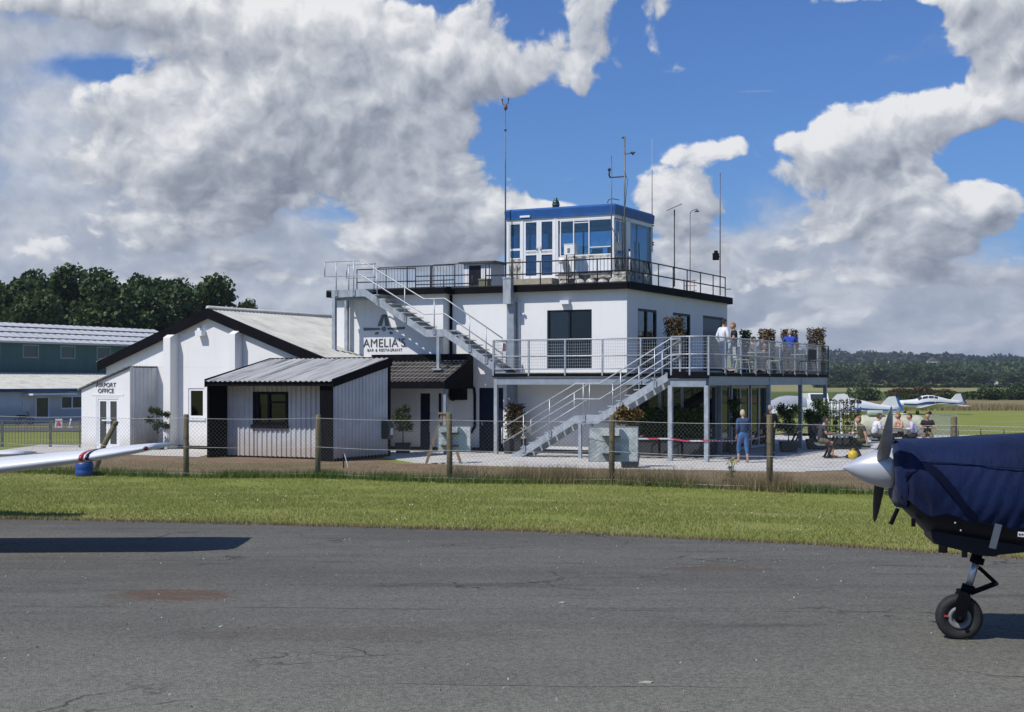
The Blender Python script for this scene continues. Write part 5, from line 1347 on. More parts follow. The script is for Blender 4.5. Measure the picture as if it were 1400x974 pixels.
# roof slopes: sheets laid down each slope
for (e0, sg) in ((G1, 1), (G0, -1)):
    for i in range(7):
        y0 = GFb - .18 + i * 2.0
        o = (GM, y0, ZM + .14); wv = (e0 - GM + sg * .1, 0, ZE - ZM)
        mb = MB(); mb.sheet(o if sg > 0 else (GM, y0 + 2.03, ZM + .14), (0, 1, 0) if sg > 0 else (0, -1, 0), 2.03, wv, .01, .22 if i else .22, .035, 'sine'); mb.build('roof_sheet', CORRW, gab)
mb = MB(); mb.tube([(GM, GFb - .2, ZM + .16), (GM, 13.6, ZM + .16)], .09, 8); mb.build('ridge_cap', CORRW, gab)
for sg, e0 in ((1, G1), (-1, G0)):
    mb = MB(); mb.prism([(GM, ZM + .16), (GM, ZM - .22), (e0 + sg * .0, ZE - .22), (e0, ZE + .16)], 'y', GFb - .22 - .002 * sg, GFb - .17); mb.build('bargeboard', BLACK, gab)
mb = MB(); mb.tube([(G1 + .05, GFb - .15, ZE - .02), (G1 + .05, 9, ZE - .02)], .08, 6); mb.build('gutter', BLACK, gab)
mb = MB(); mb.tube([(-15.3, 3.6, 4.2), (-15.3, 3.6, 4.95)], .07, 8); mb.build('roof_vent', MIDSTEEL, gab)
# buttresses with sloping tops
for (x0, x1, vt) in ((224, 233.5, 455), (313, 322, 450)):
    a0, a1 = pa(x0, GFb - .42), pa(x1, GFb - .42); zt = pz(vt, a0, GFb)
    mb = MB(); mb.prism([(GFb - .45, 0), (GFb - .002, 0), (GFb - .002, zt + .02), (GFb - .45, zt - .20)], 'x', a0, a1); mb.build('buttress', WHITE, gab)
# window and floodlight
mb = MB(); frame_rect(mb, gw[0], gw[1], gw[2], gw[3], GFb, .09, .03, .10); mb.box(gw[0] - .05, gw[1] + .05, GFb - .05, GFb + .04, gw[2] - .08, gw[2]); fr = mb.build('window', UPVC, gab); pane(fr, gw[0] + .09, gw[1] - .09, gw[2] + .09, gw[3] - .09, GFb + .06, GLASSD)
la = pa(273, GFb); lz = pz(460, la, GFb)
mb = MB(); mb.box(la + .0, la + .30, GFb - .26, GFb - .02, lz, lz + .20); mb.box(la - .02, la + .10, GFb - .12, GFb, lz + .12, lz + .30); mb.build('floodlight', UPVC, gab)
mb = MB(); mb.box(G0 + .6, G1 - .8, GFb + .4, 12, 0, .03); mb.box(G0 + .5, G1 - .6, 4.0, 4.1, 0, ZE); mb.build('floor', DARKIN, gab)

# ---------------------------------------------------------------- office porch
PF = -1.97; Q0, Q1 = -23.79, -21.44
po = thing('office_porch', 'white lean-to porch with grey double doors at the left end of the gabled building', 'porch', FB, (-22.6, PF, 0))
zl, zr = 2.24, 3.05
pdz = (pa(131.5, PF), pa(163.5, PF), .04, pz(543, -22.5, PF))
mb = MB(); wall(mb, Q0, Q1, 0, 2.2, PF, 'b', .2, [pdz]); mb.prism([(Q0, 2.202), (Q1, 2.202), (Q1, zr - .02), (Q0, zl - .02)], 'y', PF, PF + .2); mb.box(Q0, Q0 + .2, PF + .2, GFb - .002, 0, zl - .03)
mb.build('wall', WHITE2, po)
mb = MB(); mb.box(Q1 - .2, Q1 - .03, PF + .2, GFb - .002, 0, zr - .05); mb.sheet((Q1 - .01, PF + .01, .02), (0, 1, 0), GFb - PF - .02, (0, 0, zr - .06), .004, .22, .012); mb.build('side_cladding', SHEDW, po)
sl = (zr - zl) / (Q1 - Q0)
mb = MB(); mb.sheet((Q0 - .12, GFb - .003, zl - .12 * sl), (0, -1, 0), GFb - PF + .12, (Q1 - Q0 + .15, 0, (Q1 - Q0 + .15) * sl), .006, .15, .03, 'sine'); mb.build('roof_sheet', CORR, po)
mb = MB(); mb.prism([(Q0 - .14, zl - .09), (Q0 - .14, zl - .03), (Q1 + .02, zr + .0), (Q1 + .02, zr - .06)], 'y', PF - .05, PF - .003); mb.build('verge_board', GREYB, po)
p0, p1, q0, q1 = pdz
mb = MB(); frame_rect(mb, p0, p1, q0, q1, PF, .07, .01, .09, 'b'); dfr = mb.build('double_door', UPVC, po); pm = (p0 + p1) / 2
for (u, v) in ((p0 + .07, pm - .005), (pm + .005, p1 - .07)):
    mb = MB(); frame_rect(mb, u, v, q0 + .07, q1 - .07, PF, .09, .03, .08); mb.build('door_leaf', UPVC, dfr); pane(dfr, u + .09, v - .09, q0 + .16, q1 - .16, PF + .05, flat('smoked_door_glass', (.06, .065, .07), .08))
mb = MB(); mb.box(pm - .25, pm + .2, PF - .05, PF + .0, 1.05, 1.10); mb.build('handle', UPVC, dfr)
mb = MB(); mb.box(p0 - .22, p1 + .22, PF - .012, PF - .002, 0.02, q1 + .20) if False else mb.box(p0 - .2, p1 + .2, PF - .012, PF - .002, q1 + .05, q1 + .10); mb.build('door_lintel', WHITE2, po)
lc = (pa(129.5, PF) + pa(161, PF)) / 2
text_mb('AIRPORT', .235, lc, PF, pz(529.5, lc, PF), po, LETTER, 0, space=1.04)
text_mb('OFFICE', .235, lc, PF, pz(537.5, lc, PF), po, LETTER, 0, space=1.04)

# ================================================================== patio slab
mb = MB(FW)
mb.prism([(-4.3, 46.9), (-3.0, 43.7), (-1, 42.3), (1.2, 41.3), (8.1, 39.3), (9.3, 39.9), (12.2, 42.6), (19, 50), (22, 66), (4, 66)], 'z', -.2, .025)
tag(mb.build('patio_slab', CONC), kind='structure')
mb = MB(); mb.box(S0 + .12, S1 - .1, fw + .1, SB - .07, .01, .05); mb.build('floor', DARKIN, shed)
mb = MB(); mb.box(S0 - .4, K1 + 1.5, SB + .2, BW - .01, -.05, .03); tag(mb.build('entrance_paving', CONC), kind='structure')

# ================================================================== far left: green shed and low grey building
Hd = Vector((SA, CA, 0)); Hn = Vector((CA, -SA, 0))
def FH(x, y): return Matrix.Translation((x, y, 0)) @ Matrix.Rotation(TH, 4, 'Z')
fh = FH(-46.8, 130)
hang = thing('green_hangar', 'long dark green shed with white ribbed roof and small high windows at far left', 'hangar', fh, (0, 0, -1))
zE, zR = 6.15, 8.2
hw = [(y - 1.0, y + 1.0, 4.7, 5.98) for y in (-5.6, -1.0, 3.7, 8.44, 13.3, 18.2)]
mb = MB(fh); wall(mb, -34, 26, -1.2, zE, 0, 'a', .2, [(h[0], h[1], h[2], h[3]) for h in hw], -1); mb.box(-12, 0, 25.8, 26, -1.2, zE); mb.build('wall', GREENWALL, hang)
for h in hw:
    mb = MB(fh); frame_rect(mb, h[0], h[1], h[2], h[3], 0, .14, -.1, .02, 'a'); fr = mb.build('window', flat('pale_green_window_frame', (.20, .28, .26)), hang)
    mb = MB(fh); mb.box(-.1, -.06, h[0] + .14, h[1] - .14, h[2] + .14, h[3] - .14); mb.build('pane', flat('dusty_pane', (.075, .10, .095), .25), fr)
for i in range(16):
    mb = MB(fh); y = -34.3 + i * 3.8; mb.sheet((-5.2, y, zR), (0, 1, 0), 3.85, (5.6, 0, zE - zR + .05), .03, .95, .035, 'trap'); mb.build('roof_sheet', CORRH, hang)
for i in range(3):
    mb = MB(fh); f = (i + .8) / 3.6; mb.bar((-5.2 + 5.6 * f, -34.3, zR + (zE - zR) * f + .06), (-5.2 + 5.6 * f, 26.4, zR + (zE - zR) * f + .06), .35, .05); mb.build('lap_line', flat('roof_lap', (.34, .35, .35)), hang)
mb = MB(fh); mb.sheet((-5.2, 26.4, zR), (0, -1, 0), 60, (-5.6, 0, zE - zR), .03, .95, .1); mb.build('rear_roof', CORRH, hang)
mb = MB(fh); mb.tube([(.45, -34, zE + .02), (.45, 26.4, zE + .02)], .11, 6); mb.build('gutter', flat('pale_gutter', (.5, .5, .5)), hang)
# low building
fl = FH(-41.3, 118)
low = thing('low_grey_building', 'low pale grey building with blue eaves in front of the green shed', 'building', fl, (0, 0, -.9))
zw, zt = 1.75, 3.35
gzl = -1.1
mb = MB(fl); dr = (2.3, 3.9, -.7, 1.25); wn = (-8.5, -7.4, -.2, 1.0); w2 = (5.2, 7.9, .1, 1.3)
wall(mb, -14, 24, gzl, zw, 0, 'a', .2, [dr, wn, w2], -1); mb.build('wall', GREYWALL, low)
for (h, m_) in ((dr, UPVC), (wn, CHAR), (w2, UPVC)):
    mb = MB(fl); frame_rect(mb, h[0], h[1], h[2], h[3], 0, .14, -.1, .03, 'a', [(h[0] + h[1]) / 2] if h is w2 else []); fr = mb.build('door' if h is dr else 'window', m_, low); mb = MB(fl); mb.box(-.08, -.05, h[0] + .1, h[1] - .1, h[2] + .1, h[3] - .1); mb.build('pane', ACGLASS, fr)
mb = MB(fl); mb.box(0, 1.2, .9, 6.0, 1.35, 1.5); mb.build('door_canopy', UPVC, low)
mb = MB(fl); mb.box(0.0, .03, .9, 1.6, .1, 1.0); mb.build('notice_board', STICKER, low)
for i in range(10):
    mb = MB(fl); y = -14.2 + i * 3.9; mb.sheet((-10.0, y, zt), (0, 1, 0), 3.92, (10.5, 0, zw - zt + .1), .03, .5, .06, 'sine'); mb.build('roof_sheet', CORRW, low)
mb = MB(fl); mb.box(.42, .56, -14.2, 24.5, zw - .10, zw + .16); mb.build('eave_board', flat('dark_blue_eave', (.015, .06, .14)), low)
# blue-edged gable at the far left
fg = FH(-47.0, 112.0)
gb = thing('blue_gabled_annexe', 'white annexe with a bright blue gable edge at the far left', 'building', fg, (0, 0, -1))
mb = MB(fg); mb.prism([(-9, -1.1), (1.6, -1.1), (1.6, 1.45), (-3.5, 3.4), (-9, 1.5)], 'y', 0, .2); mb.box(1.4, 1.6, .2, 7, -1.1, 1.4); mb.build('wall', WHITE2, gb)
mb = MB(fg); mb.bar((1.9, -.1, 1.28), (-3.6, -.1, 3.5), .3, .38, (0, 0, 1)); mb.build('bargeboard', flat('bright_blue_trim', (.02, .17, .50)), gb)
mb = MB(fg); mb.quad((1.9, -.2, 1.4), (1.9, 7, 1.4), (-3.6, 7, 3.6), (-3.6, -.2, 3.6)); mb.build('roof', CORRW, gb)
mb = MB(fg); mb.box(-4, .6, -.05, -.01, -.1, 1.3); mb.build('panel', flat('cyan_panel', (.13, .42, .60)), gb)

# ================================================================== chain-link fence along the verge
def diag_mesh(name, pts, h0, h1, cell, r, m, parent):
    """chain link between ground points: zigzag wires as thin three-sided tubes"""
    V = []; F_ = []
    for i in range(len(pts) - 1):
        p = np.array(pts[i]); q = np.array(pts[i + 1]); L = np.linalg.norm(q - p); d = (q - p) / L; nrm = np.array([-d[1], d[0]])
        H = h1 - h0; n = int((L + H) / cell)
        for sgn in (1, -1):
            for k in range(n):
                s0 = k * cell - (H if sgn > 0 else 0); s1 = s0 + sgn * H
                if sgn < 0: s0 += 0; s1 = s0 - H
                a0, z0, a1, z1 = s0, h0, s1, h1
                lo, hi = min(a0, a1), max(a0, a1)
                if hi <= 0 or lo >= L: continue
                f = lambda s: h0 + (s - a0) / (a1 - a0) * (h1 - h0)
                c0, c1 = max(lo, 0), min(hi, L)
                ns = 1
                A = (c0, f(c0)); B = (c1, f(c1))
                gA = float(ground_z(*(p + d * A[0]))); gB = float(ground_z(*(p + d * B[0])))
                a3 = np.array([*(p + d * A[0]), A[1] + gA]); b3 = np.array([*(p + d * B[0]), B[1] + gB])
                off = np.array([*(nrm * .003 * sgn), 0])
                dv = b3 - a3; dv /= np.linalg.norm(dv); u = np.array([*nrm, 0]); w = np.cross(dv, u)
                o = len(V)
                for c in (a3 + off, b3 + off):
                    for t_ in range(3):
                        an = t_ * 2.0944; V.append(c + (u * math.cos(an) + w * math.sin(an)) * r)
                for t_ in range(3): F_.append((o + t_, o + 3 + t_, o + 3 + (t_ + 1) % 3, o + (t_ + 1) % 3))
    x = mesh_np(name, V, F_, m, parent, M=Matrix.Identity(4)); x['kind'] = 'stuff'; return x
fence = thing('chain_link_fence', 'wire mesh fence on round wooden posts along the grass verge in front of the buildings', 'fence', FW, (0, 35.3, 0))
fpts = [(-19, 41.5), (-14.8, 40.0), (-11.6, 38.5)] + [(-8.5, 37.1), (-5.07, 37.1), (-1.54, 35.2), (2.43, 34.7), (5.87, 32.4), (9.62, 31.0), (13.5, 29.4)]
WIRE = flat('fence_wire', (.46, .47, .47), .5)
ph = [1.6, 1.6, 1.45, 1.65, 1.64, 1.72, 1.69, 1.75, 1.74, 1.7]
lean = [0, 0, .0, 0, .02, -.015, .01, .0, .012, 0]
for i, (x, y) in enumerate(fpts):
    if i == 2: continue
    z = gz(x, y); mb = MB(FW); h = ph[i]; l = lean[i]
    mb.tube([(x, y, z - .1), (x + l * .5, y, z + h * .5), (x + l, y, z + h - .03), (x + l, y, z + h)], [.075, .073, .070, .055], 10); mb.build('post', WOOD, fence)
    mb = MB(FW)
    for hh in (h * .30, h * .62): mb.tube([(x + .079 * math.cos(k), y + .079 * math.sin(k), z + hh) for k in np.linspace(0, 5.6, 9)], .004, 4)
    mb.build('tie_wire', DARKSTEEL, fence)
for hh in (1.55, .80, .12):
    mb = MB(FW); P = []
    for i in range(len(fpts) - 1):
        p, q = fpts[i], fpts[i + 1]
        for k in range(6):
            f = k / 6; x = p[0] + (q[0] - p[0]) * f; y = p[1] + (q[1] - p[1]) * f; P.append((x, y - .085, gz(x, y) + hh - .03 * math.sin(math.pi * f)))
    mb.tube(P, .0045, 4); mb.build('line_wire', WIRE, fence)
diag_mesh('wire_mesh', [(x, y - .08) for x, y in fpts], .04, 1.54, .105, .0021, flat('weathered_mesh_wire', (.11, .115, .115), .8), fence)
t = thing('leaning_post', 'short wooden strut leaning over by the office porch', 'post', FW, (-11.6, 38.6, 0))
mb = MB(FW); mb.tube([(-11.62, 39.6, -.05), (-11.35, 39.5, .7), (-10.98, 39.4, 1.37)], [.07, .075, .07], 8); mb.build('strut', WOOD, t)
mb = MB(FW); mb.tube([(-11.0, 39.4, 1.30), (-10.95, 39.4, 1.40)], [.078, .06], 8); mb.build('cap', WOOD, t)
# sign boards fixed to the fence posts, seen from behind
ALUB = mat('reflection_mottled_board', (.50, .55, .55), .42, .1, .12, 5, .35, 9, col2=(.72, .75, .74), fac2=(.44, .56))  # pale blotches painted in for the mottled reflections on the metal
def board(px0, px1, v0, v1, y, lab, base):
    X0, X1 = (px0 - 700) / 1944 * y, (px1 - 700) / 1944 * y; Z = lambda v: 2.5 - (v - 522) * y / 1944
    t = thing('sign_board', lab, 'sign board', FW, ((X0 + X1) / 2, y, Z(v1)), 0, 'boards fixed to the fence')
    mb = MB(FW); mb.box(X0, X1, y, y + .012, Z(v1), Z(v0)); mb.build('panel', ALUB, t)
    mb = MB(FW); xc = base; frame_rect(mb, X0 - .01, X1 + .01, Z(v1) - .01, Z(v0) + .01, y, .02, -.004, .02); mb.build('edge_trim', GALV, t)
    for f in (.27, .78):
        mb = MB(FW); z = Z(v0) + (Z(v1) - Z(v0)) * f; mb.box(xc - .22, xc + .22, y - .20, y - .006, z - .012, z + .012); mb.build('clamp', DARKSTEEL, t)
board(599, 643, 583, 617, 35.42, 'smaller mottled metal board clamped to the fence post beside the step ladder', -1.54)
board(805, 872, 584, 631, 34.92, 'larger mottled metal board clamped to the fence post below the steel stairs', 2.43)

# ================================================================== plants
POTM = flat('dark_planter', (.022, .024, .028), .6)
def leafball(name, m, parent, cl, n, leaf, seed):
    rg_ = np.random.default_rng(seed); V, Fq = leaf_quads(crown_points(cl, n, .3, rg_), leaf, .1, rg_)
    return mesh_np(name, V, Fq, m, parent, M=None if parent is None else None)
def potted_tree(name, x, y, z0, htrunk, cl, m, n, leaf, label, cat, seed, pot=(.26, .34), frame=FW, bend=0.0):
    t = thing(name, label, cat, frame, (x, y, z0))
    mb = MB(WMAT[t]); w, h = pot; mb.prism([(-w * .8, 0), (w * .8, 0), (w, h), (-w, h)], 'y', -w * .9, w * .9); mb.build('pot', POTM, t)
    mb = MB(WMAT[t]); mb.tube([(0, 0, h), (bend * .5, 0, htrunk * .6), (bend, 0, htrunk * 1.15)], [.03, .025, .015], 6)
    for q in cl[:5]: mb.tube([(bend * .8, 0, htrunk), (q[0], q[1], q[2])], [.014, .006], 4)
    mb.build('stem', BARK, t)
    rg_ = np.random.default_rng(seed); V, Fq = leaf_quads(crown_points(cl, n, .25, rg_), leaf, .1, rg_); mesh_np('foliage', V, Fq, m, t)
    return t
def XY(px, y): return (px - 700) / 1944 * y
def rcl(seed, n, c, r, s):
    rg_ = random.Random(seed); return [(c[0] + rg_.uniform(-r[0], r[0]), c[1] + rg_.uniform(-r[1], r[1]), c[2] + rg_.uniform(-r[2], r[2]), s, s, s * .9) for _ in range(n)]
potted_tree('potted_bay_tree', XY(551, 49.3), 49.3, 0, .75, rcl(1, 9, (0, 0, 1.25), (.22, .2, .32), .22), LEAFO, 2600, .06, 'olive tree with feathery round head in a dark square pot by the entrance doors', 'potted tree', 31, (.27, .38))
potted_tree('potted_shrub', *W(pa(212, -1.45), -1.45).xy, 0, .6, rcl(2, 8, (.1, 0, 1.25), (.30, .15, .42), .16), LEAFO, 1300, .075, 'sparse thin stemmed shrub in a dark pot between office porch and white buttress', 'potted tree', 32, (.32, .22), bend=.12)
potted_tree('potted_bush', XY(861, 41.0), 41.0, 0, .9, rcl(3, 8, (0, 0, 1.5), (.30, .2, .22), .2), LEAFY, 1500, .09, 'orange and green bush in a dark pot in front of the steel stairs', 'potted bush', 33, (.28, .5))
potted_tree('potted_bay_tree', XY(1114, 52), 52, 0, .7, rcl(4, 10, (0, 0, 1.4), (.35, .25, .4), .25), LEAFD, 2400, .08, 'dark potted tree beside the last deck post, under the white van roof', 'potted tree', 34, (.3, .4))
potted_tree('potted_bay_tree', XY(1078, 50), 50, 0, .6, rcl(5, 9, (0, 0, 1.2), (.28, .25, .4), .24), LEAFD, 1900, .08, 'dark potted tree between the two middle posts under the deck', 'potted tree', 35, (.3, .4))
potted_tree('potted_conifer', *W(-.9, 5.3).xy, 0, .5, rcl(6, 9, (0, 0, 1.3), (.12, .12, .8), .16), LEAFD, 1500, .07, 'narrow dark upright conifer against the glazed room under the deck', 'potted tree', 36, (.2, .35))
def planter(a0, a1, b0, b1, z0, hp, zt, m, lab, group, seed, dens=1.0, bare=False, leaf=.075):
    t = thing('hedge_planter', lab, 'planter', FB, ((a0 + a1) / 2, (b0 + b1) / 2, z0), 0, group)
    mb = MB(); mb.box(a0, a1, b0, b1, z0, z0 + hp); mb.box(a0 - .015, a1 + .015, b0 - .015, b1 + .015, z0 + hp - .04, z0 + hp); mb.build('trough', POTM, t)
    rg_ = np.random.default_rng(seed); V_ = (a1 - a0) * (b1 - b0) * (zt - z0 - hp); n = int(3600 * V_ * dens + 500)
    P = np.stack([rg_.uniform(a0, a1, n), rg_.uniform(b0, b1, n), z0 + hp + .05 + (zt - z0 - hp - .05) * rg_.random(n) ** .85], 1)
    P += rg_.normal(size=P.shape) * .025
    P = (np.array(FB)[:3, :3] @ P.T).T + np.array(FB)[:3, 3]
    Ti = np.array(WMAT[t].inverted()); P = P @ Ti[:3, :3].T + Ti[:3, 3]
    V, Fq = leaf_quads(P, leaf, 0, rg_); mesh_np('hedge_leaves', V, Fq, m, t)
    mb = MB()
    for k in range(5): a = a0 + (a1 - a0) * (k + .5) / 5; mb.tube([(a, (b0 + b1) / 2, z0 + hp), (a + .03, (b0 + b1) / 2, zt - .1)], .012, 4)
    mb.build('stems', BARK, t)
GP = 'hedge planters on the upper deck'
zt_ = lambda v, a, b: pz(v, a, b)
for px, b, w, v, lab, m in ((922, 4.6, .66, 435, 'clipped reddish hedge planter in front of the middle side window on the deck', LEAFR),
                         (1048, 13.5, .62, 451, 'clipped hedge planter at the deck end, left of the man in blue', LEAFR),
                         (1079, 13.5, .62, 451, 'clipped hedge planter at the deck end hidden partly by the man in blue', LEAFR),
                         (1115.5, 13.4, .66, 450, 'clipped hedge planter at the far right corner of the deck', LEAFR),
                         (1019, 13.3, .40, 452, 'dark leafy planter just right of the two standing men on the deck', LEAFD)):
    a = pa(px, b); planter(a - w / 2, a + w / 2, b - .2, b + .22, ZD, .45, pz(v, a, b), m, lab, GP, int(px))
for k, (x0, x1, lab) in enumerate(((873, 900, 'dark hedge planter under the deck nearest the steel stairs'), (903, 931, 'middle dark hedge planter under the deck'), (934, 962, 'dark hedge planter under the deck left of the front corner posts'))):
    a0, a1 = pa(x0, 2.5), pa(x1, 2.5); planter(a0, a1, 2.5, 2.95, .03, .62, 1.62, LEAFD, lab, 'dark hedge planters under the deck', 60 + k, .8)
a0, a1 = pa(689, 1.75), pa(712, 1.75); planter(a0, a1, 1.75, 2.15, .03, .5, 1.72, LEAFR, 'reddish hedge planter by the navy door left of the stairs', None, 70)
# trellis screens with climbing plants by the patio tables
for k, (px, lab) in enumerate(((1139, 'narrow plant covered trellis screen just right of the last deck post'), (1163, 'wide plant covered trellis screen behind the picnic tables'))):
    y = 52.0; x = XY(px, y); w = .32 if k == 0 else .36
    t = thing('trellis_screen', lab, 'trellis', FW, (x, y, 0), 0, 'planted trellis screens')
    mb = MB(FW); mb.box(x - w, x + w, y - .18, y + .18, .03, .45); mb.build('trough', POTM, t)
    mb = MB(FW); mb.box(x - w - .03, x - w + .02, y - .03, y + .03, .0, 1.9); mb.build('post', UPVC, t)
    mb = MB(FW)
    for i in range(5): mb.bar((x - w + .1 + i * (2 * w - .2) / 4, y, .45), (x - w + .1 + i * (2 * w - .2) / 4, y, 1.8), .025, .02)
    for i in range(5): mb.bar((x - w, y + .02, .6 + i * .28), (x + w, y + .02, .6 + i * .28), .025, .02)
    mb.build('lattice', DARKSTEEL, t)
    n = 800; P = np.stack([NP.uniform(-w, w, n), NP.uniform(-.1, .1, n), NP.uniform(.45, 1.85, n)], 1); P = P[(np.sin(P[:, 0] * 22) + np.sin(P[:, 2] * 11) + NP.normal(size=n) * .7) > -.3]
    V, Fq = leaf_quads(P, .08); mesh_np('climbing_leaves', V, Fq, LEAFR if k else LEAFM, t)
# ragwort
t = thing('ragwort_plant', 'tall yellow flowering weed standing left of the fence post near the woman in blue', 'wild flower', FW, (XY(1000, 33.6), 33.6, gz(5.2, 33.6)))
x, y = XY(1000, 33.6), 33.6; z = gz(x, y); mb = MB(FW)
for dx, dz in ((0, .62), (-.06, .56), (.07, .58), (.03, .66)): mb.tube([(x, y, z), (x + dx * .4, y, z + .35), (x + dx, y, z + dz)], .007, 4)
mb.build('stem', LEAFM, t)
P = np.array([(dx + a, b, dz + c) for dx, dz in ((0, .64), (-.07, .58), (.08, .60), (.03, .68)) for a, b, c in NP.normal(size=(22, 3)) * .028]); V, Fq = leaf_quads(P, .035); mesh_np('yellow_flowers', V, Fq, flat('ragwort_yellow', (.62, .50, .02)), t)
P = np.stack([NP.normal(size=60) * .05, NP.normal(size=60) * .05, NP.uniform(.05, .5, 60)], 1); V, Fq = leaf_quads(P, .07); mesh_np('leaves', V, Fq, LEAFM, t)

# ================================================================== small site objects
BLUEP = flat('blue_plastic', (.020, .065, .26), .4)
bx_, by_ = XY(115.5, 37.6), 37.6
t = thing('blue_drum', 'small blue plastic drum on the ground under the white wing tip', 'drum', FW, (bx_, by_, 0))
mb = MB(FW); z = gz(bx_, by_); mb.lathe([(.20, 0), (.235, .04), (.235, .14), (.222, .16), (.235, .19), (.235, .33), (.20, .38)], (bx_, by_, z), n=18); mb.build('body', BLUEP, t)
mb = MB(FW); mb.lathe([(.21, 0), (.21, .02)], (bx_, by_, z + .38), n=18); mb.lathe([(.035, 0), (.035, .025)], (bx_ + .1, by_ - .05, z + .40), n=8); mb.build('lid', flat('pale_blue_lid', (.05, .13, .40)), t)
# step ladder
t = thing('step_ladder', 'old wooden step ladder standing open by the fence board', 'ladder', FW, (-2.0, 43, 0))
yl = 43.0; xt, zt2 = XY(606, yl), 1.52
LW = flat('old_ladder_wood', (.26, .20, .13))
for (xb, s) in ((XY(583, yl), -1), (XY(630, yl), 1)):
    for dy in (-.16, .16):
        mb = MB(FW); mb.bar((xb + (.0), yl + dy * 1.4, .03), (xt + .03 * s, yl + dy, zt2), .035, .06); mb.build('rail', LW, t)
mb = MB(FW); mb.box(xt - .14, xt + .14, yl - .2, yl + .2, zt2, zt2 + .04); mb.build('top_step', LW, t)
for i in range(5):
    f = (i + 1) / 6; x = XY(583, yl) + (xt - XY(583, yl)) * f; mb = MB(FW); mb.box(x - .06, x + .06, yl - .2, yl + .2, .03 + 1.5 * f, .06 + 1.5 * f); mb.build('step', LW, t)
# short stake, kerb block
t = thing('marker_stake', 'short pale stake leaning on the grass in front of the shed side', 'stake', FW, (XY(472, 41), 41, 0))
mb = MB(FW); x = XY(470, 41); mb.tube([(x, 41, 0), (x - .01, 41, .40)], .022, 6); mb.build('upright', BLACK, t); mb = MB(FW); mb.tube([(x + .02, 41, .42), (x + .13, 41, .02)], .014, 5); mb.build('strut', UPVC, t)
# barrier tape
def tape_mat():
    m = bpy.data.materials.new('red_white_tape'); m.use_nodes = True; t = NT(m.node_tree); p = t.n['Principled BSDF']; geo = t.node('ShaderNodeNewGeometry')
    s = t.node('ShaderNodeSeparateXYZ'); t.l.new(geo.outputs['Position'], s.inputs[0]); q = t.m('FRACT', t.m('MULTIPLY', t.m('ADD', t.m('ADD', s.outputs[0], s.outputs[1]), s.outputs[2]), 2.6)); f = t.m('GREATER_THAN', q, .5)
    t.put(p.inputs['Base Color'], t.mix(f, (.42, .05, .06), (.52, .50, .49))); return m
tp = [(pa(873, -.1), .35, .80), (-2.4, -.08, .70), (-1.26, -.02, .72), (-.7, -.05, .66), (0.0, -.03, .68), (.06, 2.0, .60), (.10, 4.2, .58), (.05, 6.45, .66), (.05, 8.5, .6), (.02, 10.5, .68)]
mb = MB(); v = []
for (a, b, z) in tp: v += [(a, b - .004, z - .024), (a, b - .004, z + .024)]
mb.add(v, [(2 * i, 2 * i + 2, 2 * i + 3, 2 * i + 1) for i in range(len(tp) - 1)]); tag(mb.build('barrier_tape', tape_mat()), 'red and white striped tape strung between the front deck posts', 'tape')
# picnic tables (A-frame, black legs, grey slats)
def picnic(x, y, rz, lab, L=1.5):
    t = thing('picnic_table', lab, 'table', FW, (x, y, .03), rz, 'picnic tables on the patio'); F_ = WMAT[t]
    mb = MB(F_); mb.box(-L / 2, L / 2, -.36, -.235, .72, .755); pieces('table_slat', mb, TABLEM, t, [(0, .145 * i, 0) for i in range(1, 5)])
    for s in (-1, 1):
        mb = MB(F_); mb.box(-L / 2, L / 2, s * .74 - .13, s * .74 + .13, .42, .455); mb.build('seat', TABLEM, t)
    for sx in (-1, 1):
        for sy in (-1, 1):
            mb = MB(F_); mb.bar((sx * L * .36, sy * .55, 0), (sx * L * .36, sy * .22, .72), .05, .07); mb.build('leg', BLKMETAL, t)
        mb = MB(F_); mb.box(sx * L * .36 - .02, sx * L * .36 + .02, -.82, .82, .35, .415); mb.build('cross_bar', BLKMETAL, t)
    return t
T1 = picnic(10.75, 46.2, R(82), 'nearer picnic table with the man in shorts at its left side')
T2 = picnic(13.65, 50.8, R(78), 'farther picnic table where the white shirted people sit', 1.8)
T3 = picnic(11.6, 56.0, R(70), 'picnic table in the shade beyond the last deck posts')
t = thing('yellow_bag', 'bright yellow crumpled bag on the ground under the nearer picnic table', 'bag', FW, (11.05, 45.2, 0))
bm_ = MB(FW); bm_.ball((XY(1166, 45.2), 45.2, .17), (.16, .12, .15), 12, 8); vv = [(x + .02 * math.sin(z * 60 + y * 40), y, z) for x, y, z in bm_.V]; bm_.V = vv; bm_.build('sack', flat('yellow_plastic', (.62, .44, .03), .5), t)
mb = MB(FW); mb.tube([(XY(1166, 45.2) - .05, 45.2, .30), (XY(1166, 45.2), 45.2, .38), (XY(1166, 45.2) + .05, 45.2, .30)], .012, 5); mb.build('handle', flat('yellow_plastic', (.62, .44, .03), .5), t)
CUPM = flat('pale_cup', (.6, .6, .58))
for k, (x, y, lab) in enumerate(((10.62, 45.75, 'pale mug on the near edge of the nearer picnic table'), (10.98, 45.8, 'second pale mug on the nearer picnic table, beside the woman in olive'))):
    mb = MB(FW); mb.lathe([(.035, 0), (.045, .10)], (x, y, .787), n=10); tag(mb.build('mug', CUPM), lab, 'mug', 'mugs on the picnic table')
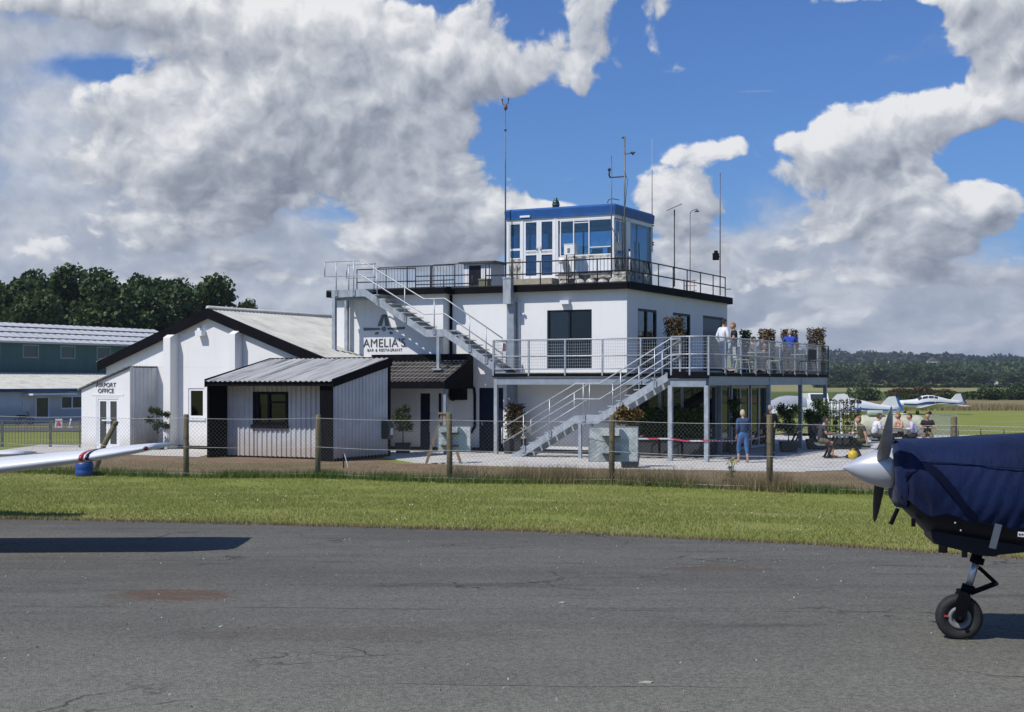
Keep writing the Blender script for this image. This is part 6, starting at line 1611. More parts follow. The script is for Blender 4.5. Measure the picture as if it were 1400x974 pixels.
# cream tank, drum on it
t = thing('cream_tank', 'long cream fuel tank on the grass behind the picnic tables', 'tank', FW, (17.6, 64, gz(17.6, 64)))
z = gz(17.6, 64); mb = MB(FW); mb.lathe([(.1, 0), (.34, .05), (.46, .2), (.48, .4), (.48, 2.8), (.46, 3.0), (.34, 3.15), (.1, 3.2)], (15.4, 64, z + .52), (1, .04, 0), 22); mb.build('tank_body', flat('cream_paint', (.50, .50, .37), .4), t)
mb = MB(FW); mb.lathe([(.10, 0), (.12, .05), (.12, .65), (.10, .7)], (15.95, 63.8, z + 1.10), (1, .04, 0), 14); mb.build('filler_drum', flat('pale_green_paint', (.36, .44, .34), .5), t)
for x in (16.2, 17.8): mb = MB(FW); mb.box(x - .12, x + .12, 63.5, 64.5, z - .02, z + .3); mb.build('cradle', MIDSTEEL, t)
# mesh screens right of the tables
t = thing('mesh_screen', 'grey see-through mesh barrier panel right of the picnic tables', 'barrier', FW, (XY(1287, 58), 58, gz(17, 58)))
z = gz(17, 58); x0, x1 = XY(1266, 58), XY(1309, 58); mb = MB(FW); frame_rect(mb, x0, x1, z + .15, z + 1.15, 58, .03, 0, .03); mb.build('frame', GALV, t)
mb = MB(FW); mesh_panel(mb, (x0, 58.01, z), (x1, 58.01, z), .18, 1.12, .06, .06, .006); q = mb.build('mesh', GALV, t); q['kind'] = 'stuff'
for x in (x0, x1): mb = MB(FW); mb.box(x - .015, x + .015, 57.7, 58.3, z, z + .15); mb.build('foot', GALV, t)
# second wire fence in the airfield grass, right edge
t = thing('field_fence', 'low wire fence with thin stakes on the grass right of the tables', 'fence', FW, (19, 50, 0))
for i in range(5):
    x, y = XY(1310 + i * 24, 47) , 47 - i * .5; mb = MB(FW); mb.tube([(x, y, gz(x, y)), (x, y, gz(x, y) + .95)], .018, 5); mb.build('stake', DARKSTEEL, t)
for h in (.45, .9): mb = MB(FW); mb.tube([(XY(1310, 47) - .6, 47.3, h), (XY(1406, 47), 45, h)], .006, 4); mb.build('line_wire', WIRE, t)
# left: hoop railings, warning signs, bicycle
z = 0
def bar_panel(x0, y0, x1, y1, lab):
    t = thing('steel_railing', lab, 'railing', FW, ((x0 + x1) / 2, (y0 + y1) / 2, gz(x0, y0)), 0, 'steel railings beside the office porch'); p = Vector((x0, y0, gz(x0, y0))); q = Vector((x1, y1, gz(x1, y1))); d = q - p
    for h in (.12, 1.0): mb = MB(FW); mb.bar(p + Vector((0, 0, h)), q + Vector((0, 0, h)), .035, .035); mb.build('rail', MIDSTEEL, t)
    for f in (0, 1): mb = MB(FW); c = p + d * f; mb.bar(c, c + Vector((0, 0, 1.06)), .05, .05); mb.build('rail_post', MIDSTEEL, t)
    n = int(d.length / .13); mb = MB(FW); mb.bar(p + d / n + Vector((0, 0, .12)), p + d / n + Vector((0, 0, 1.0)), .014, .014); pieces('bar', mb, MIDSTEEL, t, [tuple(d / n * i) for i in range(1, n - 1)])
xs_ = [XY(-30, 55), XY(4, 54.5), XY(70, 54), XY(112, 53.6)]
for i, l in enumerate(('cut by the left picture edge', 'in the middle, left of the warning signs', 'joining the office porch')): bar_panel(xs_[i], 55 - i * .5, xs_[i + 1] - .05, 54.5 - i * .5, 'grey steel bar railing panel ' + l)
for px, w, lab in ((80.5, .26, 'wider red and white warning sign on the far tarmac'), (97, .17, 'slim red and white cone on the far tarmac right of the sign')):
    y = 91; x = XY(px, y); z = gz(x, y) + .03; t = thing('warning_sign' if w > .2 else 'traffic_cone', lab, 'sign' if w > .2 else 'cone', FW, (x, y, z))
    if w > .2:
        mb = MB(FW); mb.prism([(x - w, z), (x + w, z), (x + w * .85, z + .56), (x - w * .85, z + .56)], 'y', y, y + .03); mb.build('board', STICKER, t); mb = MB(FW); mb.prism([(x - w * .7, z + .12), (x + w * .7, z + .12), (x, z + .50)], 'y', y - .01, y - .001); mb.build('red_triangle', flat('sign_red', (.6, .05, .05)), t)
    else:
        mb = MB(FW); mb.box(x - w, x + w, y - w, y + w, z, z + .05); mb.lathe([(w * .85, .05), (.03, .58)], (x, y, z), n=12); mb.build('cone', STICKER, t); mb = MB(FW); mb.lathe([(w * .66, .20), (w * .42, .36)], (x, y, z), n=12); mb.build('red_band', flat('sign_red', (.6, .05, .05)), t)
y = 113.5; x = XY(33, y); z = gz(x, y) + .03; t = thing('motorbike', 'dark motorbike parked against the wall of the low grey building', 'motorbike', FW, (x, y, z))
for s in (-.5, .5):
    mb = MB(FW); mb.tube([(x + s + .27 * math.cos(k * .5236), y, z + .29 + .27 * math.sin(k * .5236)) for k in range(12)], .05, 6, closed=True); mb.build('wheel', RUBBER, t)
mb = MB(FW); mb.ball((x - .05, y, z + .62), (.38, .12, .16), 10, 6); mb.bar((x - .5, y, z + .3), (x - .2, y, z + .65), .06, .06); mb.bar((x + .5, y, z + .3), (x + .3, y, z + .95), .05, .05); mb.bar((x + .3, y - .3, z + .98), (x + .3, y + .3, z + .98), .03, .03); mb.box(x - .6, x - .05, y - .1, y + .1, z + .68, z + .76); mb.build('body', BLACK, t)

# deck furniture
def chair(a, b, rz, m, lab, group):
    t = thing('deck_chair', lab, 'chair', FB, (a, b, ZD), rz, group); F_ = WMAT[t]
    mb = MB(F_); mb.box(-.22, .22, -.22, .22, .43, .46); mb.build('seat', m, t)
    mb = MB(F_); mb.prism([(-.21, .5), (.21, .5), (.19, .88), (-.19, .88)], 'y', -.24, -.21); mb.build('backrest', m, t)
    for s in (-1, 1):
        for u in (-1, 1): mb = MB(F_); mb.tube([(s * .20, u * .2, .43), (s * .25, u * .26, 0)], .013, 5); mb.build('leg', m, t)
        mb = MB(F_); mb.tube([(s * .21, -.22, .44), (s * .20, -.24, .88)], .013, 5); mb.build('back_post', m, t)
    return t
PALE = flat('pale_chair', (.50, .49, .45)); GRC = flat('dark_chair', (.05, .05, .055))
def dtable(a, b, lab):
    t = thing('deck_table', lab, 'table', FB, (a, b, ZD), 0, 'round tables on the deck'); F_ = WMAT[t]
    mb = MB(F_); mb.lathe([(.38, .70), (.40, .71), (.40, .73)], n=20); mb.build('table_top', PALE, t)
    mb = MB(F_); mb.tube([(0, 0, .02), (0, 0, .70)], .03, 8); mb.build('stem', GRC, t)
    mb = MB(F_); mb.lathe([(.24, 0), (.22, .03)], n=16); mb.build('foot', GRC, t)
a = lambda px, b: pa(px, b)
dtable(a(1037, 6.6), 6.6, 'pale round table between the seated people on the deck')
dtable(a(1096, 11.2), 11.2, 'pale round table near the right end of the deck')
chair(a(1013, 5.0), 5.0, R(-60), PALE, 'pale deck chair just right of the two standing men', 'chairs on the deck')
chair(a(1058, 7.6), 7.6, R(100), PALE, 'pale deck chair left of the man in blue', 'chairs on the deck')
chair(a(1040, 9.0), 9.0, R(-80), GRC, 'dark deck chair under the reddish planters', 'chairs on the deck')
chair(a(1104, 9.9), 9.9, R(60), GRC, 'dark deck chair right of the man in blue', 'chairs on the deck')

# ================================================================== people
def skin_mesh(V, E, Rr, root=0, sub=1):
    me = bpy.data.meshes.new('s'); me.from_pydata(V, E, []); o = bpy.data.objects.new('s', me); COL.objects.link(o)
    o.modifiers.new('sk', 'SKIN'); sv = me.skin_vertices[0].data
    for i, r in enumerate(Rr):
        sv[i].radius = (r, r) if not isinstance(r, tuple) else r
        sv[i].use_root = (i == root)
    o.modifiers['sk'].use_smooth_shade = True
    if sub: m = o.modifiers.new('su', 'SUBSURF'); m.levels = sub; m.render_levels = sub
    dg = bpy.context.evaluated_depsgraph_get(); dg.update()
    ev = o.evaluated_get(dg); r = bpy.data.meshes.new_from_object(ev)
    bpy.data.objects.remove(o); bpy.data.meshes.remove(me); return r
def person(label, M, pose, top, legs, hair, sleeves='long', trousers='long', shoes=None, hat=None, scale=1.0, skirt=False, hairlen=0, female=False):
    """joint dictionary in metres; local frame: faces +y, up +z"""
    t = thing('person', label, 'person', M)
    J = dict(pose)
    for k, v_ in list(J.items()): J[k] = Vector(v_) * scale
    names = ['pelvis', 'waist', 'chest', 'neck', 'headb', 'shL', 'elL', 'wrL', 'shR', 'elR', 'wrR', 'hipL', 'knL', 'anL', 'toL', 'hipR', 'knR', 'anR', 'toR']
    rad = dict(pelvis=.095, waist=.080, chest=.092, neck=.050, headb=.06, shL=.062, elL=.043, wrL=.028, shR=.062, elR=.043, wrR=.028, hipL=.075, knL=.054, anL=.038, toL=.032, hipR=.075, knR=.054, anR=.038, toR=.032)
    edges = [('pelvis', 'waist'), ('waist', 'chest'), ('chest', 'neck'), ('neck', 'headb'), ('chest', 'shL'), ('shL', 'elL'), ('elL', 'wrL'), ('chest', 'shR'), ('shR', 'elR'), ('elR', 'wrR'),
             ('pelvis', 'hipL'), ('hipL', 'knL'), ('knL', 'anL'), ('anL', 'toL'), ('pelvis', 'hipR'), ('hipR', 'knR'), ('knR', 'anR'), ('anR', 'toR')]
    V = [tuple(J[n]) for n in names]; E = [(names.index(a_), names.index(b_)) for a_, b_ in edges]; Rr = [rad[n] * scale for n in names]
    # hands: palm and five fingers
    for s in ('L', 'R'):
        w = J['wr' + s]; d = (w - J['el' + s]).normalized(); up = Vector((0, 0, 1)); side = d.cross(up)
        side = side.normalized() if side.length > .2 else Vector((1, 0, 0)); nrm = side.cross(d).normalized()
        pi = len(V); V.append(tuple(w + d * .06 * scale)); Rr.append(.028 * scale); E.append((names.index('wr' + s), pi))
        for k in range(4):
            b_ = w + d * .085 * scale + side * (k - 1.5) * .020 * scale; L = (.07, .08, .075, .058)[k] * scale
            i0 = len(V); V.append(tuple(b_)); V.append(tuple(b_ + d * L * .5 - nrm * .012 * scale)); V.append(tuple(b_ + d * L * .8 - nrm * .035 * scale)); Rr += [.0105 * scale, .0095 * scale, .008 * scale]
            E += [(pi, i0), (i0, i0 + 1), (i0 + 1, i0 + 2)]
        i0 = len(V); V.append(tuple(w + d * .045 * scale + side * .035 * scale)); V.append(tuple(w + d * .085 * scale + side * .055 * scale - nrm * .01)); Rr += [.012 * scale, .010 * scale]; E += [(pi, i0), (i0, i0 + 1)]
    body = skin_mesh(V, E, Rr)
    # head shape joined to the same mesh
    hb = J['headb']; fd = Vector(pose.get('face', (0, 1, 0))).normalized() if 'face' in pose else Vector((0, 1, 0))
    right = fd.cross(Vector((0, 0, 1))).normalized(); upv = right.cross(fd).normalized(); hc = hb + upv * .075 * scale + fd * .015 * scale
    hm = MB(FW); hm.ball((0, 0, 0), 1.0, 16, 11); hv = []
    for (x, y, z) in hm.V:
        w_ = .076 * (1 - .16 * max(0, -z)); dpt = .096; yy = y * dpt; xx = x * w_; zz = z * .118
        if y > .55 and abs(x) < .32:
            if -.25 < z < .10: yy += .022 * (1 - abs(x) / .32)          # nose
            if .10 <= z < .30 : yy -= .006                                 # eye line
            if -.55 < z < -.35: yy += .004                                 # mouth
        if z < -.6: yy += .012 * (1 if y > 0 else -1) * (.5)
        if abs(x) > .90 and abs(z) < .25: xx *= 1.13                      # ears
        hv.append(hc + (right * xx + fd * yy + upv * zz) * scale)
    bm = bmesh.new(); bm.from_mesh(body); vb = [bm.verts.new(p) for p in hv]
    for f_ in hm.Fc: bm.faces.new([vb[i] for i in f_])
    for f_ in bm.faces: f_.smooth = True
    bm.to_mesh(body); bm.free(); body.materials.clear(); body.materials.append(SKIN); body.name = 'body'
    link_obj('body', body, t, WMAT[t])
    def garment(nm, keys, eds, rr, m, ext=None, root=0):
        v = [tuple(J[k]) if not isinstance(k, tuple) else tuple(J[k[0]].lerp(J[k[1]], k[2])) for k in keys]
        g = skin_mesh(v, eds, [r * scale for r in rr], root); g.materials.clear(); g.materials.append(m); g.name = nm
        for p in g.polygons: p.use_smooth = True
        return link_obj(nm, g, t, WMAT[t])
    if sleeves == 'long': eL, eR, rs = 'wrL', 'wrR', (.052, .038)
    elif sleeves == 'short': eL, eR, rs = None, None, (.056, .056)
    if sleeves == 'long':
        garment('top', ['pelvis', 'waist', 'chest', ('chest', 'neck', .7), 'shL', 'elL', ('elL', 'wrL', .9), 'shR', 'elR', ('elR', 'wrR', .9)], [(0, 1), (1, 2), (2, 3), (2, 4), (4, 5), (5, 6), (2, 7), (7, 8), (8, 9)], [.150, .135, .155, .07, .078, .056, .040, .078, .056, .040], top)
    elif sleeves == 'short':
        garment('top', ['pelvis', 'waist', 'chest', ('chest', 'neck', .7), 'shL', ('shL', 'elL', .7), 'shR', ('shR', 'elR', .7)], [(0, 1), (1, 2), (2, 3), (2, 4), (4, 5), (2, 6), (6, 7)], [.150, .135, .155, .07, .078, .062, .078, .062], top)
    else:
        garment('top', ['pelvis', 'waist', 'chest', ('chest', 'neck', .3)], [(0, 1), (1, 2), (2, 3)], [.150, .13, .145, .09], top)
    e = {'long': .92, 'crop': .55, 'short': 0}[trousers]
    if e: garment('trousers', ['pelvis', 'hipL', 'knL', ('knL', 'anL', e), 'hipR', 'knR', ('knR', 'anR', e), ('pelvis', 'waist', .7)], [(0, 1), (1, 2), (2, 3), (0, 4), (4, 5), (5, 6), (0, 7)], [.140, .105, .078, .060, .105, .078, .060, .125], legs)
    else: garment('shorts', ['pelvis', 'hipL', ('hipL', 'knL', .8), 'hipR', ('hipR', 'knR', .8), ('pelvis', 'waist', .7)], [(0, 1), (1, 2), (0, 3), (3, 4), (0, 5)], [.140, .106, .090, .106, .090, .125], legs)
    for s in ('L', 'R'):
        a_, b_ = J['an' + s], J['to' + s]; mb = MB(WMAT[t]); c = a_.lerp(b_, .5); d = (b_ - a_); d.z = 0
        mb.tube([a_ - d * .25 + Vector((0, 0, -.02)), a_ + Vector((0, 0, -.025)), a_.lerp(b_, .6) + Vector((0, 0, -.018)), b_ + Vector((0, 0, -.002))], [.030 * scale, .046 * scale, .044 * scale, .032 * scale], 8); mb.build('shoe', shoes or BLACK, t)
    # hair cap
    mb = MB(WMAT[t]); hh = MB(FW); hh.ball((0, 0, 0), 1.0, 16, 11); keep = []; pv = []
    for (x, y, z) in hh.V: pv.append(hc + (right * x * .083 + fd * (y * .103 - .008) + upv * (z * .122 + .010)) * scale * (1 + .03 * math.sin(x * 30 + z * 23)))
    for f_ in hh.Fc:
        cy = sum(hh.V[i][1] for i in f_) / len(f_); cz_ = sum(hh.V[i][2] for i in f_) / len(f_)
        if cz_ > .48 or (cy < .12 and cz_ > (-.35 - hairlen)): keep.append(f_)
    mb.add(pv, keep, True); mb.build('hair', hair, t, fix=False)
    if hat: mb = MB(WMAT[t]); mb.lathe([(.125 * scale, 0), (.095 * scale, .015), (.088 * scale, .07), (.03, .10)], hc + upv * .05 * scale, upv, 14); mb.build('hat', hat, t)
    return t
def P_stand(lean=0.0, armL=((-.27, .02, 1.12), (-.25, .15, .88)), armR=((.27, .02, 1.12), (.25, .15, .88)), step=.0, face=(0, 1, 0), turn=0):
    d = dict(pelvis=(0, 0, .94), waist=(0, lean * .3, 1.10), chest=(0, lean * .7, 1.30), neck=(0, lean, 1.47), headb=(0, lean + .02, 1.535),
             shL=(-.175, lean * .9, 1.40), elL=armL[0], wrL=armL[1], shR=(.175, lean * .9, 1.40), elR=armR[0], wrR=armR[1],
             hipL=(-.09, 0, .88), knL=(-.10, .03 + step * .5, .48), anL=(-.11, step * .5, .09), toL=(-.12, step * .5 + .17, .045),
             hipR=(.09, 0, .88), knR=(.10, .03 - step * .3, .48), anR=(.11, -step * .5, .09), toR=(.12, -step * .5 + .17, .045))
    d['face'] = face; return d
def P_sit(lean=.06, armL=((-.24, .12, .78), (-.12, .38, .80)), armR=((.24, .12, .78), (.12, .38, .80)), face=(0, 1, 0), seat=.46, kn=.42):
    d = dict(pelvis=(0, 0, seat + .10), waist=(0, lean * .3, seat + .26), chest=(0, lean * .8, seat + .45), neck=(0, lean * 1.3, seat + .62), headb=(0, lean * 1.4 + .02, seat + .685),
             shL=(-.175, lean, seat + .55), elL=armL[0], wrL=armL[1], shR=(.175, lean, seat + .55), elR=armR[0], wrR=armR[1],
             hipL=(-.09, .05, seat + .08), knL=(-.14, kn, seat + .04), anL=(-.14, kn - .05, .09), toL=(-.15, kn + .12, .045),
             hipR=(.09, .05, seat + .08), knR=(.14, kn, seat + .04), anR=(.14, kn - .02, .09), toR=(.15, kn + .14, .045))
    d['face'] = face; return d
def at(x, y, z, rz, s=1.0): return Matrix.Translation((x, y, z)) @ Matrix.Rotation(R(rz), 4, 'Z')
def atB(px, a, z, rz): b = pb(px, a); w = W(a, b, z); return at(w.x, w.y, w.z, rz)
C = lambda n, c: flat('cloth_' + n, c, .85)
GREYH = C('grey_hair', (.36, .34, .30)); DARKH = C('dark_hair', (.020, .016, .013)); BROWNH = C('brown_hair', (.07, .04, .022)); BLONDH = C('blonde_hair', (.48, .40, .26)); SANDH = C('sandy_hair', (.24, .13, .06))
WH = C('white_cotton', (.66, .67, .72)); NV = C('denim', (.022, .045, .11)); BK = C('black_cloth', (.012, .012, .014)); LIL = C('lilac', (.55, .52, .68)); OLV = C('olive', (.07, .065, .035))
CHL = C('charcoal_cloth', (.035, .038, .045)); KH = C('khaki', (.16, .12, .08)); BL = C('royal_blue', (.020, .055, .34)); DBL = C('blue_denim_jacket', (.030, .062, .135)); CB_ = C('blue_trousers', (.05, .13, .30)); TAN_ = C('tan_shoe', (.35, .24, .16))
GRY = C('grey_cloth', (.16, .15, .15)); PNK = C('pink', (.62, .22, .36)); PEA = C('peach', (.50, .28, .20))
# on the deck
person('dark haired man in white shirt and blue jeans standing on the deck corner', atB(989, -.55, ZD, -60), P_stand(0, armL=((-.27, -.06, 1.13), (-.22, .05, .92)), armR=((.28, -.03, 1.13), (.16, .20, 1.02)), step=.16, face=(0, 1, -.12)), WH, NV, DARKH, scale=1.02)
person('man in black shirt pointing beside the white shirted man on the deck', atB(1003.5, -.9, ZD, 95), P_stand(0, armL=((-.26, .10, 1.16), (-.05, .36, 1.20)), armR=((.27, 0, 1.12), (.22, .22, 1.02)), face=(.3, 1, -.1)), BK, NV, SANDH, sleeves='short')
person('heavy man in bright blue shirt leaning on the deck rail with his back turned', atB(1080, -.75, ZD, -8), P_stand(.10, armL=((-.33, .12, 1.16), (-.30, .38, 1.05)), armR=((.34, .12, 1.16), (.32, .38, 1.05)), step=.1), BL, CHL, GREYH, sleeves='short', scale=.98)
person('seated person in dark top on a deck chair right of the standing men', atB(1027, -1.3, ZD, -100), P_sit(.04), GRY, CHL, DARKH)
person('seated person in brown top at the round deck table', atB(1049, -1.2, ZD, 80), P_sit(.08), C('brown_top', (.13, .075, .06)), CHL, BROWNH, sleeves='short')
# on the patio
w_ = (XY(1016, 43.4), 43.4)
person('grey blonde woman in blue jacket and cropped blue trousers walking past the deck posts', at(w_[0], w_[1], .03, 12), P_stand(.02, armL=((-.22, -.04, 1.12), (-.18, .10, .90)), armR=((.22, .02, 1.12), (.18, .18, .98)), step=.26), DBL, CB_, BLONDH, trousers='crop', shoes=TAN_, scale=.93, hairlen=.2)
person('grey haired man in black standing under the deck behind the fence post', at(XY(1053, 47.0), 47.0, .03, 15), P_stand(0), BK, BK, GREYH, scale=.98)
person('man in dark shirt and shorts seated at the left side of the nearer picnic table', at(10.0, 46.15, .03, -84), P_sit(.10, kn=.38), CHL, KH, DARKH, sleeves='short', trousers='short', shoes=C('brown_boot', (.14, .09, .06)))
person('woman in olive dress leaning on the right side of the nearer picnic table', at(11.48, 46.35, .03, 96), P_sit(.12, armL=((-.27, .05, .75), (-.30, .02, .50))), OLV, OLV, SANDH, sleeves='short', trousers='crop', hairlen=.3)
person('man in white shirt seated at the left side of the farther picnic table', at(12.92, 50.75, .03, -80), P_sit(.12), WH, CHL, BROWNH)
person('man in lilac shirt seated with his back to the camera at the farther picnic table', at(14.36, 50.55, .03, 70), P_sit(.14, face=(-.3, 1, 0)), LIL, BK, BROWNH)
person('woman with bare shoulders seated behind the lilac shirted man', at(14.15, 51.75, .03, 105), P_sit(.06, face=(.5, .8, 0)), PEA, GRY, SANDH, sleeves='none', hairlen=.4)
person('woman in black top facing the camera at the right end of the farther table', at(15.25, 52.2, .03, 165), P_sit(.05), BK, KH, BROWNH, sleeves='short', hairlen=.2)
person('child in pink top at the shaded picnic table beyond the posts', at(XY(1108, 55.8), 55.8, .03, -60), P_sit(.06), PNK, GRY, BLONDH, sleeves='short', scale=.88)
person('person in pale cap seated at the shaded picnic table beyond the posts', at(XY(1123, 56.6), 56.6, .03, 90), P_sit(.06), C('pale_blue_cloth', (.30, .36, .45)), GRY, DARKH, hat=STICKER)
# controller inside the cabin
w_ = W(pa(773, CF + .9), CF + .9, ZC0)
person('dark haired controller sitting behind the glass of the control room', at(w_.x, w_.y, w_.z, 20), P_sit(.05, seat=.62), BK, CHL, DARKH)
w_ = W(pa(930, 6.2), 6.2, .05)
person('person in red top inside the glazed room under the deck', at(w_.x, w_.y, .05, 150), P_stand(0), C('red', (.45, .04, .04)), CHL, BROWNH, sleeves='short')

# ================================================================== aeroplanes
def section(x, zt, zb, hw, n=28, e=2.5, crown=.0):
    zc = (zt + zb) / 2; hh = (zt - zb) / 2; r = []
    for k in range(n):
        a = 2 * math.pi * k / n; c, s = math.cos(a), math.sin(a)
        r.append((x, hw * math.copysign(abs(c) ** (2 / e), c), zc + hh * math.copysign(abs(s) ** (2 / e), s)))
    return r
FUS = [(-.53, 1.50, 1.04, .38), (-.46, 1.53, .97, .46), (-.33, 1.545, .83, .50), (0, 1.56, .78, .53), (.5, 1.60, .71, .55), (1.0, 1.64, .63, .57), (1.35, 1.72, .61, .58), (1.85, 2.00, .60, .57), (2.4, 2.08, .61, .56), (3.1, 2.05, .64, .53), (3.8, 1.88, .72, .43), (4.7, 1.66, .84, .27), (5.8, 1.50, .98, .12), (6.55, 1.44, 1.08, .035)]
def loft(mb, secs, cap=True, k0=0, k1=None, closed=True):
    n = len(secs[0]); v = [p for s in secs for p in s]; f = []
    rng_ = range(n) if k1 is None else range(k0, k1)
    for i in range(len(secs) - 1):
        for k in rng_:
            j = (k + 1) % n; f.append((i * n + k, (i + 1) * n + k, (i + 1) * n + j, i * n + j))
    if cap: f.append(tuple(range(n))); f.append(tuple(reversed(range((len(secs) - 1) * n, len(secs) * n))))
    return mb.add(v, f, True)
def fus_at(x):
    X = [s[0] for s in FUS]; return [float(np.interp(x, X, [s[i] for s in FUS])) for i in (1, 2, 3)]
def fus_sec(x, grow=0.0, n=28, e=2.5):
    zt, zb, hw = fus_at(x); return section(x, zt + grow, zb - grow, hw + grow, n, e)
def wing_sec(y, xl, chord, z, th, n=18):
    pts = []
    for k in range(n):
        a = 2 * math.pi * k / n; cx_ = .5 - .5 * math.cos(a); s = math.sin(a)
        t_ = th * (1.45 * math.sqrt(max(cx_, 0)) * (1 - cx_) * 1.35 + .02)
        pts.append((xl + chord * cx_, y, z + (t_ * .62 if s > 0 else -t_ * .38)))
    return pts
def patch(mb, x0, x1, a0, a1, grow=.012, nx=5, na=5, slant=0.0):
    """panel following the fuselage side between angles a0..a1 (degrees)"""
    v = []
    for i in range(nx + 1):
        for j in range(na + 1):
            x = x0 + (x1 - x0) * i / nx + slant * (j / na); zt, zb, hw = fus_at(x); zc = (zt + zb) / 2; hh = (zt - zb) / 2; e = 2.5
            a = R(a0 + (a1 - a0) * j / na); c, s = math.cos(a), math.sin(a)
            v.append((x, (hw + grow) * math.copysign(abs(c) ** (2 / e), c), zc + (hh + grow) * math.copysign(abs(s) ** (2 / e), s)))
    f = [(i * (na + 1) + j, (i + 1) * (na + 1) + j, (i + 1) * (na + 1) + j + 1, i * (na + 1) + j + 1) for i in range(nx) for j in range(na)]
    return mb.add(v, f, True)
def wheel(t, x, y, r=.178, w=.13, fine=False, F_=None):
    mb = MB(F_); n = 28 if fine else 12
    pr = [(r * .50, -w * .30), (r * .62, -w * .42), (r * .80, -w * .50), (r * .93, -w * .42), (r * .99, -w * .22), (r, 0), (r * .99, w * .22), (r * .93, w * .42), (r * .80, w * .5), (r * .62, w * .42), (r * .50, w * .30)]
    mb.lathe(pr, (x, y, r), (0, 1, 0), n); tyre = mb.build('wheel', RUBBER, t)
    mb = MB(F_); mb.lathe([(r * .50, -w * .34), (r * .46, -w * .40), (r * .34, -w * .40), (r * .30, -w * .25), (r * .30, w * .25), (r * .34, w * .4), (r * .46, w * .40), (r * .50, w * .34)], (x, y, r), (0, 1, 0), n); mb.build('rim', flat('grey_wheel_rim', (.20, .20, .20), .5), tyre)
    mb = MB(F_); mb.lathe([(r * .16, -w * .52), (r * .20, -w * .42), (r * .28, -w * .24), (r * .28, w * .24), (r * .20, w * .42), (r * .16, w * .52)], (x, y, r), (0, 1, 0), 12); mb.build('hub', BLACK, tyre)
    return tyre
def flying_surfaces(t, F_, m, stripe=None, tipcol=None, semis=4.9, fine=False, trimm=None):
    for s in (-1, 1):
        mb = MB(F_); Y = [.45, 1.2, 2.5, 3.8, semis - .65, semis - .45, semis - .25, semis - .10, semis]
        secs = []
        for y in Y:
            f = (y - .45) / (semis - .45); ch = 1.60; z = .70 + .115 * (y - .45); th = .28 if y < 2.9 else .28 - .11 * min(1, (y - 2.9) / 1.3); xl = 1.32
            if y < 1.2: ch = 1.85; xl = 1.10
            if y > semis - .65: g = (y - semis + .65) / .65; th *= (1 - .58 * g * g); ch = 1.60 * (1 - .22 * g * g); xl = 1.32 + .25 * g * g; z += .030 * g
            sc = wing_sec(s * y, xl, ch, z, th); secs.append(sc)
        loft(mb, secs); wg = mb.build('wing', m, t)
        if stripe:
            for (y0, y1, mm) in stripe:
                mb = MB(F_); loft(mb, [wing_sec(s * y0, 1.30, 1.64, .70 + .115 * (y0 - .45) + .001, .182), wing_sec(s * y1, 1.30, 1.64, .70 + .115 * (y1 - .45) + .001, .180)]); mb.build('wing_stripe', mm, wg)
        mb = MB(F_); mb.ball((1.52, s * (semis - .06), .70 + .115 * (semis - .5) + .03), (.05, .03, .025), 8, 5); mb.build('navigation_light', flat('dark_red_lens', (.12, .01, .01), .2), wg)
        mb = MB(F_); mb.box(2.45, 2.46, s * .9 if s > 0 else -2.9, 2.9 if s > 0 else -.9, .84, .86)
        mb = MB(F_); loft(mb, [wing_sec(s * y, 5.75 + .0 * y, .78, .95, .10) for y in (.05, 1.0, 1.75)] + [wing_sec(s * 1.95, 5.85, .62, .95, .06)]); mb.build('tailplane', m, t)
        mb = MB(F_); x0 = 2.05; mb.tube([(x0, s * 1.55, .78), (x0, s * 1.60, .34), (x0, s * 1.60, .20)], [.06, .045, .035], 8); mb.build('gear_leg', m, t)
        wheel(t, x0, s * 1.68, .2, .15, F_=F_)
    mb = MB(F_); mb.prism([(5.0, 1.58), (5.62, 2.20), (6.10, 2.24), (6.45, 1.25), (6.3, 1.1), (5.2, 1.3)], 'y', -.035, .035); fn = mb.build('tail_fin', m, t)
    mb = MB(F_); mb.prism([(6.02, 2.22), (6.26, 2.18), (6.78, 1.18), (6.36, 1.12)], 'y', -.03, .03); mb.build('rudder', trimm or m, t)
def nose_gear(t, F_, fine):
    S = lambda *p: Vector(p)
    top, mid, low, ax = S(.155, 0, .74), S(.118, 0, .575), S(.072, 0, .415), S(0, 0, .178)
    mb = MB(F_); mb.tube([top + S(.01, 0, .1), top, mid + S(0, 0, .03)], [.045, .042, .042], 12); mb.lathe([(.052, 0), (.052, .05)], mid + S(.012, 0, .02), (mid - low), 12); mb.build('gear_leg', BLACK, t)
    mb = MB(F_); mb.tube([mid + (mid - low) * .35, low], .028, 12); mb.build('chrome_oleo', mat('polished_oleo', (.60, .61, .63), .32, .7, .03), t)
    mb = MB(F_); mb.lathe([(.050, 0), (.050, .06)], low - S(.015, 0, .045), (.28, 0, .95), 12)
    for s in (-1, 1): mb.prism([(-.035, .17), (.035, .17), (.075, .34), (.06, .385), (-.0, .385), (-.035, .31)], 'y', s * .085 - .012, s * .085 + .012)
    mb.box(-.01, .075, -.085, .085, .35, .385); mb.tube([(0, -.12, .178), (0, .12, .178)], .018, 10); mb.build('fork', BLACK, t)
    for s in (-.022, .022):
        mb = MB(F_); mb.bar(mid + S(.03, s, -.01), S(.275, s, .445), .014, .03); mb.build('torque_link', BLACK, t)
        mb = MB(F_); mb.bar(S(.275, s, .445), S(.085, s, .365), .014, .03); mb.build('torque_link', BLACK, t)
    mb = MB(F_); mb.tube([(.275, -.035, .445), (.275, .035, .445)], .014, 8); mb.build('link_pin', DARKSTEEL, t)
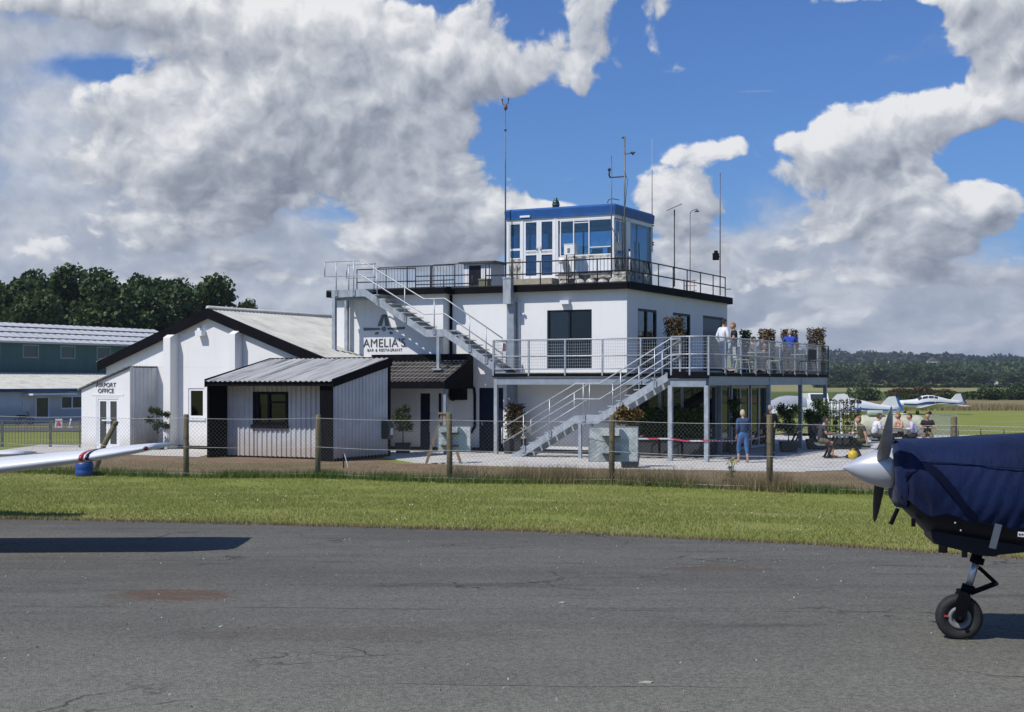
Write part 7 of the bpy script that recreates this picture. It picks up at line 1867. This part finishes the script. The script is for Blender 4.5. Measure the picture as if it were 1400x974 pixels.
def blade(mb, hub, ang_axis, L, rot, twist0=58, twist1=22, w=(.085, .135, .13, .045)):
    """propeller blade from hub; disc in the y-z plane, rot = angle from +z"""
    er = Vector((0, math.sin(rot), math.cos(rot))); et = Vector((0, math.cos(rot), -math.sin(rot))); ex = Vector((1, 0, 0)); v = []; n = 10; N = 12
    for i in range(N + 1):
        f = i / N; r = .07 + (L - .07) * f; tw = R(twist0 + (twist1 - twist0) * f); ch = float(np.interp(f, [0, .30, .75, .95, 1], [w[0], w[1], w[2], w[3] * 1.5, w[3] * .35])); th = .030 * (1 - .8 * f) + .004
        cd = et * math.cos(tw) + ex * math.sin(tw); nd = et * -math.sin(tw) + ex * math.cos(tw)
        for k in range(n):
            a_ = 2 * math.pi * k / n; v.append(Vector(hub) + er * r + cd * (ch / 2 * math.cos(a_)) + nd * (th / 2 * math.sin(a_)))
    f_ = [(i * n + k, i * n + (k + 1) % n, (i + 1) * n + (k + 1) % n, (i + 1) * n + k) for i in range(N) for k in range(n)] + [tuple(range(n)), tuple(reversed(range(N * n, (N + 1) * n)))]
    return mb.add(v, f_, True)
def small_plane(label, x, y, rz, body, trim, group=None, cover=None, stripe=None, lower=None, semis=4.9):
    M = Matrix.Translation((x, y, gz(x, y))) @ Matrix.Rotation(rz, 4, 'Z'); t = thing('light_aeroplane', label, 'aeroplane', M, group=group); F_ = WMAT[t]
    mb = MB(F_); loft(mb, [fus_sec(s[0]) for s in FUS]); mb.build('fuselage', body, t)
    if lower:
        for s in (0, 180):
            mb = MB(F_); patch(mb, -.3, 6.2, s - 14 if s == 0 else s - 2, s + 2 if s == 0 else s + 14, .008, 14, 3); mb.build('side_stripe', lower, t)
    for s in (-1, 1):
        for (x0, x1) in ((1.72, 2.30), (2.38, 2.95), (3.02, 3.42)):
            mb = MB(F_); A = (28, 58) if s > 0 else (152, 122)
            patch(mb, x0, x1, A[0], A[1], .012, 3, 4, .08); mb.build('cabin_window', ACGLASS, t)
    mb = MB(F_); patch(mb, 1.30, 1.70, 35, 145, .012, 4, 12, 0); mb.build('windscreen', ACGLASS, t)
    if cover:
        mb = MB(F_); patch(mb, 1.1, 3.6, 5, 175, .03, 12, 16); mb.build('canopy_cover', cover, t)
    flying_surfaces(t, F_, body, stripe, trimm=trim, semis=semis)
    mb = MB(F_); mb.lathe([(.155, 0), (.15, .10), (.11, .24), (.05, .33), (.01, .36)], (-.56, 0, 1.30), (-1, 0, 0), 16); mb.build('spinner', body, t)
    pr = MB(F_); blade(pr, (-.58, 0, 1.30), None, .94, R(25)); blade(pr, (-.58, 0, 1.30), None, .94, R(205)); pr.build('propeller', DARKSTEEL, t)
    nose_gear(t, F_, False); wheel(t, 0, 0, .178, .13, F_=F_)
    return t
RED_ = flat('wing_stripe_red', (.45, .03, .04), .3); BLK_ = flat('wing_stripe_black', (.02, .02, .03), .3)
# left foreground: only the wing reaches the picture
small_plane('white low-wing aeroplane at far left, only its wing showing, red and black bands', -9.03, 14.75, R(90), PLANEW, PLANEW, stripe=[(4.13, 4.175, RED_), (4.205, 4.24, BLK_)])
# parked on the far grass
DKB = flat('dark_blue_trim', (.03, .05, .12), .4); BLT = flat('blue_trim', (.03, .12, .42), .4)
small_plane('small white aeroplane with a dark fin tip, rightmost of those on the far grass', XY(1237, 150), 150, R(6), PLANEW, DKB, 'aeroplanes parked on the grass', lower=DKB)
small_plane('white aeroplane with a blue patch on its tail, left of the rightmost parked aeroplane', XY(1234, 106) - 6.6, 106, R(2), PLANEW, BLT, 'aeroplanes parked on the grass', lower=BLT)
small_plane('white tailed aeroplane under a pale grey cover behind the trellis and the deck end', XY(1166, 92) - 6.6, 92.5, R(-4), PLANEW, PLANEW, 'aeroplanes parked on the grass', cover=C('grey_cover', (.30, .32, .36)))
# white van behind the deck posts
vx, vy = XY(1115, 138), 138.0; vz = gz(vx, vy)
t = thing('white_van', 'white van with dark windscreen parked on the grass behind the deck end', 'van', FW, (vx, vy, vz)); 
mb = MB(FW); mb.prism([(vy - 2.5, vz + .3), (vy + 2.5, vz + .3), (vy + 2.5, vz + 2.35), (vy - 1.0, vz + 2.4), (vy - 1.7, vz + 1.45), (vy - 2.45, vz + 1.2)], 'x', vx - .95, vx + .95); mb.build('body', PLANEW, t)
mb = MB(FW); mb.quad((vx - .8, vy - 1.70, vz + 1.50), (vx + .8, vy - 1.70, vz + 1.50), (vx + .75, vy - 1.08, vz + 2.30), (vx - .75, vy - 1.08, vz + 2.30)); mb.build('windscreen', ACGLASS, t)
for s in (-1, 1):
    for yy in (-1.7, 1.6): mb = MB(FW); mb.lathe([(.33, -.1), (.33, .1)], (vx + s * .88, vy + yy, vz + .33), (1, 0, 0), 16); mb.build('wheel', RUBBER, t)
    mb = MB(FW); mb.box(vx + s * .7 - .15, vx + s * .7 + .15, vy - 2.52, vy - 2.46, vz + .8, vz + 1.0); mb.build('headlight', STICKER, t)

# ---------------------------------------------------------------- right foreground aeroplane under a blue cover
MP = Matrix.Translation((3.535, 11.0, .5)) @ Matrix.Rotation(R(-10), 4, 'Z')
pl = thing('covered_aeroplane', 'aeroplane nose under a dark blue fabric cover with grey spinner, at the right edge', 'aeroplane', MP); F_ = WMAT[pl]
NAVYP = mat('dark_navy_aircraft_paint', (.004, .006, .014), .4, 0, .06, 3, spec=.25)
mb = MB(F_); xs_ = list(np.linspace(-.53, -.30, 8)) + list(np.linspace(-.2, 3.2, 22)) + [3.8, 4.7, 5.8, 6.55]
loft(mb, [fus_sec(x, 0, 40) for x in xs_]); mb.build('fuselage', NAVYP, pl)
# chin intake and cowl lip
mb = MB(F_); mb.prism([(-.30, .775), (-.33, .92), (.35, .92), (.42, .73), (.18, .70), (.14, .685), (.05, .69), (-.05, .715)], 'y', -.30, .30); mb.build('chin_cowl', NAVYP, pl)
mb = MB(F_); mb.lathe([(.035, 0), (.035, .14)], (-.22, -.22, .70), (0, 0, 1), 10); mb.build('exhaust_stub', DARKSTEEL, pl)
mb = MB(F_); mb.lathe([(.022, 0), (.022, .12)], (-.06, -.20, .665), (0, 0, 1), 8); mb.build('drain_pipe', DARKSTEEL, pl)
# cover: draped loft with folds, open underneath
def cover_mat():
    m = bpy.data.materials.new('blue_cover_fabric'); m.use_nodes = True; t = NT(m.node_tree); p = t.n['Principled BSDF']; geo = t.node('ShaderNodeNewGeometry'); pos = geo.outputs['Position']
    n1 = t.noise(pos, 2.2, 5, .6); c = t.mix(t.ramp(n1, .3, .7), (.0020, .0070, .034), (.0040, .0135, .058))
    n2 = t.noise(pos, 5, 6, .7); c = t.mix(t.m('MULTIPLY', t.ramp(n2, .58, .75), .4), c, (.004, .008, .026))
    t.put(p.inputs['Base Color'], c); p.inputs['Roughness'].default_value = .62; p.inputs['Sheen Weight'].default_value = .08; p.inputs['Specular IOR Level'].default_value = .12
    b = t.node('ShaderNodeBump'); b.inputs['Strength'].default_value = .6; b.inputs['Distance'].default_value = .04
    w = t.m('ADD', t.noise(t.scalev(pos, (1.6, 1, .7)), 6, 4, .55), t.m('MULTIPLY', t.noise(pos, 260, 2), .12)); t.l.new(w, b.inputs['Height']); t.l.new(b.outputs[0], p.inputs['Normal'])
    return m
COVM = cover_mat()
def cover_surface(x0, x1, nx, a0, a1, na, grow, fold):
    v = []
    for i in range(nx + 1):
        x = x0 + (x1 - x0) * i / nx; zt, zb, hw = fus_at(x); zc = (zt + zb) / 2; hh = (zt - zb) / 2
        if x < -.36: zb = max(zb, 1.0)
        for j in range(na + 1):
            a = R(a0 + (a1 - a0) * j / na); c, s = math.cos(a), math.sin(a); e = 2.7
            low = max(0, min(1, (-s + .55) / 1.1))
            g = grow + fold * low * (math.sin(x * 17 + 1.8 * math.sin(s * 3.1) + x * x * 2) * .5 + math.sin(x * 37 + s * 5) * .28 + math.sin(x * 8 - s * 7) * .4)
            g += fold * .45 * math.sin(s * 9 + x * 6) * math.sin(x * 2.3)
            g += fold * .55 * low * abs(math.sin(x * 11 + s * 4.5 + 1.2 * math.sin(x * 4))) ** 3 + fold * .30 * low * math.sin(x * 61 - s * 16) * (.5 + .5 * math.sin(x * 5 + 1))
            g += fold * .9 * math.exp(-((x + .53 - (1 - s) * .16) / .06) ** 2)
            zz = zc + (hh + g) * math.copysign(abs(s) ** (2 / e), s)
            if s < 0: zz = max(zz, 1.02 - .12 * min(1, max(0, (x + .2) / .5)) + .010 * math.sin(x * 23) - .02 * low)
            v.append((x, (hw + g) * math.copysign(abs(c) ** (2 / e), c), zz))
    f = [(i * (na + 1) + j, (i + 1) * (na + 1) + j, (i + 1) * (na + 1) + j + 1, i * (na + 1) + j + 1) for i in range(nx) for j in range(na)]
    return v, f
mb = MB(F_); v, f = cover_surface(-.545, 3.5, 380, -27, 207, 110, .020, .024); mb.add(v, f, True); cv_ = mb.build('cover', COVM, pl, fix=False)
sm_ = cv_.modifiers.new('thickness', 'SOLIDIFY'); sm_.thickness = .006; sm_.offset = 1
# front of the cover closing over the cowl face
mb = MB(F_); fr_ = [fus_sec(x, g, 44, 2.7) for x, g in ((-.50, .022), (-.555, .012), (-.585, -.04), (-.575, -.14))]
fr_ = [[(x, y, max(z, 1.03)) for (x, y, z) in s] for s in fr_]; loft(mb, fr_, cap=False); mb.build('cover_front', COVM, pl, fix=False)
# shade of a fold painted as a dark strip, and seam sewn on the cover side
def side_strip(pts, w, name, m, grow=.032):
    mb = MB(F_); v = []
    for (x, z) in pts:
        zt, zb, hw = fus_at(x); zc = (zt + zb) / 2; hh = (zt - zb) / 2; q = min(.999, abs((z - zc) / hh)) ** 2.7; yy = -(hw + grow) * (1 - q) ** (1 / 2.7)
        v.append((x, yy - .012, z))
    mb.tube(v, w, 6); return mb.build(name, m, pl)
side_strip([(x, 1.385 - .012 * math.sin(x * 5) - .02 * x) for x in np.linspace(-.50, 3.0, 40)], .005, 'seam', COVM, .030)
mb = MB(F_); pts = [(-.52, 1.30), (-.44, 1.36), (-.36, 1.37), (-.28, 1.30), (-.18, 1.18), (-.10, 1.06), (-.02, .98)]
v = []
for (x, z) in pts:
    for d in (-.028, .028):
        zz = z + d; zt, zb, hw = fus_at(x); zc = (zt + zb) / 2; hh = (zt - zb) / 2; q = min(.999, abs((zz - zc) / hh)) ** 2.7; v.append((x + d * .5, -(hw + .036) * (1 - q) ** (1 / 2.7) - .014, zz))
mb.add(v, [(2 * i, 2 * i + 2, 2 * i + 3, 2 * i + 1) for i in range(len(pts) - 1)], True); mb.build('cover_fold_shade', mat('dark_navy_fold_shade', (.002, .004, .016), .9, spec=.1), pl)  # dark strip standing in for the shade in a fold of the cover
mb = MB(F_); mb.bar((.130, -.570, .955), (.090, -.545, .775), .05, .006, up=(0, 1, 0)); mb.build('grey_strap', flat('grey_webbing', (.09, .11, .13)), pl)
mb = MB(F_); y_ = -.560
mb.bar((.265, -.566, .885), (.350, -.570, .880), .006, .036, up=(0, 0, 1)); mb.build('data_label', STICKER, pl)
mb = MB(F_); 
for k in range(4): mb.bar((.270 + k * .019, -.5725, .886), (.282 + k * .019, -.5733, .884), .003, .012)
mb.build('label_print', LETTER, pl)
for (xx, zz) in ((-.17, .955), (-.13, .90)): mb = MB(F_); mb.ball((xx, -.523, zz), .008, 8, 5); mb.build('fastener', GALV, pl)
# spinner: pointed ogive in satin grey
SPG = mat('satin_spinner_grey', (.48, .49, .52), .33, .25, .05, 6, coat=.3)
mb = MB(F_); L = .385
mb.lathe([(.150, -.02), (.158, 0), (.158, .02)] + [(.158 * (1 - (f) ** 1.75), .02 + (L - .02) * f) for f in np.linspace(.08, .985, 16)] + [(.003, L)], (-.575, 0, 1.325), (-1, 0, 0), 40); mb.build('spinner', SPG, pl)
mb = MB(F_); mb.lathe([(.165, 0), (.165, .022)], (-.570, 0, 1.325), (1, 0, 0), 36); mb.build('spinner_backplate', BLACK, pl)
BLG = mat('weathered_blade_grey', (.42, .41, .385), .42, .3, .18, 12)
hub = (-.655, 0, 1.325); rt = R(216)
BLA = R(58)
for (ang, nm) in ((-BLA, 'propeller_blade'), (math.pi - BLA, 'propeller_blade')):
    mb = MB(F_); blade(mb, hub, None, .93, ang, 80, 26 if ang < 1 else 30, (.09, .125, .105, .045) if ang < 1 else (.075, .085, .07, .03)); mb.build(nm, BLG if ang < 1 else mat('dark_lower_blade', (.03, .03, .03), .6, spec=.2), pl)  # lower blade gets a darker colour all over than the upper one
mb = MB(F_); mb.bar((-.545, -.12, 1.02), (-.60, -.14, .90), .035, .02); mb.build('tie_strap', BLACK, pl)
mb = MB(F_); mb.box(-.46, -.43, -.3, -.27, .90, .96); mb.build('latch', BLACK, pl)
flying_surfaces(pl, F_, PLANEW)
F0_ = F_; F_ = F_ @ Matrix.Translation((-.075, 0, 0)); nose_gear(pl, F_, True); tw = wheel(pl, 0, 0, .178, .135, True, F_)
mb = MB(F_); mb.box(-.118, -.088, -.064, -.058, .185, .198); mb.build('red_mark', flat('red_paint_mark', (.5, .03, .03)), tw)
# bird-sized litter and loose stones on the apron
P = np.stack([NP.uniform(-6, 6, 700), NP.uniform(7, 18, 700), np.full(700, .518)], 1); V, Fq = leaf_quads(P, .018, .9); tag(mesh_np('loose_grit', V, Fq, flat('pale_grit', (.30, .29, .26))), 'scattered pale grit and tiny stones on the asphalt', 'grit', kind='stuff')
for (px, v_, s) in ((883, 936, .10), (768, 826, .06), (302, 859, .03)):
    Y = 2.0 * 1944 / (v_ - 522); X = (px - 700) / 1944 * Y; mb = MB(FW); mb.prism([(X - s / 2, Y - .02), (X + s * .3, Y - .03), (X + s / 2, Y + .01), (X, Y + .025)], 'z', .513, .519); tag(mb.build('paint_chip', flat('pale_yellow_chip', (.40, .42, .30))), {883: 'pale yellowish chip lying in the nearest part of the asphalt', 768: 'small white chip in the middle of the asphalt', 302: 'tiny white fleck right of the rusty stain'}[px], 'litter')
# distant houses
for px, y, v0, w, lab in ((1277, 1180, 500, 9, 'distant white house with a roof among the trees on the slope'), (1358, 650, 523, 4.5, 'small white house at the foot of the far trees')):
    x = XY(px, y); z = 2.5 - (v0 - 522) * y / 1944 - 1; t = thing('white_house', lab, 'house', FW, (x, y, z)); h = w * .5
    mb = MB(FW); mb.box(x - w / 2, x + w / 2, y, y + w * .8, z - 6, z + h); mb.build('wall', WHITE2, t)
    mb = MB(FW); mb.prism([(x - w / 2 - .3, z + h), (x + w / 2 + .3, z + h), (x, z + h * 1.7)], 'y', y - .3, y + w * .8); mb.build('roof', flat('slate_roof', (.10, .09, .09)), t)
    mb = MB(FW); mb.box(x - w * .2, x - w * .05, y - .05, y + .05, z + h * .4, z + h * .7); mb.build('window', ACGLASS, t)

# ------------------------------------------------------------------ thin summer haze over the far fields
mb = MB(FW); mb.box(-5600, 5600, -420, 6900, -4, 130); hz_ = mb.build('haze', None); hz_['kind'] = 'stuff'
hm_ = bpy.data.materials.new('haze_air'); hm_.use_nodes = True; t_ = NT(hm_.node_tree); t_.n.clear()
o_ = t_.node('ShaderNodeOutputMaterial'); v_ = t_.node('ShaderNodeVolumePrincipled'); v_.inputs['Color'].default_value = (.82, .90, 1, 1); v_.inputs['Density'].default_value = .00014; v_.inputs['Anisotropy'].default_value = .2
t_.l.new(v_.outputs[0], o_.inputs['Volume']); hz_.data.materials.append(hm_)
